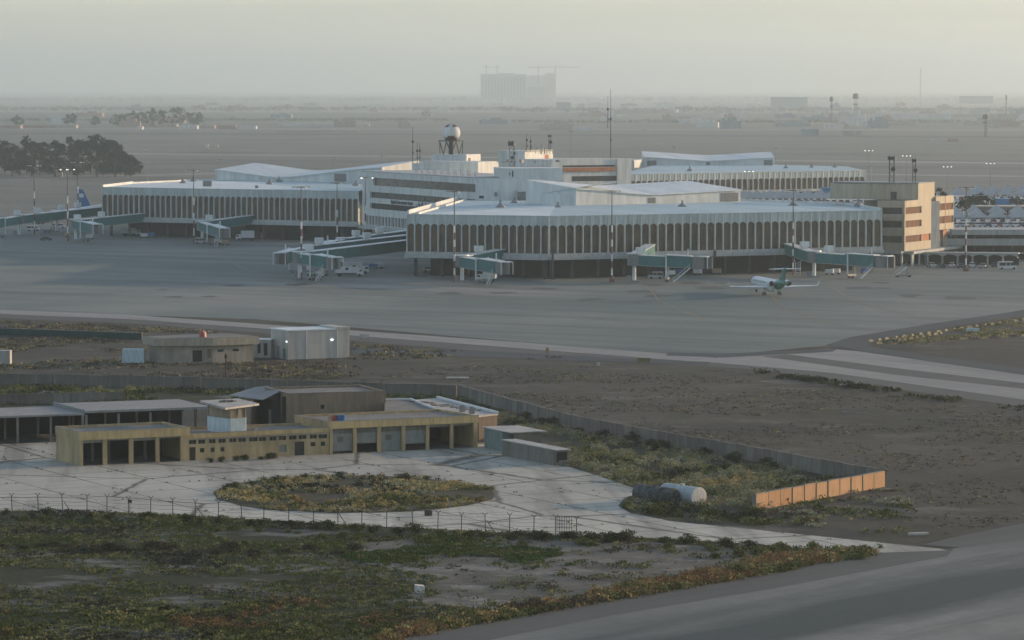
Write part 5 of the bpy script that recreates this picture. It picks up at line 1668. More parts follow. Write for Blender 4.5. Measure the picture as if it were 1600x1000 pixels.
# E: right garage with six bays
root = empty('garage', tuple(S.p(uc1 + .02, 0, 0)), 0, 'right ochre garage with six bays, four with grey shutters and two open', 'garage')
SE = shift_frame(S, root)
ue0, ue1 = uc1 + .03, SX(746.5)
baysE = [(520, 552), (557.5, 590), (595.5, 628), (633.5, 666), (671, 703.5), (708.5, 740)]
opsE = [(SX(a), SX(b), 0, 3.8) for a, b in baysE]
hE = 4.9
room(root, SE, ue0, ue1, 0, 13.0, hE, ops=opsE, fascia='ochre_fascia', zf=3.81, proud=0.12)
for k, (a, b, _, _) in enumerate(opsE):
    zb = [0.45, 1.5, 0.06, 1.1, 3.45, 3.5][k]
    m = MB(); SE.box(m, a, b, 0.42, 0.5, zb, 3.8); d = m.build('roller_shutter', 'roller_door', root)
    m = MB(); SE.box(m, a, b, 0.38, 0.42, zb - .1, zb + .05); m.build('bottom_rail', 'mud_concrete_light', d)
    if k < 4:
        m = MB(); SE.box(m, a, b, 0.30, 0.42, 2.55, 2.68); m.build('door_rail', 'roller_door', d)
        m = MB(); SE.box(m, a + .02, b - .02, 0.375, 0.415, 3.0, 3.75); m.build('top_panel', 'mud_concrete', d)
    if k in (0, 2):
        m = MB(); SE.box(m, a + 1.0, a + 1.9, 0.38, 0.415, 1.7, 2.6); m.build('window', 'mud_concrete', d)
m = MB(); SE.box(m, ue0 - .4, ue0 - .05, -.1, .5, 0, 4.0) if False else None
# drums on the roof
for k, (px, mt, nm) in enumerate([(516.5, 'car_tan', 'brown'), (523, 'car_red', 'red'), (530, 'blue_paint', 'blue'), (536, 'blue_paint', 'second blue')]):
    q = G(px, 658.5, hE - .33)
    m = MB(); m.tube((0, 0, 0), (0, 0, .95), .36, .36, 12); m.tube((0, 0, .95), (0, 0, 1.0), .30, .34, 12)
    for zz in (.3, .62): m.tube((0, 0, zz), (0, 0, zz + .05), .385, .385, 12)
    tag(m.build('oil_drum', mt, None, loc=(q.x, q.y, hE - .35)), '%s drum in the little row on the right garage roof' % nm, 'drum', 'drums on the garage roof')
for k, (px, py) in enumerate(((722, 643.5), (737, 646.5))):
    q = G(px, py, hE - .33); m = MB(); m.box((0, 0), .8, .6, .9, .3, z0=0); m.box((0, 0), .5, .4, .2, .3, z0=.902)
    tag(m.build('roof_box', 'grey_metal', None, loc=(q.x, q.y, hE - .35)), '%s small box at the right end of the garage roof' % ('left' if k == 0 else 'right'), 'box', None)
# D: pale cabin on the roof with a big flat canopy
a, b = G(324, 663, hC), G(384, 669, hC)
root = empty('lookout_cabin', (a.x, a.y, hC - .35), 0, 'pale blue lookout cabin with a broad flat white canopy on the low roof', 'cabin')
fd = LF(Vector((0, 0, 0)), S.u * 5)
u0, u1 = 0.0, 0.0
cor = G(360, 674.5, hC) - a   # near corner of the cabin
cor.z = 0
du = S.u; dv = S.v
fc = LF(Vector((cor.x, cor.y, 0)), Vector((cor.x, cor.y, 0)) + Vector((0.985, .17, 0)))
wR = fc.ux(385 , 0, 0) if False else 2.35
wU = 2.4; wV = 5.6
fc = LF(Vector((cor.x, cor.y, 0)), Vector((cor.x, cor.y, 0)) + Vector((0.80, .60, 0)))
def wx(px, vec, at):
    return onto(Vector((a.x + at.x, a.y + at.y, 5)), vec, px)
wU = wx(385, fc.u, cor); wV = wx(324, fc.v, cor)
m = MB(); fc.box(m, 0, wU, 0, wV, 0, 2.25); bdy = m.build('lower_panel', 'pale_blue_panel', root)
m = MB()
for k in range(7): fc.box(m, wU * (k + .3) / 7, wU * (k + .3) / 7 + .06, -.05, -.002, .1, 2.2)
m.build('ribs', 'pale_blue_panel', bdy)
m = MB(); fc.box(m, .15, wU - .15, .15, wV - .15, 2.252, 4.0); m.build('glazing', 'tan_render', root)
m = MB(); fc.box(m, -.05, wU + .05, -.05, wV + .05, 2.253, 2.36); m.build('sill', 'roof_sheet', root)
for (uu, vv) in ((0.1, .1), (wU - .1, .1), (.1, wV - .1), (wU / 2, .08)):
    m = MB(); fc.box(m, uu - .07, uu + .07, vv - .07, vv + .07, 2.361, 4.0); m.build('post', 'grey_metal', root)
cen = fc.p(wU / 2, wV / 2)
def relc(px, py, z): 
    q = G(px, py, z); return (q.x - a.x, q.y - a.y)
zt_ = hC - .35 + 4.0
m = MB(); m.prism([relc(352, 640.5, zt_), relc(405, 633.5, zt_), relc(372, 625.5, zt_), relc(312, 629, zt_)], 4.002, 4.3)
m.build('canopy', 'old_roof', root)
m = MB(); q = relc(357, 631, zt_)
for k in range(9): m.box((q[0] + rnd.uniform(-1, 1), q[1] + rnd.uniform(-.8, .8)), .7, .5, .3, rnd.random() * 3, z0=4.28)
m.build('debris', 'mud_concrete', root)
# B: long open shed behind
hB = 4.4
pb0, pb1 = G(-130, 654.5, hB), G(322, 638.5, hB)
root = empty('open_shed', (pb0.x, pb0.y, 0), 0, 'long open shed with flat grey roof and thin posts behind the left garage', 'shed')
fB = LF(Vector((0, 0, 0)), Vector((pb1.x - pb0.x, pb1.y - pb0.y, 0)))
def bx_(px): return onto(Vector((pb0.x, pb0.y, 2)), fB.u, px)
stp = bx_(132)
dB = 15.0
m = MB(); fB.box(m, 0, stp, 0, dB, hB - .35, hB - .05); m.build('roof', 'roof_sheet', root)
m = MB(); fB.box(m, stp, fB.L + 1, .6, dB + 1.4, hB - .1, hB + .25); m.build('roof', 'roof_sheet', root)
m = MB(); fB.box(m, stp - .2, stp + .1, .3, dB + 1.2, hB - .05, hB + .5); m.build('roof_joint', 'grey_metal', root)
m = MB(); fB.box(m, 0, fB.L + 1, dB - 1, dB - .7, 0, hB - .36); m.build('back_wall', 'inner_dark', root)
m = MB(); fB.box(m, 0, fB.L + 1, .3, dB - 1.1, 0, .08); m.build('floor', 'inner_floor', root)
p0 = None
for px in (-60, -20, 29, 81, 131, 136.5, 187, 237, 288, 330):
    for v in (.6, 7.5):
        q = fB.p(bx_(px), v)
        if p0 is None:
            m = MB(); m.box((0, 0), .34, .34, hB - .36, 0, z0=0); p0 = m.build('post', 'mud_concrete_light', root); p0.location = q; p0.rotation_euler = (0, 0, fB.a)
        else: inst(p0, q, fB.a, root)
# F: big hall behind with porch
hF = 6.2
q0, q1 = G(451, 615, hF), G(602, 612.0, hF)
root = empty('rendered_hall', (q0.x, q0.y, 0), 0, 'large brown rendered hall with one tiny square window behind the ochre garages', 'hall')
fF = LF(Vector((0, 0, 0)), Vector((q1.x - q0.x, q1.y - q0.y, 0)) + Vector((0, 1.5, 0)))
wz = HZ(668, 633)
room(root, fF, 0, fF.L, 0, 13.5, hF, wall='brown_render', ops=[(fF.ux(502.5) if False else 5.3, 5.95, 3.6, 4.25)], roof='roof_felt', parap=.3, inner='brown_render', floor=False)
m = MB(); fF.box(m, 5.3, 5.95, .2, .26, 3.6, 4.25); m.build('window', 'window_dark', root)
# porch with tilted metal roof, dark bays
root = empty('open_porch', (q0.x, q0.y, 0), 0, 'dark open bay under a tilted sheet metal roof left of the brown hall', 'shed')
m = MB()
P_ = [G(358, 618.5, 5.0), G(411, 625.5, 4.9), G(436, 613, 6.1), G(418, 603.8, 6.0), G(398, 606, 5.6)]
vs = [(p.x - q0.x, p.y - q0.y, p.z) for p in P_]; n = 5
m.add(vs + [(v[0], v[1], v[2] + .12) for v in vs], [(4, 3, 2, 1, 0), (5, 6, 7, 8, 9)] + [(i, (i + 1) % n, n + (i + 1) % n, n + i) for i in range(n)])
m.build('sheet_roof', 'roof_sheet', root)
fP = LF(Vector((XD(388, 612) - q0.x, 610 - q0.y, 0)), Vector((-.05, .3, 0)))
m = MB(); fP.box(m, 0, fP.L, 8, 8.3, 0, 4.6); m.build('back_wall', 'inner_dark', root)
m = MB(); fP.box(m, 0, .3, 0, 8, 0, 4.7); m.build('side_wall', 'tan_render', root)
for k, (s0, s1) in enumerate(((.48, .55), (.55, .78), (.82, 1.0))):
    m = MB(); fP.box(m, fP.L * s0, fP.L * s1 - .05, 1.2, 1.35, 0, 5.6 if k else 3.5); m.build('tall_door', 'inner_dark' if k else 'mud_concrete', root)
# G: low flat buildings behind the right garage
hG = 4.3
g0, g1, g2_, g3 = G(600, 640, hG), G(640, 624, hG), G(683, 621.5, hG), G(777, 645.5, hG)
root = empty('low_annex', (g0.x, g0.y, 0), 0, 'low flat-roofed annex with pale edging behind the right garage', 'building')
def rg(px, py, z=hG):
    q = G(px, py, z); return (q.x - g0.x, q.y - g0.y)
m = MB(); m.prism([rg(601, 625), rg(641, 625), rg(676, 639.5), rg(640, 646), rg(601, 643)], 0, hG - .3); m.build('wall', 'brown_render', root)
m = MB(); m.prism([rg(601, 624.5), rg(641, 624.5), rg(677, 639.5), rg(640, 645), rg(601, 643)], hG - .297, hG); m.build('roof', 'roof_felt', root)
m = MB(); m.prism([rg(642, 624.8), rg(683, 621.5), rg(777, 645.5), rg(748, 648.5), rg(680, 640)], 0, hG - .32); m.build('wall', 'annex_brown', root)
m = MB(); m.prism([rg(641, 624.6), rg(683, 621.3), rg(778, 645.6), rg(748, 649), rg(679, 640)], hG - .317, hG - .05); m.build('roof', 'old_roof', root)
for (x0, y0, x1, y1) in ((683, 621.3, 778, 645.6), (641, 624.6, 679, 639.5), (600, 625, 641, 624.6)):
    A_, B_ = rg(x0, y0), rg(x1, y1)
    m = MB(); m.beam((A_[0], A_[1], hG + .1), (B_[0], B_[1], hG + .1), .3, .35); m.build('parapet', 'roof_pale', root)
for k in range(9):
    x = 655 + k * 11; q = rg(x, 628 + k * 1.7)
    m = MB(); m.box(q, rnd.uniform(1, 3.2), .25, .15, rnd.uniform(-.6, 1), z0=hG - .04); m.build('roof_strip', 'mud_concrete', root)
# H: container hut and concrete duct
h0 = G(757, 700)
root = empty('container_hut', tuple(h0), 0, 'small grey-green container hut with a ragged pale roof right of the garages', 'hut')
fH = LF(Vector((0, 0, 0)), G(785, 706) - h0)
m = MB(); fH.box(m, 0, fH.L + .2, 0, 6.5, 0, 3.1); m.build('wall', 'container_teal' if 'container_teal' in MATS else 'pale_blue_panel', root) if False else None
plain('container_teal', (0.24, 0.32, 0.30), 0.6, 0.12, 0.6)
m = MB(); fH.box(m, 0, fH.L, 0, 5.5, 0, 3.1); bb_ = m.build('wall', 'container_teal', root)
m = MB()
for k in range(10): fH.box(m, fH.L * k / 10 + .05, fH.L * k / 10 + .14, -.06, -.003, .1, 3.0)
m.build('ribs', 'container_teal', bb_)
m = MB(); fH.box(m, -.4, fH.L + 3.6, -.3, 5.8, 3.105, 3.25); m.build('roof', 'old_roof', root)
m = MB(); fH.box(m, fH.L + .02, fH.L + 2.9, .6, 1.0, 0, 1.4); fH.box(m, fH.L + 2.9, fH.L + 3.2, .6, 5, 0, 3.1); m.build('side_bay', 'mud_concrete', root)
m = MB(); fH.box(m, fH.L + .02, fH.L + 2.9, 4, 4.3, 0, 3.1); m.build('bay_back', 'inner_dark', root)
m = MB(); fH.box(m, -1.6, -.1, 1, 5, 0, 2.7); m.build('side_shed', 'tan_render', root)
c0_ = G(784, 711.5); c1_ = G(870, 728.5)
root = empty('concrete_duct', tuple(c0_), 0, 'long pale concrete box tunnel with dark open end beside the container hut', 'concrete duct')
fK = LF(Vector((0, 0, 0)), c1_ - c0_)
m = MB()
n = 6
for k in range(n):
    fK.box(m, fK.L * k / n + .03, fK.L * (k + 1) / n - (.03 if k < n - 1 else .6), 0, 2.2, 0, 2.25 - .03 * (k % 2))
m.build('box_sections', 'mud_concrete_light', root)
m = MB(); fK.box(m, -.1, fK.L + .1, -.12, 2.35, 2.252, 2.4); m.build('roof_slab', 'old_roof', root)
m = MB(); fe = fK
wall_open(m, LF(fK.p(fK.L - .58, 0), fK.p(fK.L - .58, 2.2)), 0, 2.2, 0, .5, 0, 2.25, [(.25, 1.95, .5, 1.95)]); m.build('open_end', 'mud_concrete_light', root)
m = MB(); fK.box(m, fK.L - .585, fK.L - .575, .25, 1.95, .5, 1.95); m.build('dark_mouth', 'inner_dark', root)
m = MB(); fK.box(m, fK.L + .02, fK.L + .9, .3, 1.9, 0, .8); m.build('step_block', 'mud_concrete', root)

# ---------------------------------------------------------------- perimeter walls
def panel_wall(pts, h, label, mats, name='perimeter_wall', pw=2.6, th=.22, coping=True, hmin=.0, seed=1, foot=True):
    r = random.Random(seed)
    W_ = [G(x, y) for x, y in pts]
    root = empty(name, (W_[0].x, W_[0].y, 0), 0, label, 'wall')
    for A_, B_ in zip(W_[:-1], W_[1:]):
        f = LF(A_ - W_[0], B_ - W_[0])
        n = max(1, int(round(f.L / pw)))
        for k in range(n):
            m = MB()
            hh = h + r.uniform(-.06, .06)
            dv = r.uniform(-.05, .05)
            f.box(m, f.L * k / n + .03, f.L * (k + 1) / n - .03, dv, th + dv, 0, hh)
            m.mat(1)
            f.box(m, f.L * k / n - .09, f.L * k / n + .09, -.07, th + .1, 0, hh + .04)
            if coping:
                f.box(m, f.L * k / n + .1, f.L * (k + 1) / n - .1, -.05 + dv, th + .05 + dv, hh + .002, hh + .08)
            m.build('wall_panel', [mats[r.randrange(len(mats) - 1)], mats[-1]], root)
    return root
panel_wall([(-60, 599), (0, 601), (200, 604.5), (400, 610), (600, 617), (713, 620)], 2.05, 'long grey concrete panel wall running across behind the fire station', ['mud_concrete', 'mud_concrete', 'mud_concrete_light'], pw=3.4)
panel_wall([(716, 620.5), (800, 644), (900, 671), (1000, 690), (1150, 716), (1250, 735), (1372, 757)], 2.1, 'concrete panel wall running diagonally from behind the station towards the orange wall', ['mud_concrete', 'mud_concrete_light', 'mud_concrete_light'], pw=2.9, seed=2)
panel_wall([(-60, 634), (0, 632.5), (193, 628.5)], 1.75, 'short low concrete wall above the open shed roof at the left edge', ['mud_concrete_light', 'mud_concrete', 'mud_concrete'], pw=3.2, seed=3)
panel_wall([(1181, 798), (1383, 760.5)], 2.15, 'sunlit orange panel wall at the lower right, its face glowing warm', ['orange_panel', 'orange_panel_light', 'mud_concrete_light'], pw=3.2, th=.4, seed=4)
# green low barrier at far left
a, b = G(-60, 521), G(221, 531)
root = empty('green_barrier', tuple(a), 0, 'long low dark green screen fence in the field at the far left', 'fence')
f = LF(Vector((0, 0, 0)), b - a)
plain('dark_green_mesh', (0.020, 0.055, 0.050), 0.85, 0.2, 0.4)
m = MB(); f.box(m, 0, f.L, 0, .08, 0, 1.45); m.build('screen', 'dark_green_mesh', root)
m = MB(); f.box(m, 0, f.L, -.05, .13, 1.452, 1.53); m.build('top_rail', 'grey_metal', root)
for k in range(14):
    m = MB(); m.box(f.p(f.L * k / 13, .2), .12, .12, 1.6, f.a, z0=0); m.build('post', 'grey_metal', root)
# ---------------------------------------------------------------- bungalow, white block, container
plain('sand_render', (0.30, 0.27, 0.215), 0.9, 0.12, 0.3, bump=.15)
plain('sand_fascia', (0.36, 0.315, 0.235), 0.9, 0.10, 0.3)
a, b, c, d = G(232, 567), G(252, 568.5), G(333, 567.5), G(396, 565.0)
root = empty('bungalow', tuple(b), 0, 'flat tan bungalow with deep overhanging fascia and a dark doorway', 'building')
rb = lambda p: Vector((p.x - b.x, p.y - b.y, 0))
f = LF(rb(b), rb(c)); f2_ = LF(rb(c), rb(d)); fl_ = LF(rb(a) + Vector((-.3, 3.0, 0)), rb(b))
m = MB(); wall_open(m, f, 0, f.L - .02, 0, .4, 0, 3.55, [(onto(b, f.u, 256.5), onto(b, f.u, 270), 2.3, 2.8), (onto(b, f.u, 301), onto(b, f.u, 316), 0.3, 2.6), (onto(b, f.u, 324), onto(b, f.u, 330), 1.0, 2.8)]); m.build('front_wall', 'sand_render', root)
for (x0, x1, z0, z1, mt) in ((256.5, 270, 2.3, 2.8, 'window_dark'), (301, 316, .3, 2.6, 'window_dark'), (324, 330, 1.0, 2.8, 'brown_render')):
    m = MB(); f.box(m, onto(b, f.u, x0), onto(b, f.u, x1), .3, .36, z0, z1); m.build('window' if z0 > 1 else 'doorway', mt, root)
m = MB(); f.box(m, onto(b, f.u, 282), onto(b, f.u, 295), -.05, -.003, 1.7, 2.7); m.build('wall_panel', 'sand_fascia', root)
O2 = b + rb(c)
m = MB(); wall_open(m, f2_, 0, f2_.L, 0, .4, 0, 3.55, [(1.0, 2.3, 2.2, 2.7), (4.3, 5.7, 2.2, 2.7)]); m.build('front_wall', 'sand_render', root)
for x0, x1 in ((1.0, 2.3), (4.3, 5.7)):
    m = MB(); f2_.box(m, x0, x1, .3, .36, 2.2, 2.7); m.build('window', 'window_dark', root)
m = MB(); fl_.box(m, 0, fl_.L - .02, 0, .4, 0, 3.55); m.build('side_wall', 'sand_render', root)
m = MB(); wall_poly = [fl_.p(0, .42), fl_.p(fl_.L, .42), f.p(f.L, .42), f2_.p(f2_.L, .42), f2_.p(f2_.L - 1, 10), fl_.p(-1, 9)]
m.prism(wall_poly, 0.01, 3.5); m.build('body', 'sand_render', root)
m = MB(); op = [fl_.p(-.8, -.9), fl_.p(fl_.L, -1.1), f.p(f.L, -1.0), f2_.p(f2_.L + .8, -1.0), f2_.p(f2_.L, 11), fl_.p(-1.5, 10)]
m.prism(op, 3.552, 5.05); m.build('fascia', 'sand_fascia', root)
m = MB(); m.prism([Vector((p[0] * .97 + .3, p[1] * .92 + .4)) for p in op], 5.053, 5.12); m.build('roof', 'roof_felt', root)
m = MB(); q = f.p(f.L * .82, 2); m.tube((q.x, q.y, 5.12), (q.x, q.y, 6.1), .8, .7, 10); m.tube((q.x, q.y, 6.1), (q.x, q.y, 6.5), .3, .25, 8); m.build('roof_tank', 'car_red', root)
# white block
plain('block_white', (0.45, 0.43, 0.38), 0.8, 0.05, 0.12)
a, b, c = G(421, 557.5), G(450, 562), G(546, 558.5)
root = empty('white_block_house', tuple(b), 0, 'plain tall white block house with green doors right of the tan bungalow', 'building')
rb = lambda p: Vector((p.x - b.x, p.y - b.y, 0))
f = LF(rb(b), rb(c)); f.L *= 1.0
vl = (rb(a) - rb(b)).length
hW = 5.75
m = MB(); f.box(m, 0, f.L, 0, vl * .9, 0, hW); m.build('wall', 'block_white', root)
m = MB(); f.box(m, -.12, f.L * .78, -.12, vl * .92, hW + .003, hW + .22); m.build('roof', 'roof_pale', root)
m = MB(); f.box(m, f.L * .78 + .01, f.L + .1, -.1, vl * .9, hW + .003, hW + .5); m.build('roof_block', 'block_white', root)
for k in (.30, .80):
    m = MB(); f.box(m, f.L * k - .08, f.L * k + .08, -.12, -.003, 0, hW); m.build('drain_pipe', 'roof_pale', root)
emit('wall_lamp_glow', (0.9, 1.0, 1.0), 1.2)
for k, zz in ((.71, 3.6),):
    m = MB(); f.box(m, f.L * k - .22, f.L * k + .22, -.3, -.005, zz, zz + .28); m.build('wall_lamp', 'wall_lamp_glow', root)
ls = LF(f.p(-.001, vl * .9), f.p(-.001, 0))
for k in (.35, .72):
    m = MB(); ls.box(m, ls.L * k, ls.L * k + 1.3, -.05, -.003, .1, 2.9 - k); m.build('door', 'green_paint' if k > .5 else 'grey_metal', root)
m = MB(); ls.box(m, ls.L * .93, ls.L * .93 + .25, -.22, -.005, 3.5, 3.75); m.build('wall_lamp', 'wall_lamp_glow', root)
a, b = G(397, 559), G(422, 561)
root = empty('low_outbuilding', tuple(a), 0, 'low pale outbuilding with tall dark openings between bungalow and white block house', 'building')
f = LF(Vector((0, 0, 0)), b - a + Vector((0, 3, 0)))
m = MB(); wall_open(m, f, 0, f.L, 0, .3, 0, 3.6, [(.7, 1.4, .9, 3.0), (2.0, 2.8, .5, 3.0)]); f.box(m, 0, f.L, .31, 4, 0, 3.55); m.build('wall', 'block_white', root)
m = MB(); f.box(m, .7, 1.4, .2, .25, .9, 3.0); m.build('window', 'window_dark', root)
m = MB(); f.box(m, 2.0, 2.8, .2, .25, .5, 3.0); m.build('window', 'window_dark', root)
m = MB(); f.box(m, -.1, f.L + .1, -.1, 4.1, 3.603, 3.75); m.build('roof', 'roof_pale', root)
def container(px0, px1, yb, h, depth, mat, label, rz=None):
    a, b = G(px0, yb), G(px1, yb)
    root = empty('shipping_container', tuple(a), 0, label, 'container')
    f = LF(Vector((0, 0, 0)), b - a)
    m = MB(); f.box(m, 0, f.L, 0, depth, .15, h); bb = m.build('body', mat, root)
    m = MB()
    for k in range(12): f.box(m, f.L * (k + .3) / 12, f.L * (k + .6) / 12, -.05, -.003, .3, h - .15)
    m.build('corrugation', mat, bb)
    m = MB(); f.box(m, -.04, f.L + .04, -.07, -.052, .1, .3); f.box(m, -.04, f.L + .04, -.07, -.052, h - .15, h + .05); m.build('frame', mat, root)
    return root
container(191, 225, 568, 2.8, 3, 'pale_blue_panel', 'pale blue container standing left of the tan bungalow')
container(-12, 15.5, 571, 2.9, 3, 'block_white', 'whitish container cut by the left edge of the frame')
# ---------------------------------------------------------------- tanks
plain('tank_grey', (0.42, 0.46, 0.45), 0.6, 0.16, 0.6)
plain('tank_white', (0.62, 0.60, 0.54), 0.7, 0.12, 0.8)
def soot():
    m, nt, b = nt_new('tank_soot')
    v = pos(nt)
    c = mixc(nt, ramp(nt, noise(nt, v, 0.9, 6, .7), [(.45, 0), (.6, 1)]), (0.020, 0.024, 0.022), (0.085, 0.10, 0.095))
    c = mixc(nt, ramp(nt, noise(nt, v, 1.7, 6, .7), [(.6, 0), (.68, 1)]), c, (0.22, 0.19, 0.15))
    nt.links.new(c, b.inputs['Base Color']); b.inputs['Roughness'].default_value = .8
    MATS['tank_soot'] = m
soot()
def tank(pe, pf, r, mats, label, L=6.4, endmat=None):
    """pe: ground point under the near end, the axis runs back to the left"""
    p = G(*pe)
    d = (Vector((G(*pf).x, G(*pf).y, 0)) - Vector((p.x, p.y, 0)))
    d.normalize()
    root = empty('storage_tank', tuple(p), 0, label, 'tank', 'old cylindrical tanks')
    m = MB(); m.lathe((0, 0, r), d, [(0.04, r), (L * .25, r), (L * .25, r + .05), (L * .25 + .12, r + .05), (L * .25 + .12, r), (L * .62, r), (L * .62, r + .05), (L * .62 + .12, r + .05), (L * .62 + .12, r), (L, r), (L + .25, r * .8), (L + .38, .05)], 28)
    m.build('shell', mats, root, smooth=False)
    m = MB(); m.lathe((0, 0, r), -d, [(-.05, r * 1.0), (.0, r * 1.02), (.03, r * .97), (.05, r * .6), (.06, .02)], 28); e = m.build('end_cap', endmat or mats, root)
    for k in (.2, .8):
        q = d * L * k; s = d.cross(Vector((0, 0, 1)))
        m = MB(); m.beam((q.x - s.x * r * .8, q.y - s.y * r * .8, .12), (q.x + s.x * r * .8, q.y + s.y * r * .8, .12), .3, .3); m.build('cradle', 'dark_metal', root)
    m = MB(); q = d * L * .5; m.tube((q.x, q.y, 2 * r - .03), (q.x, q.y, 2 * r + .2), .3, .3, 10); m.build('hatch', mats, root)
    return root
tank((1052, 790.5), (1007, 784.3), 1.16, 'tank_soot', 'sooty black burnt tank lying left of the pale one in the scrub', 7.2)
tank((1092, 790.5), (1048, 784.0), 1.22, 'tank_grey', 'grey tank with a white round end lying right of the burnt one', 7.2, 'tank_white')
# power pole by the tanks
p = G(1033, 758)
root = empty('utility_pole', tuple(p), 0, 'thin dark pole with small crossarm standing behind the two tanks', 'pole')
m = MB(); m.tube((0, 0, 0), (0, 0, 3.6), .09, .06, 8); m.build('pole', 'dark_metal', root)
m = MB(); m.beam((-.9, 0, 3.45), (.3, 0, 3.45), .1, .1); m.box((-.8, 0, 3.25), .3, .25, .35); m.box((-.3, 0, 3.3), .3, .25, .35); m.build('crossarm', 'dark_metal', root)
p = G(1047, 760)
m = MB(); m.tube((0, 0, 0), (0, 0, 3.1), .05, .04, 6); m.tube((0, 0, 3.1), (0, 0, 3.3), .12, .1, 6); tag(m.build('thin_post', 'dark_metal', None, loc=p), 'very thin rod just right of the dark pole behind the tanks', 'post')
p = G(353, 590)
root = empty('utility_pole', tuple(p), 0, 'weathered pole in front of the bungalow before the long panel wall', 'pole')
m = MB(); m.tube((0, 0, 0), (0, 0, 4.6), .16, .12, 8); m.build('pole', 'wood_dark', root)
m = MB(); m.box((0, -.1, 4.0), .5, .3, .6); m.build('box', 'wood_dark', root)
# ---------------------------------------------------------------- barbed wire fence
fx = [(-30, 799), (19, 799.5), (60, 800), (98, 801), (136, 802), (167, 803), (201, 804.5), (235, 806), (270, 807.5), (305, 809), (341, 811), (378, 813), (412, 815), (451, 817), (490, 819.5), (528, 821), (565, 823), (604, 825), (645, 827), (684, 828.5), (721, 830), (759, 832), (796, 833.5), (834, 835), (868, 836), (901, 837)]
P_ = [G(x, y) for x, y in fx]
root = empty('wire_fence', (P_[0].x, P_[0].y, 0), 0, 'barbed wire fence with rusty forked posts along the green field', 'fence')
lp = [Vector((p.x - P_[0].x, p.y - P_[0].y, 0)) for p in P_]
for i, q in enumerate(lp):
    m = MB()
    t = rnd.uniform(-.12, .12); hgt = 2.15 + rnd.uniform(-.15, .15)
    top = q + Vector((t, 0, hgt))
    m.beam(q, top, .10, .10)
    m.beam(top, top + Vector((-.32, .05, .38)), .07, .07); m.beam(top, top + Vector((.32, -.05, .38)), .07, .07)
    if i % 6 == 3: m.beam(q + Vector((.1, .1, 1.5)), q + Vector((1.1, .4, 0)), .08, .08)
    m.build('post', 'dark_metal', root)
m = MB()
for zz in (.5, 1.0, 1.5, 1.95, 2.35):
    for i in range(len(lp) - 1):
        if zz < 1.2 and i % 4 == 1: continue
        a, b = lp[i] + Vector((0, 0, zz)), lp[i + 1] + Vector((0, 0, zz))
        mm = (a + b) / 2 - Vector((0, 0, .12))
        m.beam(a, mm, .022, .022); m.beam(mm, b, .022, .022)
m.build('wires', 'dark_metal', root)
for k, (px, py) in enumerate(((203, 800), (883, 834))):
    q = G(px, py)
    m = MB()
    if k == 0: m.box((0, 0, 1.4), .55, .1, .4); m.beam((0, 0, 0), (0, 0, 1.5), .06, .06)
    else:
        for j in range(7): m.beam((j * .3 - 1, 0, 0), (j * .3 - 1, 0, 2.2), .05, .05)
        for j in range(5): m.beam((-1, 0, .3 + j * .45), (.9, 0, .3 + j * .45), .05, .05)
    tag(m.build('fence_sign' if k == 0 else 'mesh_gate', 'dark_metal', None, loc=q), 'small dark plate by the third visible fence post' if k == 0 else 'rusty mesh gate leaf at the right end of the wire fence', 'sign' if k == 0 else 'gate')
# ---------------------------------------------------------------- concrete blocks along the infield, boards, litter
plain('block_tan', (0.20, 0.18, 0.13), 0.85, 0.1, 0.8)
plain('block_yellow', (0.17, 0.15, 0.065), 0.8, 0.12, 0.8)
plain('block_black', (0.03, 0.032, 0.03), 0.85, 0.12, 0.8)
def road_block(mat):
    m = MB()
    m.add([(-1.0, -.25, 0), (1.0, -.25, 0), (1.0, .25, 0), (-1.0, .25, 0), (-.85, -.12, .38), (.85, -.12, .38), (.85, .12, .38), (-.85, .12, .38)],
          [(3, 2, 1, 0), (4, 5, 6, 7), (0, 1, 5, 4), (1, 2, 6, 5), (2, 3, 7, 6), (3, 0, 4, 7)])
    m.box((0, 0, .42), 1.4, .2, .08)
    return m.build('concrete_block', mat)
protos = {k: None for k in ('block_tan', 'block_yellow', 'block_black')}
def line_blocks(p0, p1, n, mats, txt, grp):
    a, b = G(*p0), G(*p1)
    rz = math.atan2(b.y - a.y, b.x - a.x)
    for i in range(n):
        mt = mats[i % len(mats)]
        q = a + (b - a) * ((i + rnd.uniform(-.1, .1)) / (n - 1))
        if protos[mt] is None: o = protos[mt] = road_block(mt)
        else: o = inst(protos[mt], q)
        o.location = (q.x, q.y, .08); o.rotation_euler = (0, 0, rz + rnd.uniform(-.15, .15))
        tag(o, '%s %s' % ({'block_tan': 'tan concrete block', 'block_yellow': 'yellow painted block', 'block_black': 'black painted block'}[mt], txt), 'barrier', grp)
line_blocks((1359, 534.5), (1620, 498), 22, ['block_tan'], 'in the long rear row along the infield edge', 'tan blocks of the rear infield row')
line_blocks((1404, 534), (1470, 522), 8, ['block_yellow'], 'in the short middle row of the infield', 'yellow blocks of the middle infield row')
line_blocks((1372, 538), (1600, 526), 15, ['block_yellow', 'block_black'], 'in the front row of alternating colours on the infield', None)
for o in list(bpy.data.objects):
    if o.get('category') == 'barrier' and 'front row' in o['label']:
        o['group'] = 'yellow blocks of the front infield row' if 'yellow' in o['label'] else 'black blocks of the front infield row'
container(1511, 1530, 519.5, .9, 1.6, 'pale_blue_panel', 'small pale blue box lying on the infield among the blocks')
def board(px, py, w, h, mats, label, txt=None, rz=.1, lit=False):
    p = G(px, py)
    root = empty('marker_board', tuple(p), rz, label, 'sign')
    m = MB(); m.box((0, 0), w, .25, h, 0, z0=.3); m.build('panel', mats, root)
    for s in (-1, 1):
        m = MB(); m.box((s * w * .4, 0), .1, .1, .3, 0, z0=0); m.build('foot', 'dark_metal', root)
    return root
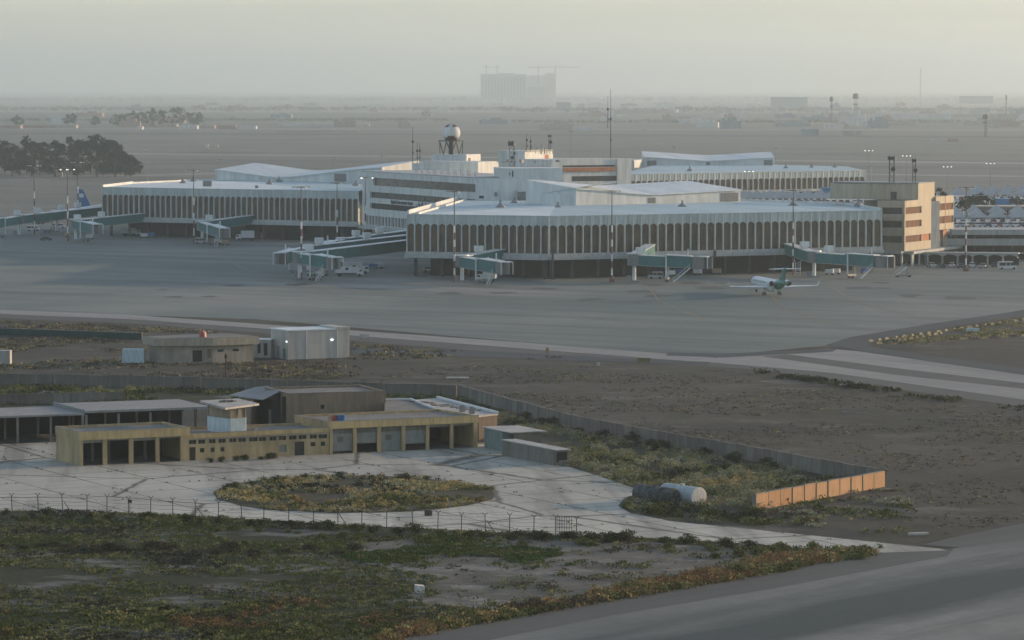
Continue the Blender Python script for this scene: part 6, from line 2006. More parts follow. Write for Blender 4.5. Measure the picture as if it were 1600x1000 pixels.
board(569, 530, 2.0, .85, 'block_white', 'white board standing in the grass right of the white block house')
board(1006, 568, 2.6, .8, 'block_yellow', 'yellow taxiway sign board beside the dark crossing road')
board(855, 552, .6, .9, 'orange_panel', 'small orange marker on the dark service road')
board(935, 574, .7, .7, 'block_white', 'small white marker right of the orange one')
board(1317, 604.5, 1.6, .3, 'block_white', 'thin white slab lying along the taxiway shoulder')
def slab(px, py, l, w, h, rz, mat, label, cat='slab', name='broken_slab'):
    p = G(px, py); m = MB()
    m.add([(-l/2, -w/2, 0), (l/2, -w/2*.8, 0), (l/2*.9, w/2, 0), (-l/2*.85, w/2*.9, 0), (-l/2, -w/2, h), (l/2, -w/2*.8, h*.8), (l/2*.9, w/2, h*.9), (-l/2*.85, w/2*.9, h)],
          [(3, 2, 1, 0), (4, 5, 6, 7), (0, 1, 5, 4), (1, 2, 6, 5), (2, 3, 7, 6), (3, 0, 4, 7)])
    o = m.build(name, mat, None, loc=(p.x, p.y, .02)); o.rotation_euler = (0, 0, rz)
    return tag(o, label, cat)
slab(1434, 836, 2.8, .7, .3, .35, 'block_white', 'white broken slab on the soil above the road junction')
slab(1384, 767, 1.9, 1.0, .3, .1, 'mud_concrete_light', 'grey slab lying at the right foot of the orange wall')
slab(715, 591, 4.5, 1.8, .2, 0, 'block_white', 'large pale slab on the bare ground behind the panel wall')
slab(655, 927, 1.1, .9, .95, .15, 'tank_white', 'white square block standing alone in the green field', 'block', 'white_block')
slab(669, 806, .9, .7, .8, .4, 'wood_dark', 'small dark rusty box on the yard edge behind the fence', 'box', 'rusty_box')
slab(878, 722, .8, .7, 1.1, 0, 'orange_panel', 'small orange barrel-like block right of the concrete duct', 'block', 'orange_block')
for k, (px, py, l) in enumerate(((1500, 655, 8), (1585, 692, 4), (1350, 700, 1.2), (1210, 664, 2), (1540, 650, 6), (1335, 645, 5))):
    slab(px, py, l, .5, .12, -.45 if l > 3 else .3, 'mud_concrete_light', ['long pale kerb fragment in the bare soil below the taxiway', 'pale kerb piece at the right edge of the soil', 'tiny pale slab left of the orange wall top end', 'pale stone in the middle of the bare soil', 'second long kerb fragment right beside the first', 'faint kerb line in the soil left of the long fragments'][k], 'kerb piece')
# ---------------------------------------------------------------- vegetation
from mathutils import noise as mno
def leafmat(name, c1, c2, sc_=0.6):
    m, nt, b = nt_new(name)
    n = noise(nt, pos(nt), sc_, 3, .6)
    n2 = noise(nt, pos(nt), 0.06, 3, .6)
    c = mixc(nt, ramp(nt, n, [(.35, 0), (.65, 1)]), c1, c2)
    c = mixc(nt, ramp(nt, n2, [(.3, .75), (.7, 1)]), (0, 0, 0), c)
    nt.links.new(c, b.inputs['Base Color'])
    b.inputs['Roughness'].default_value = .9
    b.inputs['Specular IOR Level'].default_value = .1
    MATS[name] = m
leafmat('leaf_green', (0.060, 0.078, 0.018), (0.110, 0.132, 0.034))
leafmat('leaf_bright', (0.045, 0.085, 0.020), (0.080, 0.130, 0.035))
leafmat('leaf_dark', (0.014, 0.020, 0.010), (0.035, 0.042, 0.020))
leafmat('leaf_olive', (0.180, 0.178, 0.062), (0.300, 0.275, 0.115))
leafmat('leaf_grey', (0.270, 0.280, 0.165), (0.400, 0.400, 0.245))
leafmat('leaf_straw', (0.360, 0.270, 0.100), (0.520, 0.400, 0.180))
leafmat('leaf_rust', (0.190, 0.112, 0.045), (0.300, 0.180, 0.080))
leafmat('leaf_brown', (0.075, 0.060, 0.038), (0.120, 0.095, 0.058))
leafmat('wood_leaf', (0.060, 0.075, 0.052), (0.095, 0.110, 0.075), .05)
leafmat('tree_leaf', (0.008, 0.026, 0.017), (0.020, 0.046, 0.028), .25)
plain('tree_bark', (0.07, 0.055, 0.04), .9, .2, 1)
def tri_mesh(name, V, mi, mats, parent=None):
    """V: (n,3,3) array of triangles"""
    n = len(V)
    me = bpy.data.meshes.new(name)
    me.vertices.add(n * 3); me.vertices.foreach_set('co', V.reshape(-1).astype(np.float32))
    me.loops.add(n * 3); me.loops.foreach_set('vertex_index', np.arange(n * 3, dtype=np.int32))
    me.polygons.add(n); me.polygons.foreach_set('loop_start', np.arange(0, n * 3, 3, dtype=np.int32))
    for m in mats: me.materials.append(MATS[m])
    me.polygons.foreach_set('material_index', mi.astype(np.int32))
    me.update(calc_edges=True)
    o = bpy.data.objects.new(name, me); col.objects.link(o)
    if parent is not None: o.parent = parent
    return o
def leaves(rs, C, rad, hgt, K, ls, up=0.35):
    """C (n,3) clump feet, rad, hgt (n,), K leaves each of size ls -> triangles inside a dome"""
    n = len(C)
    th = rs.uniform(0, 2 * np.pi, (n, K)); u = np.sqrt(rs.uniform(0, 1, (n, K)))
    z = rs.uniform(0.0, 1.0, (n, K)) ** .8
    rr = u * np.sqrt(np.clip(1 - z * z * .9, 0, 1))
    P = np.stack([C[:, None, 0] + rad[:, None] * rr * np.cos(th), C[:, None, 1] + rad[:, None] * rr * np.sin(th), C[:, None, 2] + hgt[:, None] * z], -1)
    d1 = rs.normal(size=(n, K, 3)); d1 /= np.linalg.norm(d1, axis=-1, keepdims=True)
    d2 = rs.normal(size=(n, K, 3)); d2[..., 2] += up; d2 /= np.linalg.norm(d2, axis=-1, keepdims=True)
    s = (ls[:, None, None] if hasattr(ls, '__len__') else ls) * rs.uniform(.6, 1.4, (n, K, 1))
    T = np.stack([P - d1 * s * .5, P + d1 * s * .5, P + d2 * s], 2)
    T[..., 2] = np.maximum(T[..., 2], C[:, None, None, 2] - .02)
    return T.reshape(-1, 3, 3)
def cover(name, label, poly, n, mats, weights, rad, hgt, K, ls, seed, mask=None, nsc=.05, thr=-1.0, z=0.04, tight=None, holes=()):
    rs = np.random.RandomState(seed)
    xs = [p[0] for p in poly]; ys = [p[1] for p in poly]
    pts = []; col_i = []
    tries = 0
    cum = np.cumsum(np.array(weights) / sum(weights))
    while len(pts) < n and tries < n * 12:
        tries += 1
        x = rs.uniform(min(xs), max(xs)); y = rs.uniform(min(ys), max(ys))
        if not pin((x, y), poly): continue
        if any(pin((x, y), h) for h in holes): continue
        v = mno.fractal(Vector((x * nsc, y * nsc, seed)), 1.0, 2.0, 4)
        if v < thr + rs.uniform(-.12, .12): continue
        if mask is not None and rs.uniform() > mask(x, y): continue
        w = mno.noise(Vector((x * .09 + 50, y * .09, seed * 3.1)))
        pts.append((x, y, z))
        col_i.append(int(np.searchsorted(cum, min(.999, max(0, .5 + w * 1.1 + rs.uniform(-.28, .28))))))
    C = np.array(pts)
    f = rs.uniform(.55, 1.45, len(C))
    T = leaves(rs, C, rad * f, hgt * f * rs.uniform(.7, 1.3, len(C)), K, ls)
    o = tri_mesh(name, T, np.repeat(np.array(col_i), K), mats)
    return tag(o, label, 'vegetation', None, 'stuff')
WF = wpoly(FIELD); WB = wpoly(BARE)
def dens_field(x, y):
    return 0.03 if pin((x, y), WB) else 1.0
cover('field_grass', 'low green and olive weeds covering the lower left field', WF, 21000, ['leaf_green', 'leaf_olive', 'leaf_green', 'leaf_olive', 'leaf_brown', 'leaf_dark'], [2.5, 1.2, 3, 1.6, 1.4, 1.2], .50, .15, 13, .17, 21, mask=dens_field, thr=-.30)
BP = wpoly([(700, 838), (760, 845), (870, 850), (880, 868), (820, 880), (700, 884), (560, 880), (480, 850)])
cover('bright_weeds', 'patch of brighter green weeds right of the middle of the field', BP, 1500, ['leaf_bright', 'leaf_green'], [2, 1], .55, .22, 14, .20, 22, thr=-.1, nsc=.09)
cover('bright_weeds', 'scattered small green tufts on the bare pale soil in front', WB, 330, ['leaf_green', 'leaf_bright', 'leaf_olive', 'leaf_brown'], [2, .6, 1.5, 1], .8, .25, 22, .22, 23, thr=.12, nsc=.12)
SB = wpoly([(560, 1010), (640, 980), (800, 950), (1000, 915), (1200, 872), (1378, 856), (1382, 866), (1200, 897), (1150, 908), (900, 950), (700, 985), (610, 1006)])
cover('verge_scrub', 'rusty and olive scrub along the runway shoulder', SB, 1500, ['leaf_rust', 'leaf_olive', 'leaf_green', 'leaf_straw', 'leaf_brown'], [1.6, 2, 2.4, 1.0, 2], .75, .55, 34, .20, 24, thr=-.35, nsc=.1)
LB = wpoly([(-60, 960), (200, 955), (480, 935), (640, 950), (600, 1006), (-60, 1012)])
cover('verge_scrub', 'mixed brown and green weeds at the bottom left edge', LB, 1500, ['leaf_rust', 'leaf_brown', 'leaf_green', 'leaf_olive', 'leaf_dark'], [.2, 1.2, 2.6, 2.2, 1.0], .6, .28, 22, .22, 25, thr=-.1, nsc=.08)
ISW = [(p[0], p[1]) for p in ISLW]
cover('island_scrub', 'straw coloured and green weeds filling the round island in the yard', ISW, 1350, ['leaf_green', 'leaf_olive', 'leaf_straw', 'leaf_grey', 'leaf_straw', 'leaf_dark'], [1.6, 2.0, 2.2, 1.4, 1.2, 1.0], .62, .40, 26, .20, 26, thr=-.12, nsc=.10)
SCW = wpoly(SCRUB)
cover('yard_side_scrub', 'olive and grey bushes in the ground around the tanks', SCW, 1700, ['leaf_dark', 'leaf_green', 'leaf_olive', 'leaf_grey', 'leaf_straw'], [1.2, 1.4, 2.6, 2.8, 1.2], .85, .62, 34, .22, 27, thr=-.16, nsc=.08)
TRI = wpoly([(1190, 802), (1300, 775), (1395, 760), (1430, 800), (1400, 835), (1250, 825), (1060, 812)])
cover('yard_side_scrub', 'sparse scrub between the orange wall and the access road', TRI, 260, ['leaf_green', 'leaf_olive', 'leaf_brown', 'leaf_grey'], [1.5, 1.5, 1.5, 1], .9, .35, 26, .24, 28, thr=.0, nsc=.1)
MID = wpoly([(560, 572), (1000, 575), (1180, 582), (1600, 642), (1700, 660), (1700, 800), (1600, 812), (1450, 845), (1395, 830), (1400, 755), (1150, 708), (900, 664), (740, 612), (560, 600)])
cover('desert_scrub', 'sparse low desert scrub across the brown soil beyond the panel wall', MID, 3000, ['leaf_brown', 'leaf_olive', 'leaf_dark', 'leaf_straw', 'leaf_brown'], [2.2, .9, .6, .3, 1.6], .55, .11, 9, .18, 29, thr=.0, nsc=.045)
EDG = wpoly([(1170, 578), (1300, 596), (1600, 638), (1700, 655), (1700, 664), (1600, 646), (1300, 603), (1190, 588)])
cover('desert_scrub', 'dark scrub strip lining the taxiway shoulder', EDG, 420, ['leaf_dark', 'leaf_green', 'leaf_brown'], [3, 1, 1], 1.0, .5, 20, .32, 30, thr=-.05, nsc=.06)
BKW = wpoly(BACKG)
cover('back_scrub', 'dark green scrub strip between the panel walls and the sheds', BKW, 1300, ['leaf_dark', 'leaf_green', 'leaf_green', 'leaf_olive'], [2, 2, 2, 1.2], 1.1, .5, 16, .32, 31, thr=-.1, nsc=.06)
BLD = wpoly([(225, 568), (400, 568), (545, 562), (548, 540), (400, 520), (230, 522)])
LFT = wpoly([(-100, 500), (0, 502), (200, 509), (400, 524), (700, 549), (900, 560), (560, 572), (560, 590), (400, 602), (0, 594), (-100, 592)])
cover('back_scrub', 'patchy olive and brown scrub round the bungalow and white block house', LFT, 2300, ['leaf_brown', 'leaf_olive', 'leaf_straw', 'leaf_dark', 'leaf_brown'], [2.4, 1.6, .6, 1.3, 1.6], 1.0, .25, 10, .30, 32, thr=.02, nsc=.035, holes=[BLD])
INF = wpoly([(1372, 536), (1470, 516), (1600, 498), (1700, 486), (1700, 520), (1600, 524), (1420, 540)])
cover('infield_grass', 'yellowish grass between the block rows on the infield', INF, 700, ['leaf_olive', 'leaf_straw', 'leaf_green'], [2, 1.5, 1], 1.1, .25, 10, .35, 33, thr=-.1, nsc=.05)
# bushes one can tell apart: strip along the fence and some in the scrub
def bush_mesh(seed, mats, r=1.0, h=1.0, K=520, ls=.19):
    rs = np.random.RandomState(seed)
    root = empty('bush', (0, 0, 0))
    n = 9
    C = np.zeros((n, 3)); C[:, 0] = rs.uniform(-.55, .55, n) * r; C[:, 1] = rs.uniform(-.45, .45, n) * r; C[:, 2] = rs.uniform(0, .25, n) * h
    T = leaves(rs, C, rs.uniform(.35, .6, n) * r, rs.uniform(.45, .85, n) * h, K // n, ls)
    # stray twigs
    mi = rs.choice(len(mats), len(T), p=[.6, .4])
    tri_mesh('foliage', T, mi, mats, root)
    m = MB()
    for k in range(5):
        t = rs.uniform(0, 6.28); m.tube((0, 0, 0), (math.cos(t) * r * .5, math.sin(t) * r * .4, h * .8), .035, .015, 5)
    m.build('stems', 'wood_dark', root)
    return root
kinds = {
    'dark': bush_mesh(1, ['leaf_dark', 'leaf_green'], 1.5, 1.25),
    'green': bush_mesh(2, ['leaf_green', 'leaf_olive'], 1.45, 1.0),
    'brown': bush_mesh(3, ['leaf_brown', 'leaf_dark'], 1.5, 1.1),
    'rust': bush_mesh(4, ['leaf_rust', 'leaf_straw'], 1.0, .75, 380),
    'grey-green': bush_mesh(5, ['leaf_grey', 'leaf_olive'], 1.3, .95),
}
usedk = set()
def bushes(kind, n, path, spread, smin, smax, label, grp, seed):
    r = random.Random(seed)
    W_ = [G(*p) for p in path]
    seg = [(a, b) for a, b in zip(W_[:-1], W_[1:])]
    tot = sum((b - a).length for a, b in seg)
    for i in range(n):
        t = (i + r.uniform(.1, .9)) / n * tot
        for a, b in seg:
            L = (b - a).length
            if t <= L: q = a + (b - a) * (t / L); break
            t -= L
        else: q = b.copy()
        q = q + Vector((r.uniform(-spread, spread), r.uniform(-spread * 1.5, spread * 1.5), 0))
        o = kinds[kind] if kind not in usedk else copy_tree(kinds[kind])
        usedk.add(kind)
        s = r.uniform(smin, smax)
        o.location = (q.x, q.y, .02); o.rotation_euler = (0, 0, r.uniform(0, 6.28)); o.scale = (s, s, s * r.uniform(.75, 1.1))
        tag(o, label, 'bush', grp)
bushes('dark', 34, [(-10, 806), (200, 812), (500, 829), (760, 842), (900, 846), (1060, 850), (1200, 858)], .9, .6, 1.15, 'dark green bush in the thick strip in front of the wire fence', 'dark bushes along the wire fence', 1)
bushes('green', 34, [(-10, 812), (250, 822), (500, 838), (760, 852), (1000, 856), (1180, 860)], 1.6, .5, 1.0, 'mid green bush in the strip just below the wire fence', 'green bushes below the wire fence', 2)
bushes('brown', 22, [(-10, 856), (200, 860), (420, 866), (600, 862)], 2.2, .5, 1.05, 'brownish bush in the long hedge-like band across the green field', 'brown bushes across the green field', 3)
bushes('brown', 8, [(800, 838), (900, 843), (980, 846)], .5, .8, 1.2, 'dry brown bush by the mesh gate at the fence end', 'brown bushes by the mesh gate', 8)
bushes('green', 26, [(1130, 872), (1250, 862), (1365, 864), (1250, 884), (1150, 900)], 1.6, .7, 1.2, 'green bush in the tongue of scrub at the road junction', 'green bushes at the road junction', 4)
bushes('rust', 34, [(610, 998), (800, 958), (1000, 924), (1180, 892), (1370, 862)], .8, .7, 1.3, 'rusty orange dry bush along the runway shoulder', 'rusty bushes along the shoulder', 5)
bushes('grey-green', 40, [(900, 700), (1000, 720), (1150, 745), (1280, 752), (1150, 770), (1000, 745), (890, 722)], 3.0, .8, 1.4, 'grey-green round bush in the scrub behind the tanks', 'grey bushes behind the tanks', 6)
bushes('dark', 14, [(740, 640), (850, 662), (930, 682), (1150, 724), (1260, 740)], .8, .8, 1.5, 'dark bush at the foot of the diagonal panel wall', 'dark bushes at the diagonal wall', 7)
bushes('green', 16, [(985, 792), (1040, 802), (1120, 806), (1200, 800)], 1.6, .6, 1.1, 'green bush on the verge in front of the tanks', 'green bushes before the tanks', 9)
bushes('dark', 7, [(320, 724), (400, 719), (440, 716)], .4, .5, .85, 'dark low bush growing at the foot of the ochre link wall', 'bushes at the ochre wall', 10)
bushes('dark', 12, [(340, 768), (450, 750), (560, 745), (700, 753)], .7, .5, .9, 'dark tuft on the far rim of the round island', 'dark tufts on the island rim', 11)
bushes('rust', 10, [(400, 780), (600, 790), (720, 780)], 2.5, .6, 1.0, 'straw orange tuft on the round island', 'orange tufts on the island', 12)
bushes('brown', 3, [(795, 690), (820, 690)], .8, 1.3, 1.7, 'big brown bush behind the container hut', 'brown bushes behind the hut', 13)
YW = wpoly(YARD)
def dens_joint(x, y):
    # weeds root in the slab joints (9 m grid turned with the buildings)
    c_, s_ = math.cos(-YRD), math.sin(-YRD)
    u, v = (x * c_ - y * s_) / 9.0, (x * s_ + y * c_) / 9.0
    du, dv2 = abs(u - round(u)), abs(v - round(v))
    return 1.0 if min(du, dv2) < .03 else 0.012
cover('joint_weeds', 'dry weeds rooted in the joints and cracks of the concrete yard', YW, 800, ['leaf_brown', 'leaf_olive', 'leaf_dark'], [2, 1, 2], .32, .12, 9, .15, 41, mask=dens_joint, thr=-.05, nsc=.06, holes=[ISW])
PALE = wpoly([(560, 590), (900, 600), (1150, 640), (1500, 660), (1600, 700), (1600, 760), (1420, 800), (1395, 760), (1150, 705), (900, 660), (740, 612)])
rsx = random.Random(77)
for k in range(60):
    x_ = rsx.uniform(-60, 110); y_ = rsx.uniform(430, 700)
    if not pin((x_, y_), PALE): continue
    m = MB(); l_, w_ = rsx.uniform(.4, 1.6), rsx.uniform(.2, .7)
    m.add([(-l_/2, -w_/2, 0), (l_/2, -w_/2, 0), (l_/2*.8, w_/2, 0), (-l_/2, w_/2*.8, 0), (-l_/3, -w_/4, .22), (l_/3, -w_/3, .2), (l_/4, w_/3, .24), (-l_/3, w_/4, .18)], [(3, 2, 1, 0), (4, 5, 6, 7), (0, 1, 5, 4), (1, 2, 6, 5), (2, 3, 7, 6), (3, 0, 4, 7)])
    tag(m.build('rubble_stone', 'mud_concrete_light', None, loc=(x_, y_, .01)), 'small pale stone lying in the brown soil beyond the panel wall', 'stone', 'pale stones in the brown soil')
# ---------------------------------------------------------------- trees
def tree(px, yb, yt, label, grp, seed, w=None, K=900, name='broadleaf_tree', leaf=None, low=.15, dens=1.0):
    rs = np.random.RandomState(seed)
    p = W(px, yb, 0); h = HZ(yb, yt)
    root = empty(name, tuple(p), 0, label, 'tree', grp)
    w = (h * .36 if w is None else w)
    n = 15
    C = np.zeros((n, 3))
    tz = rs.uniform(low, .82, n)
    C[:, 2] = tz * h
    sp = w * .75 * np.sin(np.pi * np.clip((tz - low + .15) / (1.05 - low), 0, 1))
    th = rs.uniform(0, 6.28, n)
    C[:, 0] = np.cos(th) * sp; C[:, 1] = np.sin(th) * sp
    C[0] = (0, 0, .78 * h)
    ls = leaf or h * .055
    cr = rs.uniform(.28, .5, n) * w
    T = leaves(rs, C, cr, cr * rs.uniform(.8, 1.3, n), K // n, ls)
    tri_mesh('crown', T, np.zeros(len(T)), ['tree_leaf'], root)
    m = MB()
    m.tube((0, 0, 0), (0, 0, h * .4), h * .022, h * .016, 8); m.tube((0, 0, h * .4), (rs.uniform(-.3, .3), 0, h * .8), h * .016, h * .006, 7)
    for k in range(1, 9):
        m.tube((0, 0, h * .3 * rs.uniform(.6, 1.3)), tuple(C[k] + np.array([0, 0, cr[k] * .4])), h * .009, h * .003, 5)
    m.build('trunk', 'tree_bark', root)
    return root
gx = [(-22, 216), (-6, 221), (8, 220), (19, 226), (31, 238), (42, 209), (50, 218), (62, 221), (73, 219), (86, 221), (97, 222), (109, 213), (120, 219), (131, 221), (142, 214), (151, 207), (161, 218), (171, 219), (180, 221), (188, 236), (197, 243), (204, 251)]
pos_w = ['at the very left edge', 'near the left edge', 'left of the tall lone crown', 'in the notch of the crown line', 'low in the notch', 'with the tall lone crown', 'just right of the tall lone crown', 'in the left middle', 'in the left middle, lower', 'in the middle', 'right at the middle', 'right of the middle', 'under the rising crown line', 'left of the highest dome', 'on the rise of the dome', 'at the highest dome', 'just right of the dome', 'on the right shoulder', 'right shoulder, lower', 'in the falling right end', 'second last at the right end', 'last and lowest at the right end']
for i, (x, yt) in enumerate(gx):
    tree(x, 276 - (i % 3) * 2.5, yt - 1, 'dark tree of the left grove, ' + pos_w[i], 'trees of the left grove', 100 + i, w=rnd.uniform(7.0, 9.5), K=1400, leaf=1.15, low=.03)
for i, (x, yt) in enumerate([(182, 180), (190, 178), (200, 176), (210, 174), (220, 174), (230, 172), (240, 168), (250, 171), (258, 172), (270, 167), (282, 166), (292, 176), (303, 173), (311, 174), (22, 185), (28, 183), (107, 178), (113, 177), (148, 182)]):
    tree(x, 198 - (i % 3), yt, ('hazy distant tree, number %d from the left in the far grove' % (i + 1)) if i < 14 else ['hazy tree at far left', 'hazy tree beside the one at far left', 'lone hazy tree above the near grove', 'hazy tree right of the lone one', 'small faint tree before the far grove'][i - 14], 'hazy trees of the far grove' if i < 14 else None, 140 + i, w=rnd.uniform(6.0, 9.5), K=420, leaf=1.9, low=.1)
for i, (x, yb, yt, w_) in enumerate([(1504, 336, 312, 4), (1512, 338, 306, 4.5), (1522, 334, 308, 4.5), (1532, 334, 303, 5), (1541, 334, 307, 4.5), (1466, 328, 292, 3.4), (1472, 330, 300, 3), (1589, 326, 312, 4)]):
    p = G(x, yb, 9.0)
    t = tree(x, yb, yt, 'dark tree %s among the tents right of the office block' % ['first', 'second', 'third', 'fourth', 'fifth', 'leftmost tall', 'second leftmost', 'rightmost'][i], 'dark trees among the tents', 170 + i, w=w_, K=420, leaf=.8, low=.2)
    h = (yb - yt) / ((yb - YH) / 46.0)
    t.location = (p.x, p.y, 9.0); s = h / HZ(yb, yt); t.scale = (max(s, .8),) * 2 + (s,)
# far-off wooded bands reading as one mass
def woods(name, label, px0, px1, yb, hmin, hmax, n, seed, depth=300, leaf=3.0):
    rs = np.random.RandomState(seed)
    a, b = G(px0, yb), G(px1, yb)
    t = rs.uniform(0, 1, n)
    hh = np.array([hmin + (hmax - hmin) * (.5 + .5 * mno.noise(Vector((x * 37, seed, 0)))) * rs.uniform(.6, 1.2) for x in t])
    C = np.stack([a.x + (b.x - a.x) * t, a.y + (b.y - a.y) * t + rs.uniform(0, depth, n), np.zeros(n)], -1)
    T = leaves(rs, C, hh * rs.uniform(.6, 1.4, n), hh, 12, hh * .35)
    o = tri_mesh(name, T, np.zeros(len(T)), ['wood_leaf'])
    return tag(o, label, 'wood', None, 'stuff')
woods('distant_woods', 'hazy low tree line across the plain left of the far tower', -100, 700, 190, 2, 5, 900, 1)
woods('distant_woods', 'second hazier tree line farther back on the left', -100, 800, 174, 3, 8, 1300, 2, 1200)
woods('distant_woods', 'hazy tree line across the plain on the right', 800, 1700, 193, 2, 5, 900, 3)
woods('distant_woods', 'second hazier tree line farther back on the right', 780, 1700, 176, 3, 9, 1400, 4, 1200)
woods('distant_woods', 'faintest tree line near the horizon', -100, 1700, 159, 5, 11, 2400, 5, 5000)
# ---------------------------------------------------------------- far buildings
plain('far_wall', (0.42, 0.36, 0.30), .9, .1, .05)
plain('far_white', (0.62, 0.60, 0.55), .9, .1, .05)
plain('far_pink', (0.40, 0.26, 0.21), .9, .1, .05)
plain('far_blue', (0.24, 0.29, 0.31), .9, .1, .05)
far = [(-10, 32, 201, 196, 'far_pink', 'low pinkish far building cut by the left edge'), (35, 62, 200.5, 195.5, 'far_pink', 'hazy pink low building left of the far grove'), (64, 84, 200.5, 196, 'far_pink', 'small hazy pink building second from the left'), (86, 119, 200.5, 195.5, 'far_wall', 'tan low building just left of the far grove'),
    (213, 276, 198, 194.5, 'far_wall', 'long thin pale building before the far grove'), (279, 308, 202, 196.5, 'far_white', 'bright white low building right of the far grove'), (313, 335, 201, 196.5, 'far_pink', 'pink low building right of the bright white one'), (340, 368, 202, 196, 'far_pink', 'wide pink building above the left pier'), (373, 400, 202, 197.5, 'far_white', 'thin white building above the left pier low point'),
    (214, 222, 202.5, 198, 'far_white', 'tiny white hut left of the long thin building'), (435, 577, 197.5, 193.5, 'far_white', 'very long pale shed line on the plain left of the radome'), (430, 560, 205.5, 203.5, 'far_wall', 'second long thin shed below the very long one'), (600, 660, 188, 184, 'far_wall', 'hazy shed left above the radome'), (662, 700, 176, 172, 'far_white', 'hazy pale roof left of the far tower base'),
    (870, 892, 172, 160, 'far_blue', 'hazy block at the right foot of the far tower'), (895, 930, 204, 199, 'far_white', 'white low building right of the radome plain'), (1003, 1012, 207, 202.5, 'far_white', 'tiny white hut on the plain above the far pier'), (1255, 1280, 212, 202, 'far_blue', 'bluish low block right above the far pier'), (1290, 1318, 202, 194, 'far_white', 'pale building at the foot of the hazy lattice towers'),
    (1318, 1346, 213, 205, 'far_wall', 'hazy tan building right of the bluish low block'), (1361, 1490, 186, 178, 'far_white', 'long bright hazy roof on the right horizon plain'), (1495, 1600, 184, 178, 'far_wall', 'dim long roof at the far right'), (1205, 1262, 168, 152, 'far_blue', 'faint broad hangar on the right horizon'), (1500, 1552, 162, 150, 'far_blue', 'faint broad block on the far right horizon'),
    (1277, 1345, 178, 173, 'far_white', 'thin pale roof between the hazy lattice towers'), (1040, 1090, 186, 182, 'far_wall', 'hazy low shed right of the tall antenna'), (960, 1020, 178, 172, 'far_wall', 'hazy shed behind the tall antenna')]
for k, (x0, x1, yb, yt, mt, lb) in enumerate(far):
    shed('distant_building', x0, x1, yb, yt, 0, mt, 25, lb, 'building')
for (x0, x1, yb, yt, mt, lb) in [(320, 326, 231, 226, 'far_white', 'small white cube on the plain, left of two'), (337, 341.5, 231, 227, 'far_white', 'small white cube on the plain, right of two'), (186, 193, 270, 262.5, 'beige_light', 'small sunlit hut at the right end of the dark grove'), (81, 97, 276, 266, 'far_wall', 'plain grey hut in front of the dark grove'), (201, 207, 271, 258, 'far_wall', 'narrow tall hut at the very end of the grove'), (1457, 1468, 219, 217.5, 'far_white', 'white vehicle-like strip far out on the right plain'), (1481, 1497, 222, 217.5, 'far_pink', 'pink low hut far out on the right plain')]:
    shed('small_hut', x0, x1, yb, yt, 0, mt, 4, lb, 'hut')
rs_ = random.Random(31)
tb0 = None
for k in range(80):
    x = rs_.uniform(-20, 1620) if k % 3 else rs_.uniform(900, 1600); yb = rs_.choice([rs_.uniform(164, 178), rs_.uniform(178, 204)])
    p = G(x, yb)
    if tb0 is None or k % 5 == 0:
        m = MB(); w_ = rs_.uniform(14, 50); h_ = rs_.uniform(4, 11); m.box((0, 0), w_, 14, h_, 0, z0=0); m.box((w_ * .1, 0), w_ * .4, 8, h_ * .45, 0, z0=h_ + .01); m.box((-w_ * .35, 2), 3, 3, h_ * .3, 0, z0=h_ + .02)
        tb0 = m.build('distant_building', ['far_wall', 'far_white', 'far_pink', 'far_blue'][(k // 5) % 4], None, loc=(p.x, p.y, 0))
        o = tb0
    else: o = inst(tb0, (p.x, p.y, 0), rs_.uniform(-.3, .3))
    tag(o, 'tiny hazy building among the clutter of the far town', 'building', 'tiny hazy buildings of the far town')
# high-rise under construction with cranes, barely visible
Dt = 17000.0
def zt9(y, D=Dt): return H - (y - YH) / FPX * D
root = empty('unfinished_tower', (XD(810, Dt), Dt, 0), 0, 'huge hazy high-rise block under construction on the horizon', 'tower block')
def tb(x0, x1, yt, dy=0, dp=60, mt='far_blue', nm='tower_body', zb=0):
    m = MB(); m.prism([(XD(x0, Dt) - XD(810, Dt), dy), (XD(x1, Dt) - XD(810, Dt), dy), (XD(x1, Dt) - XD(810, Dt), dy + dp), (XD(x0, Dt) - XD(810, Dt), dy + dp)], zb, zt9(yt)); return m.build(nm, mt, root)
tb(751, 777, 115.5); tb(777.5, 803, 114.5, 4); tb(803.5, 822, 116, 1)
tb(822.5, 852, 136, 2, mt='far_blue'); tb(848, 852.0, 117, 40, mt='far_wall'); tb(852.5, 867, 114.5, 0, mt='far_wall')
tb(822.5, 847, 118, 45, 6, 'far_white', 'rear_frame')
for k in range(14):
    m = MB(); x = 753 + k * 5.0
    m.prism([(XD(x, Dt) - XD(810, Dt), -.8), (XD(x + 2.2, Dt) - XD(810, Dt), -.8), (XD(x + 2.2, Dt) - XD(810, Dt), -.02), (XD(x, Dt) - XD(810, Dt), -.02)], 10, zt9(120)); m.build('window_strip', 'dark_metal', root)
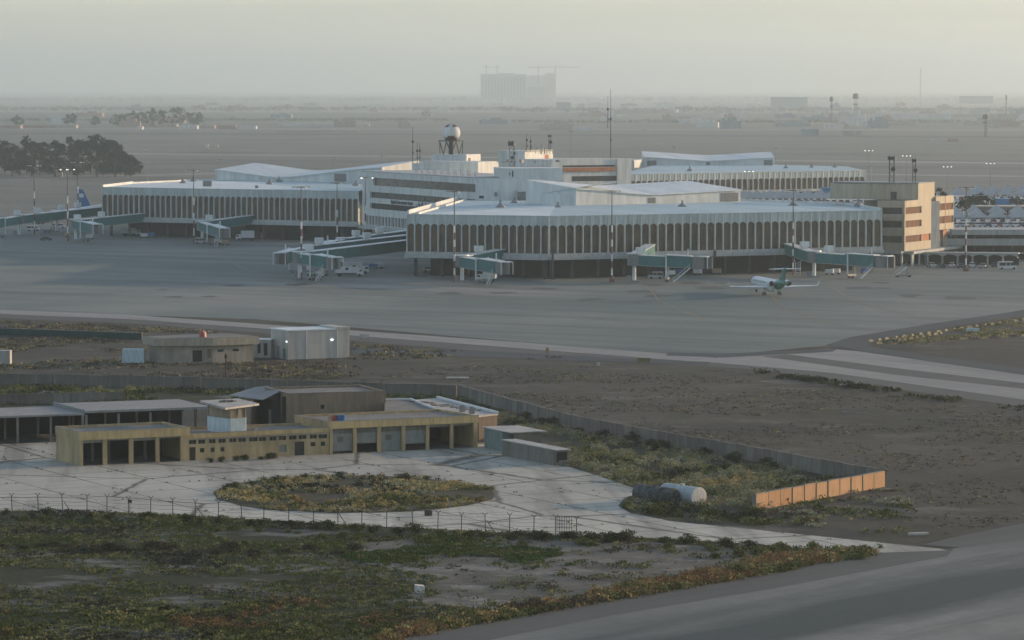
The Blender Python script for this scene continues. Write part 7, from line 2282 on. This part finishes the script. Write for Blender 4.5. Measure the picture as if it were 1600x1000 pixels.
for i, (x, yt, xl, xr, lb) in enumerate([(760, 104, 754, 768, 'short hazy crane over the left end of the unfinished tower'), (777, 104, 771, 782, 'second short hazy crane over the unfinished tower'), (841, 104.5, 825, 850, 'hazy crane above the gap of the unfinished tower'), (867.5, 104, 846, 907, 'hazy tower crane with the longest jib at the right of the tower')]):
    root2 = empty('tower_crane', (XD(x, Dt), Dt + 20, 0), 0, lb, 'crane', None)
    zj = zt9(yt + 1.2)
    m = MB(); m.beam((0, 0, 0), (0, 0, zj + 9), 4, 4); m.build('mast', 'grey_metal', root2)
    m = MB(); m.beam((XD(xl, Dt) - XD(x, Dt), 0, zj), (XD(xr, Dt) - XD(x, Dt), 0, zj), 2.6, 2.6); m.beam((XD(xl, Dt) - XD(x, Dt), 0, zj), (0, 0, zj + 9), 1.0, 1.0); m.beam(((XD(xr, Dt) - XD(x, Dt)) * .7, 0, zj), (0, 0, zj + 9), 1.0, 1.0); m.build('jib', 'grey_metal', root2)
def far_mast(x, yb, yt, lb, head=0, w=1.3):
    p = W(x, yb, 0); h = HZ(yb, yt)
    m = MB()
    n = 10
    for i in range(n):
        z0, z1 = h * i / n, h * (i + 1) / n; s = 1 - .6 * i / n
        for a in (-1, 1):
            m.beam((a * w * s, 0, z0), (a * w * s, 0, z1), .45, .45)
            m.beam((a * w * s, 0, z0), (-a * w * s, 0, z1), .3, .3)
    if head:
        m.tube((0, 0, h * .8), (0, 0, h * .97), head, head * .8, 10); m.tube((0, 0, h * .6), (0, 0, h * .64), head * .8, head * .8, 10)
    tag(m.build('radio_tower', 'dark_metal', None, loc=p), lb, 'tower')
far_mast(1299, 192, 150, 'hazy radio tower with a bulky head, left of the tallest pair', 3.0)
far_mast(1337, 192, 145, 'hazy wide lattice radio tower with round head on the right plain', 5.0, 3.0)
far_mast(1438, 165, 106, 'very thin pale mast rising highest on the right horizon', 0, 1.6)
far_mast(1572, 184, 148, 'hazy stub mast near the right edge horizon', 1.5)
far_mast(1540, 214, 178, 'hazy tree-like mast above the right car park', 4.0, 1.2)
far_mast(1415, 180, 172, 'tiny hazy mast above the long bright roof', 1.0, .8)
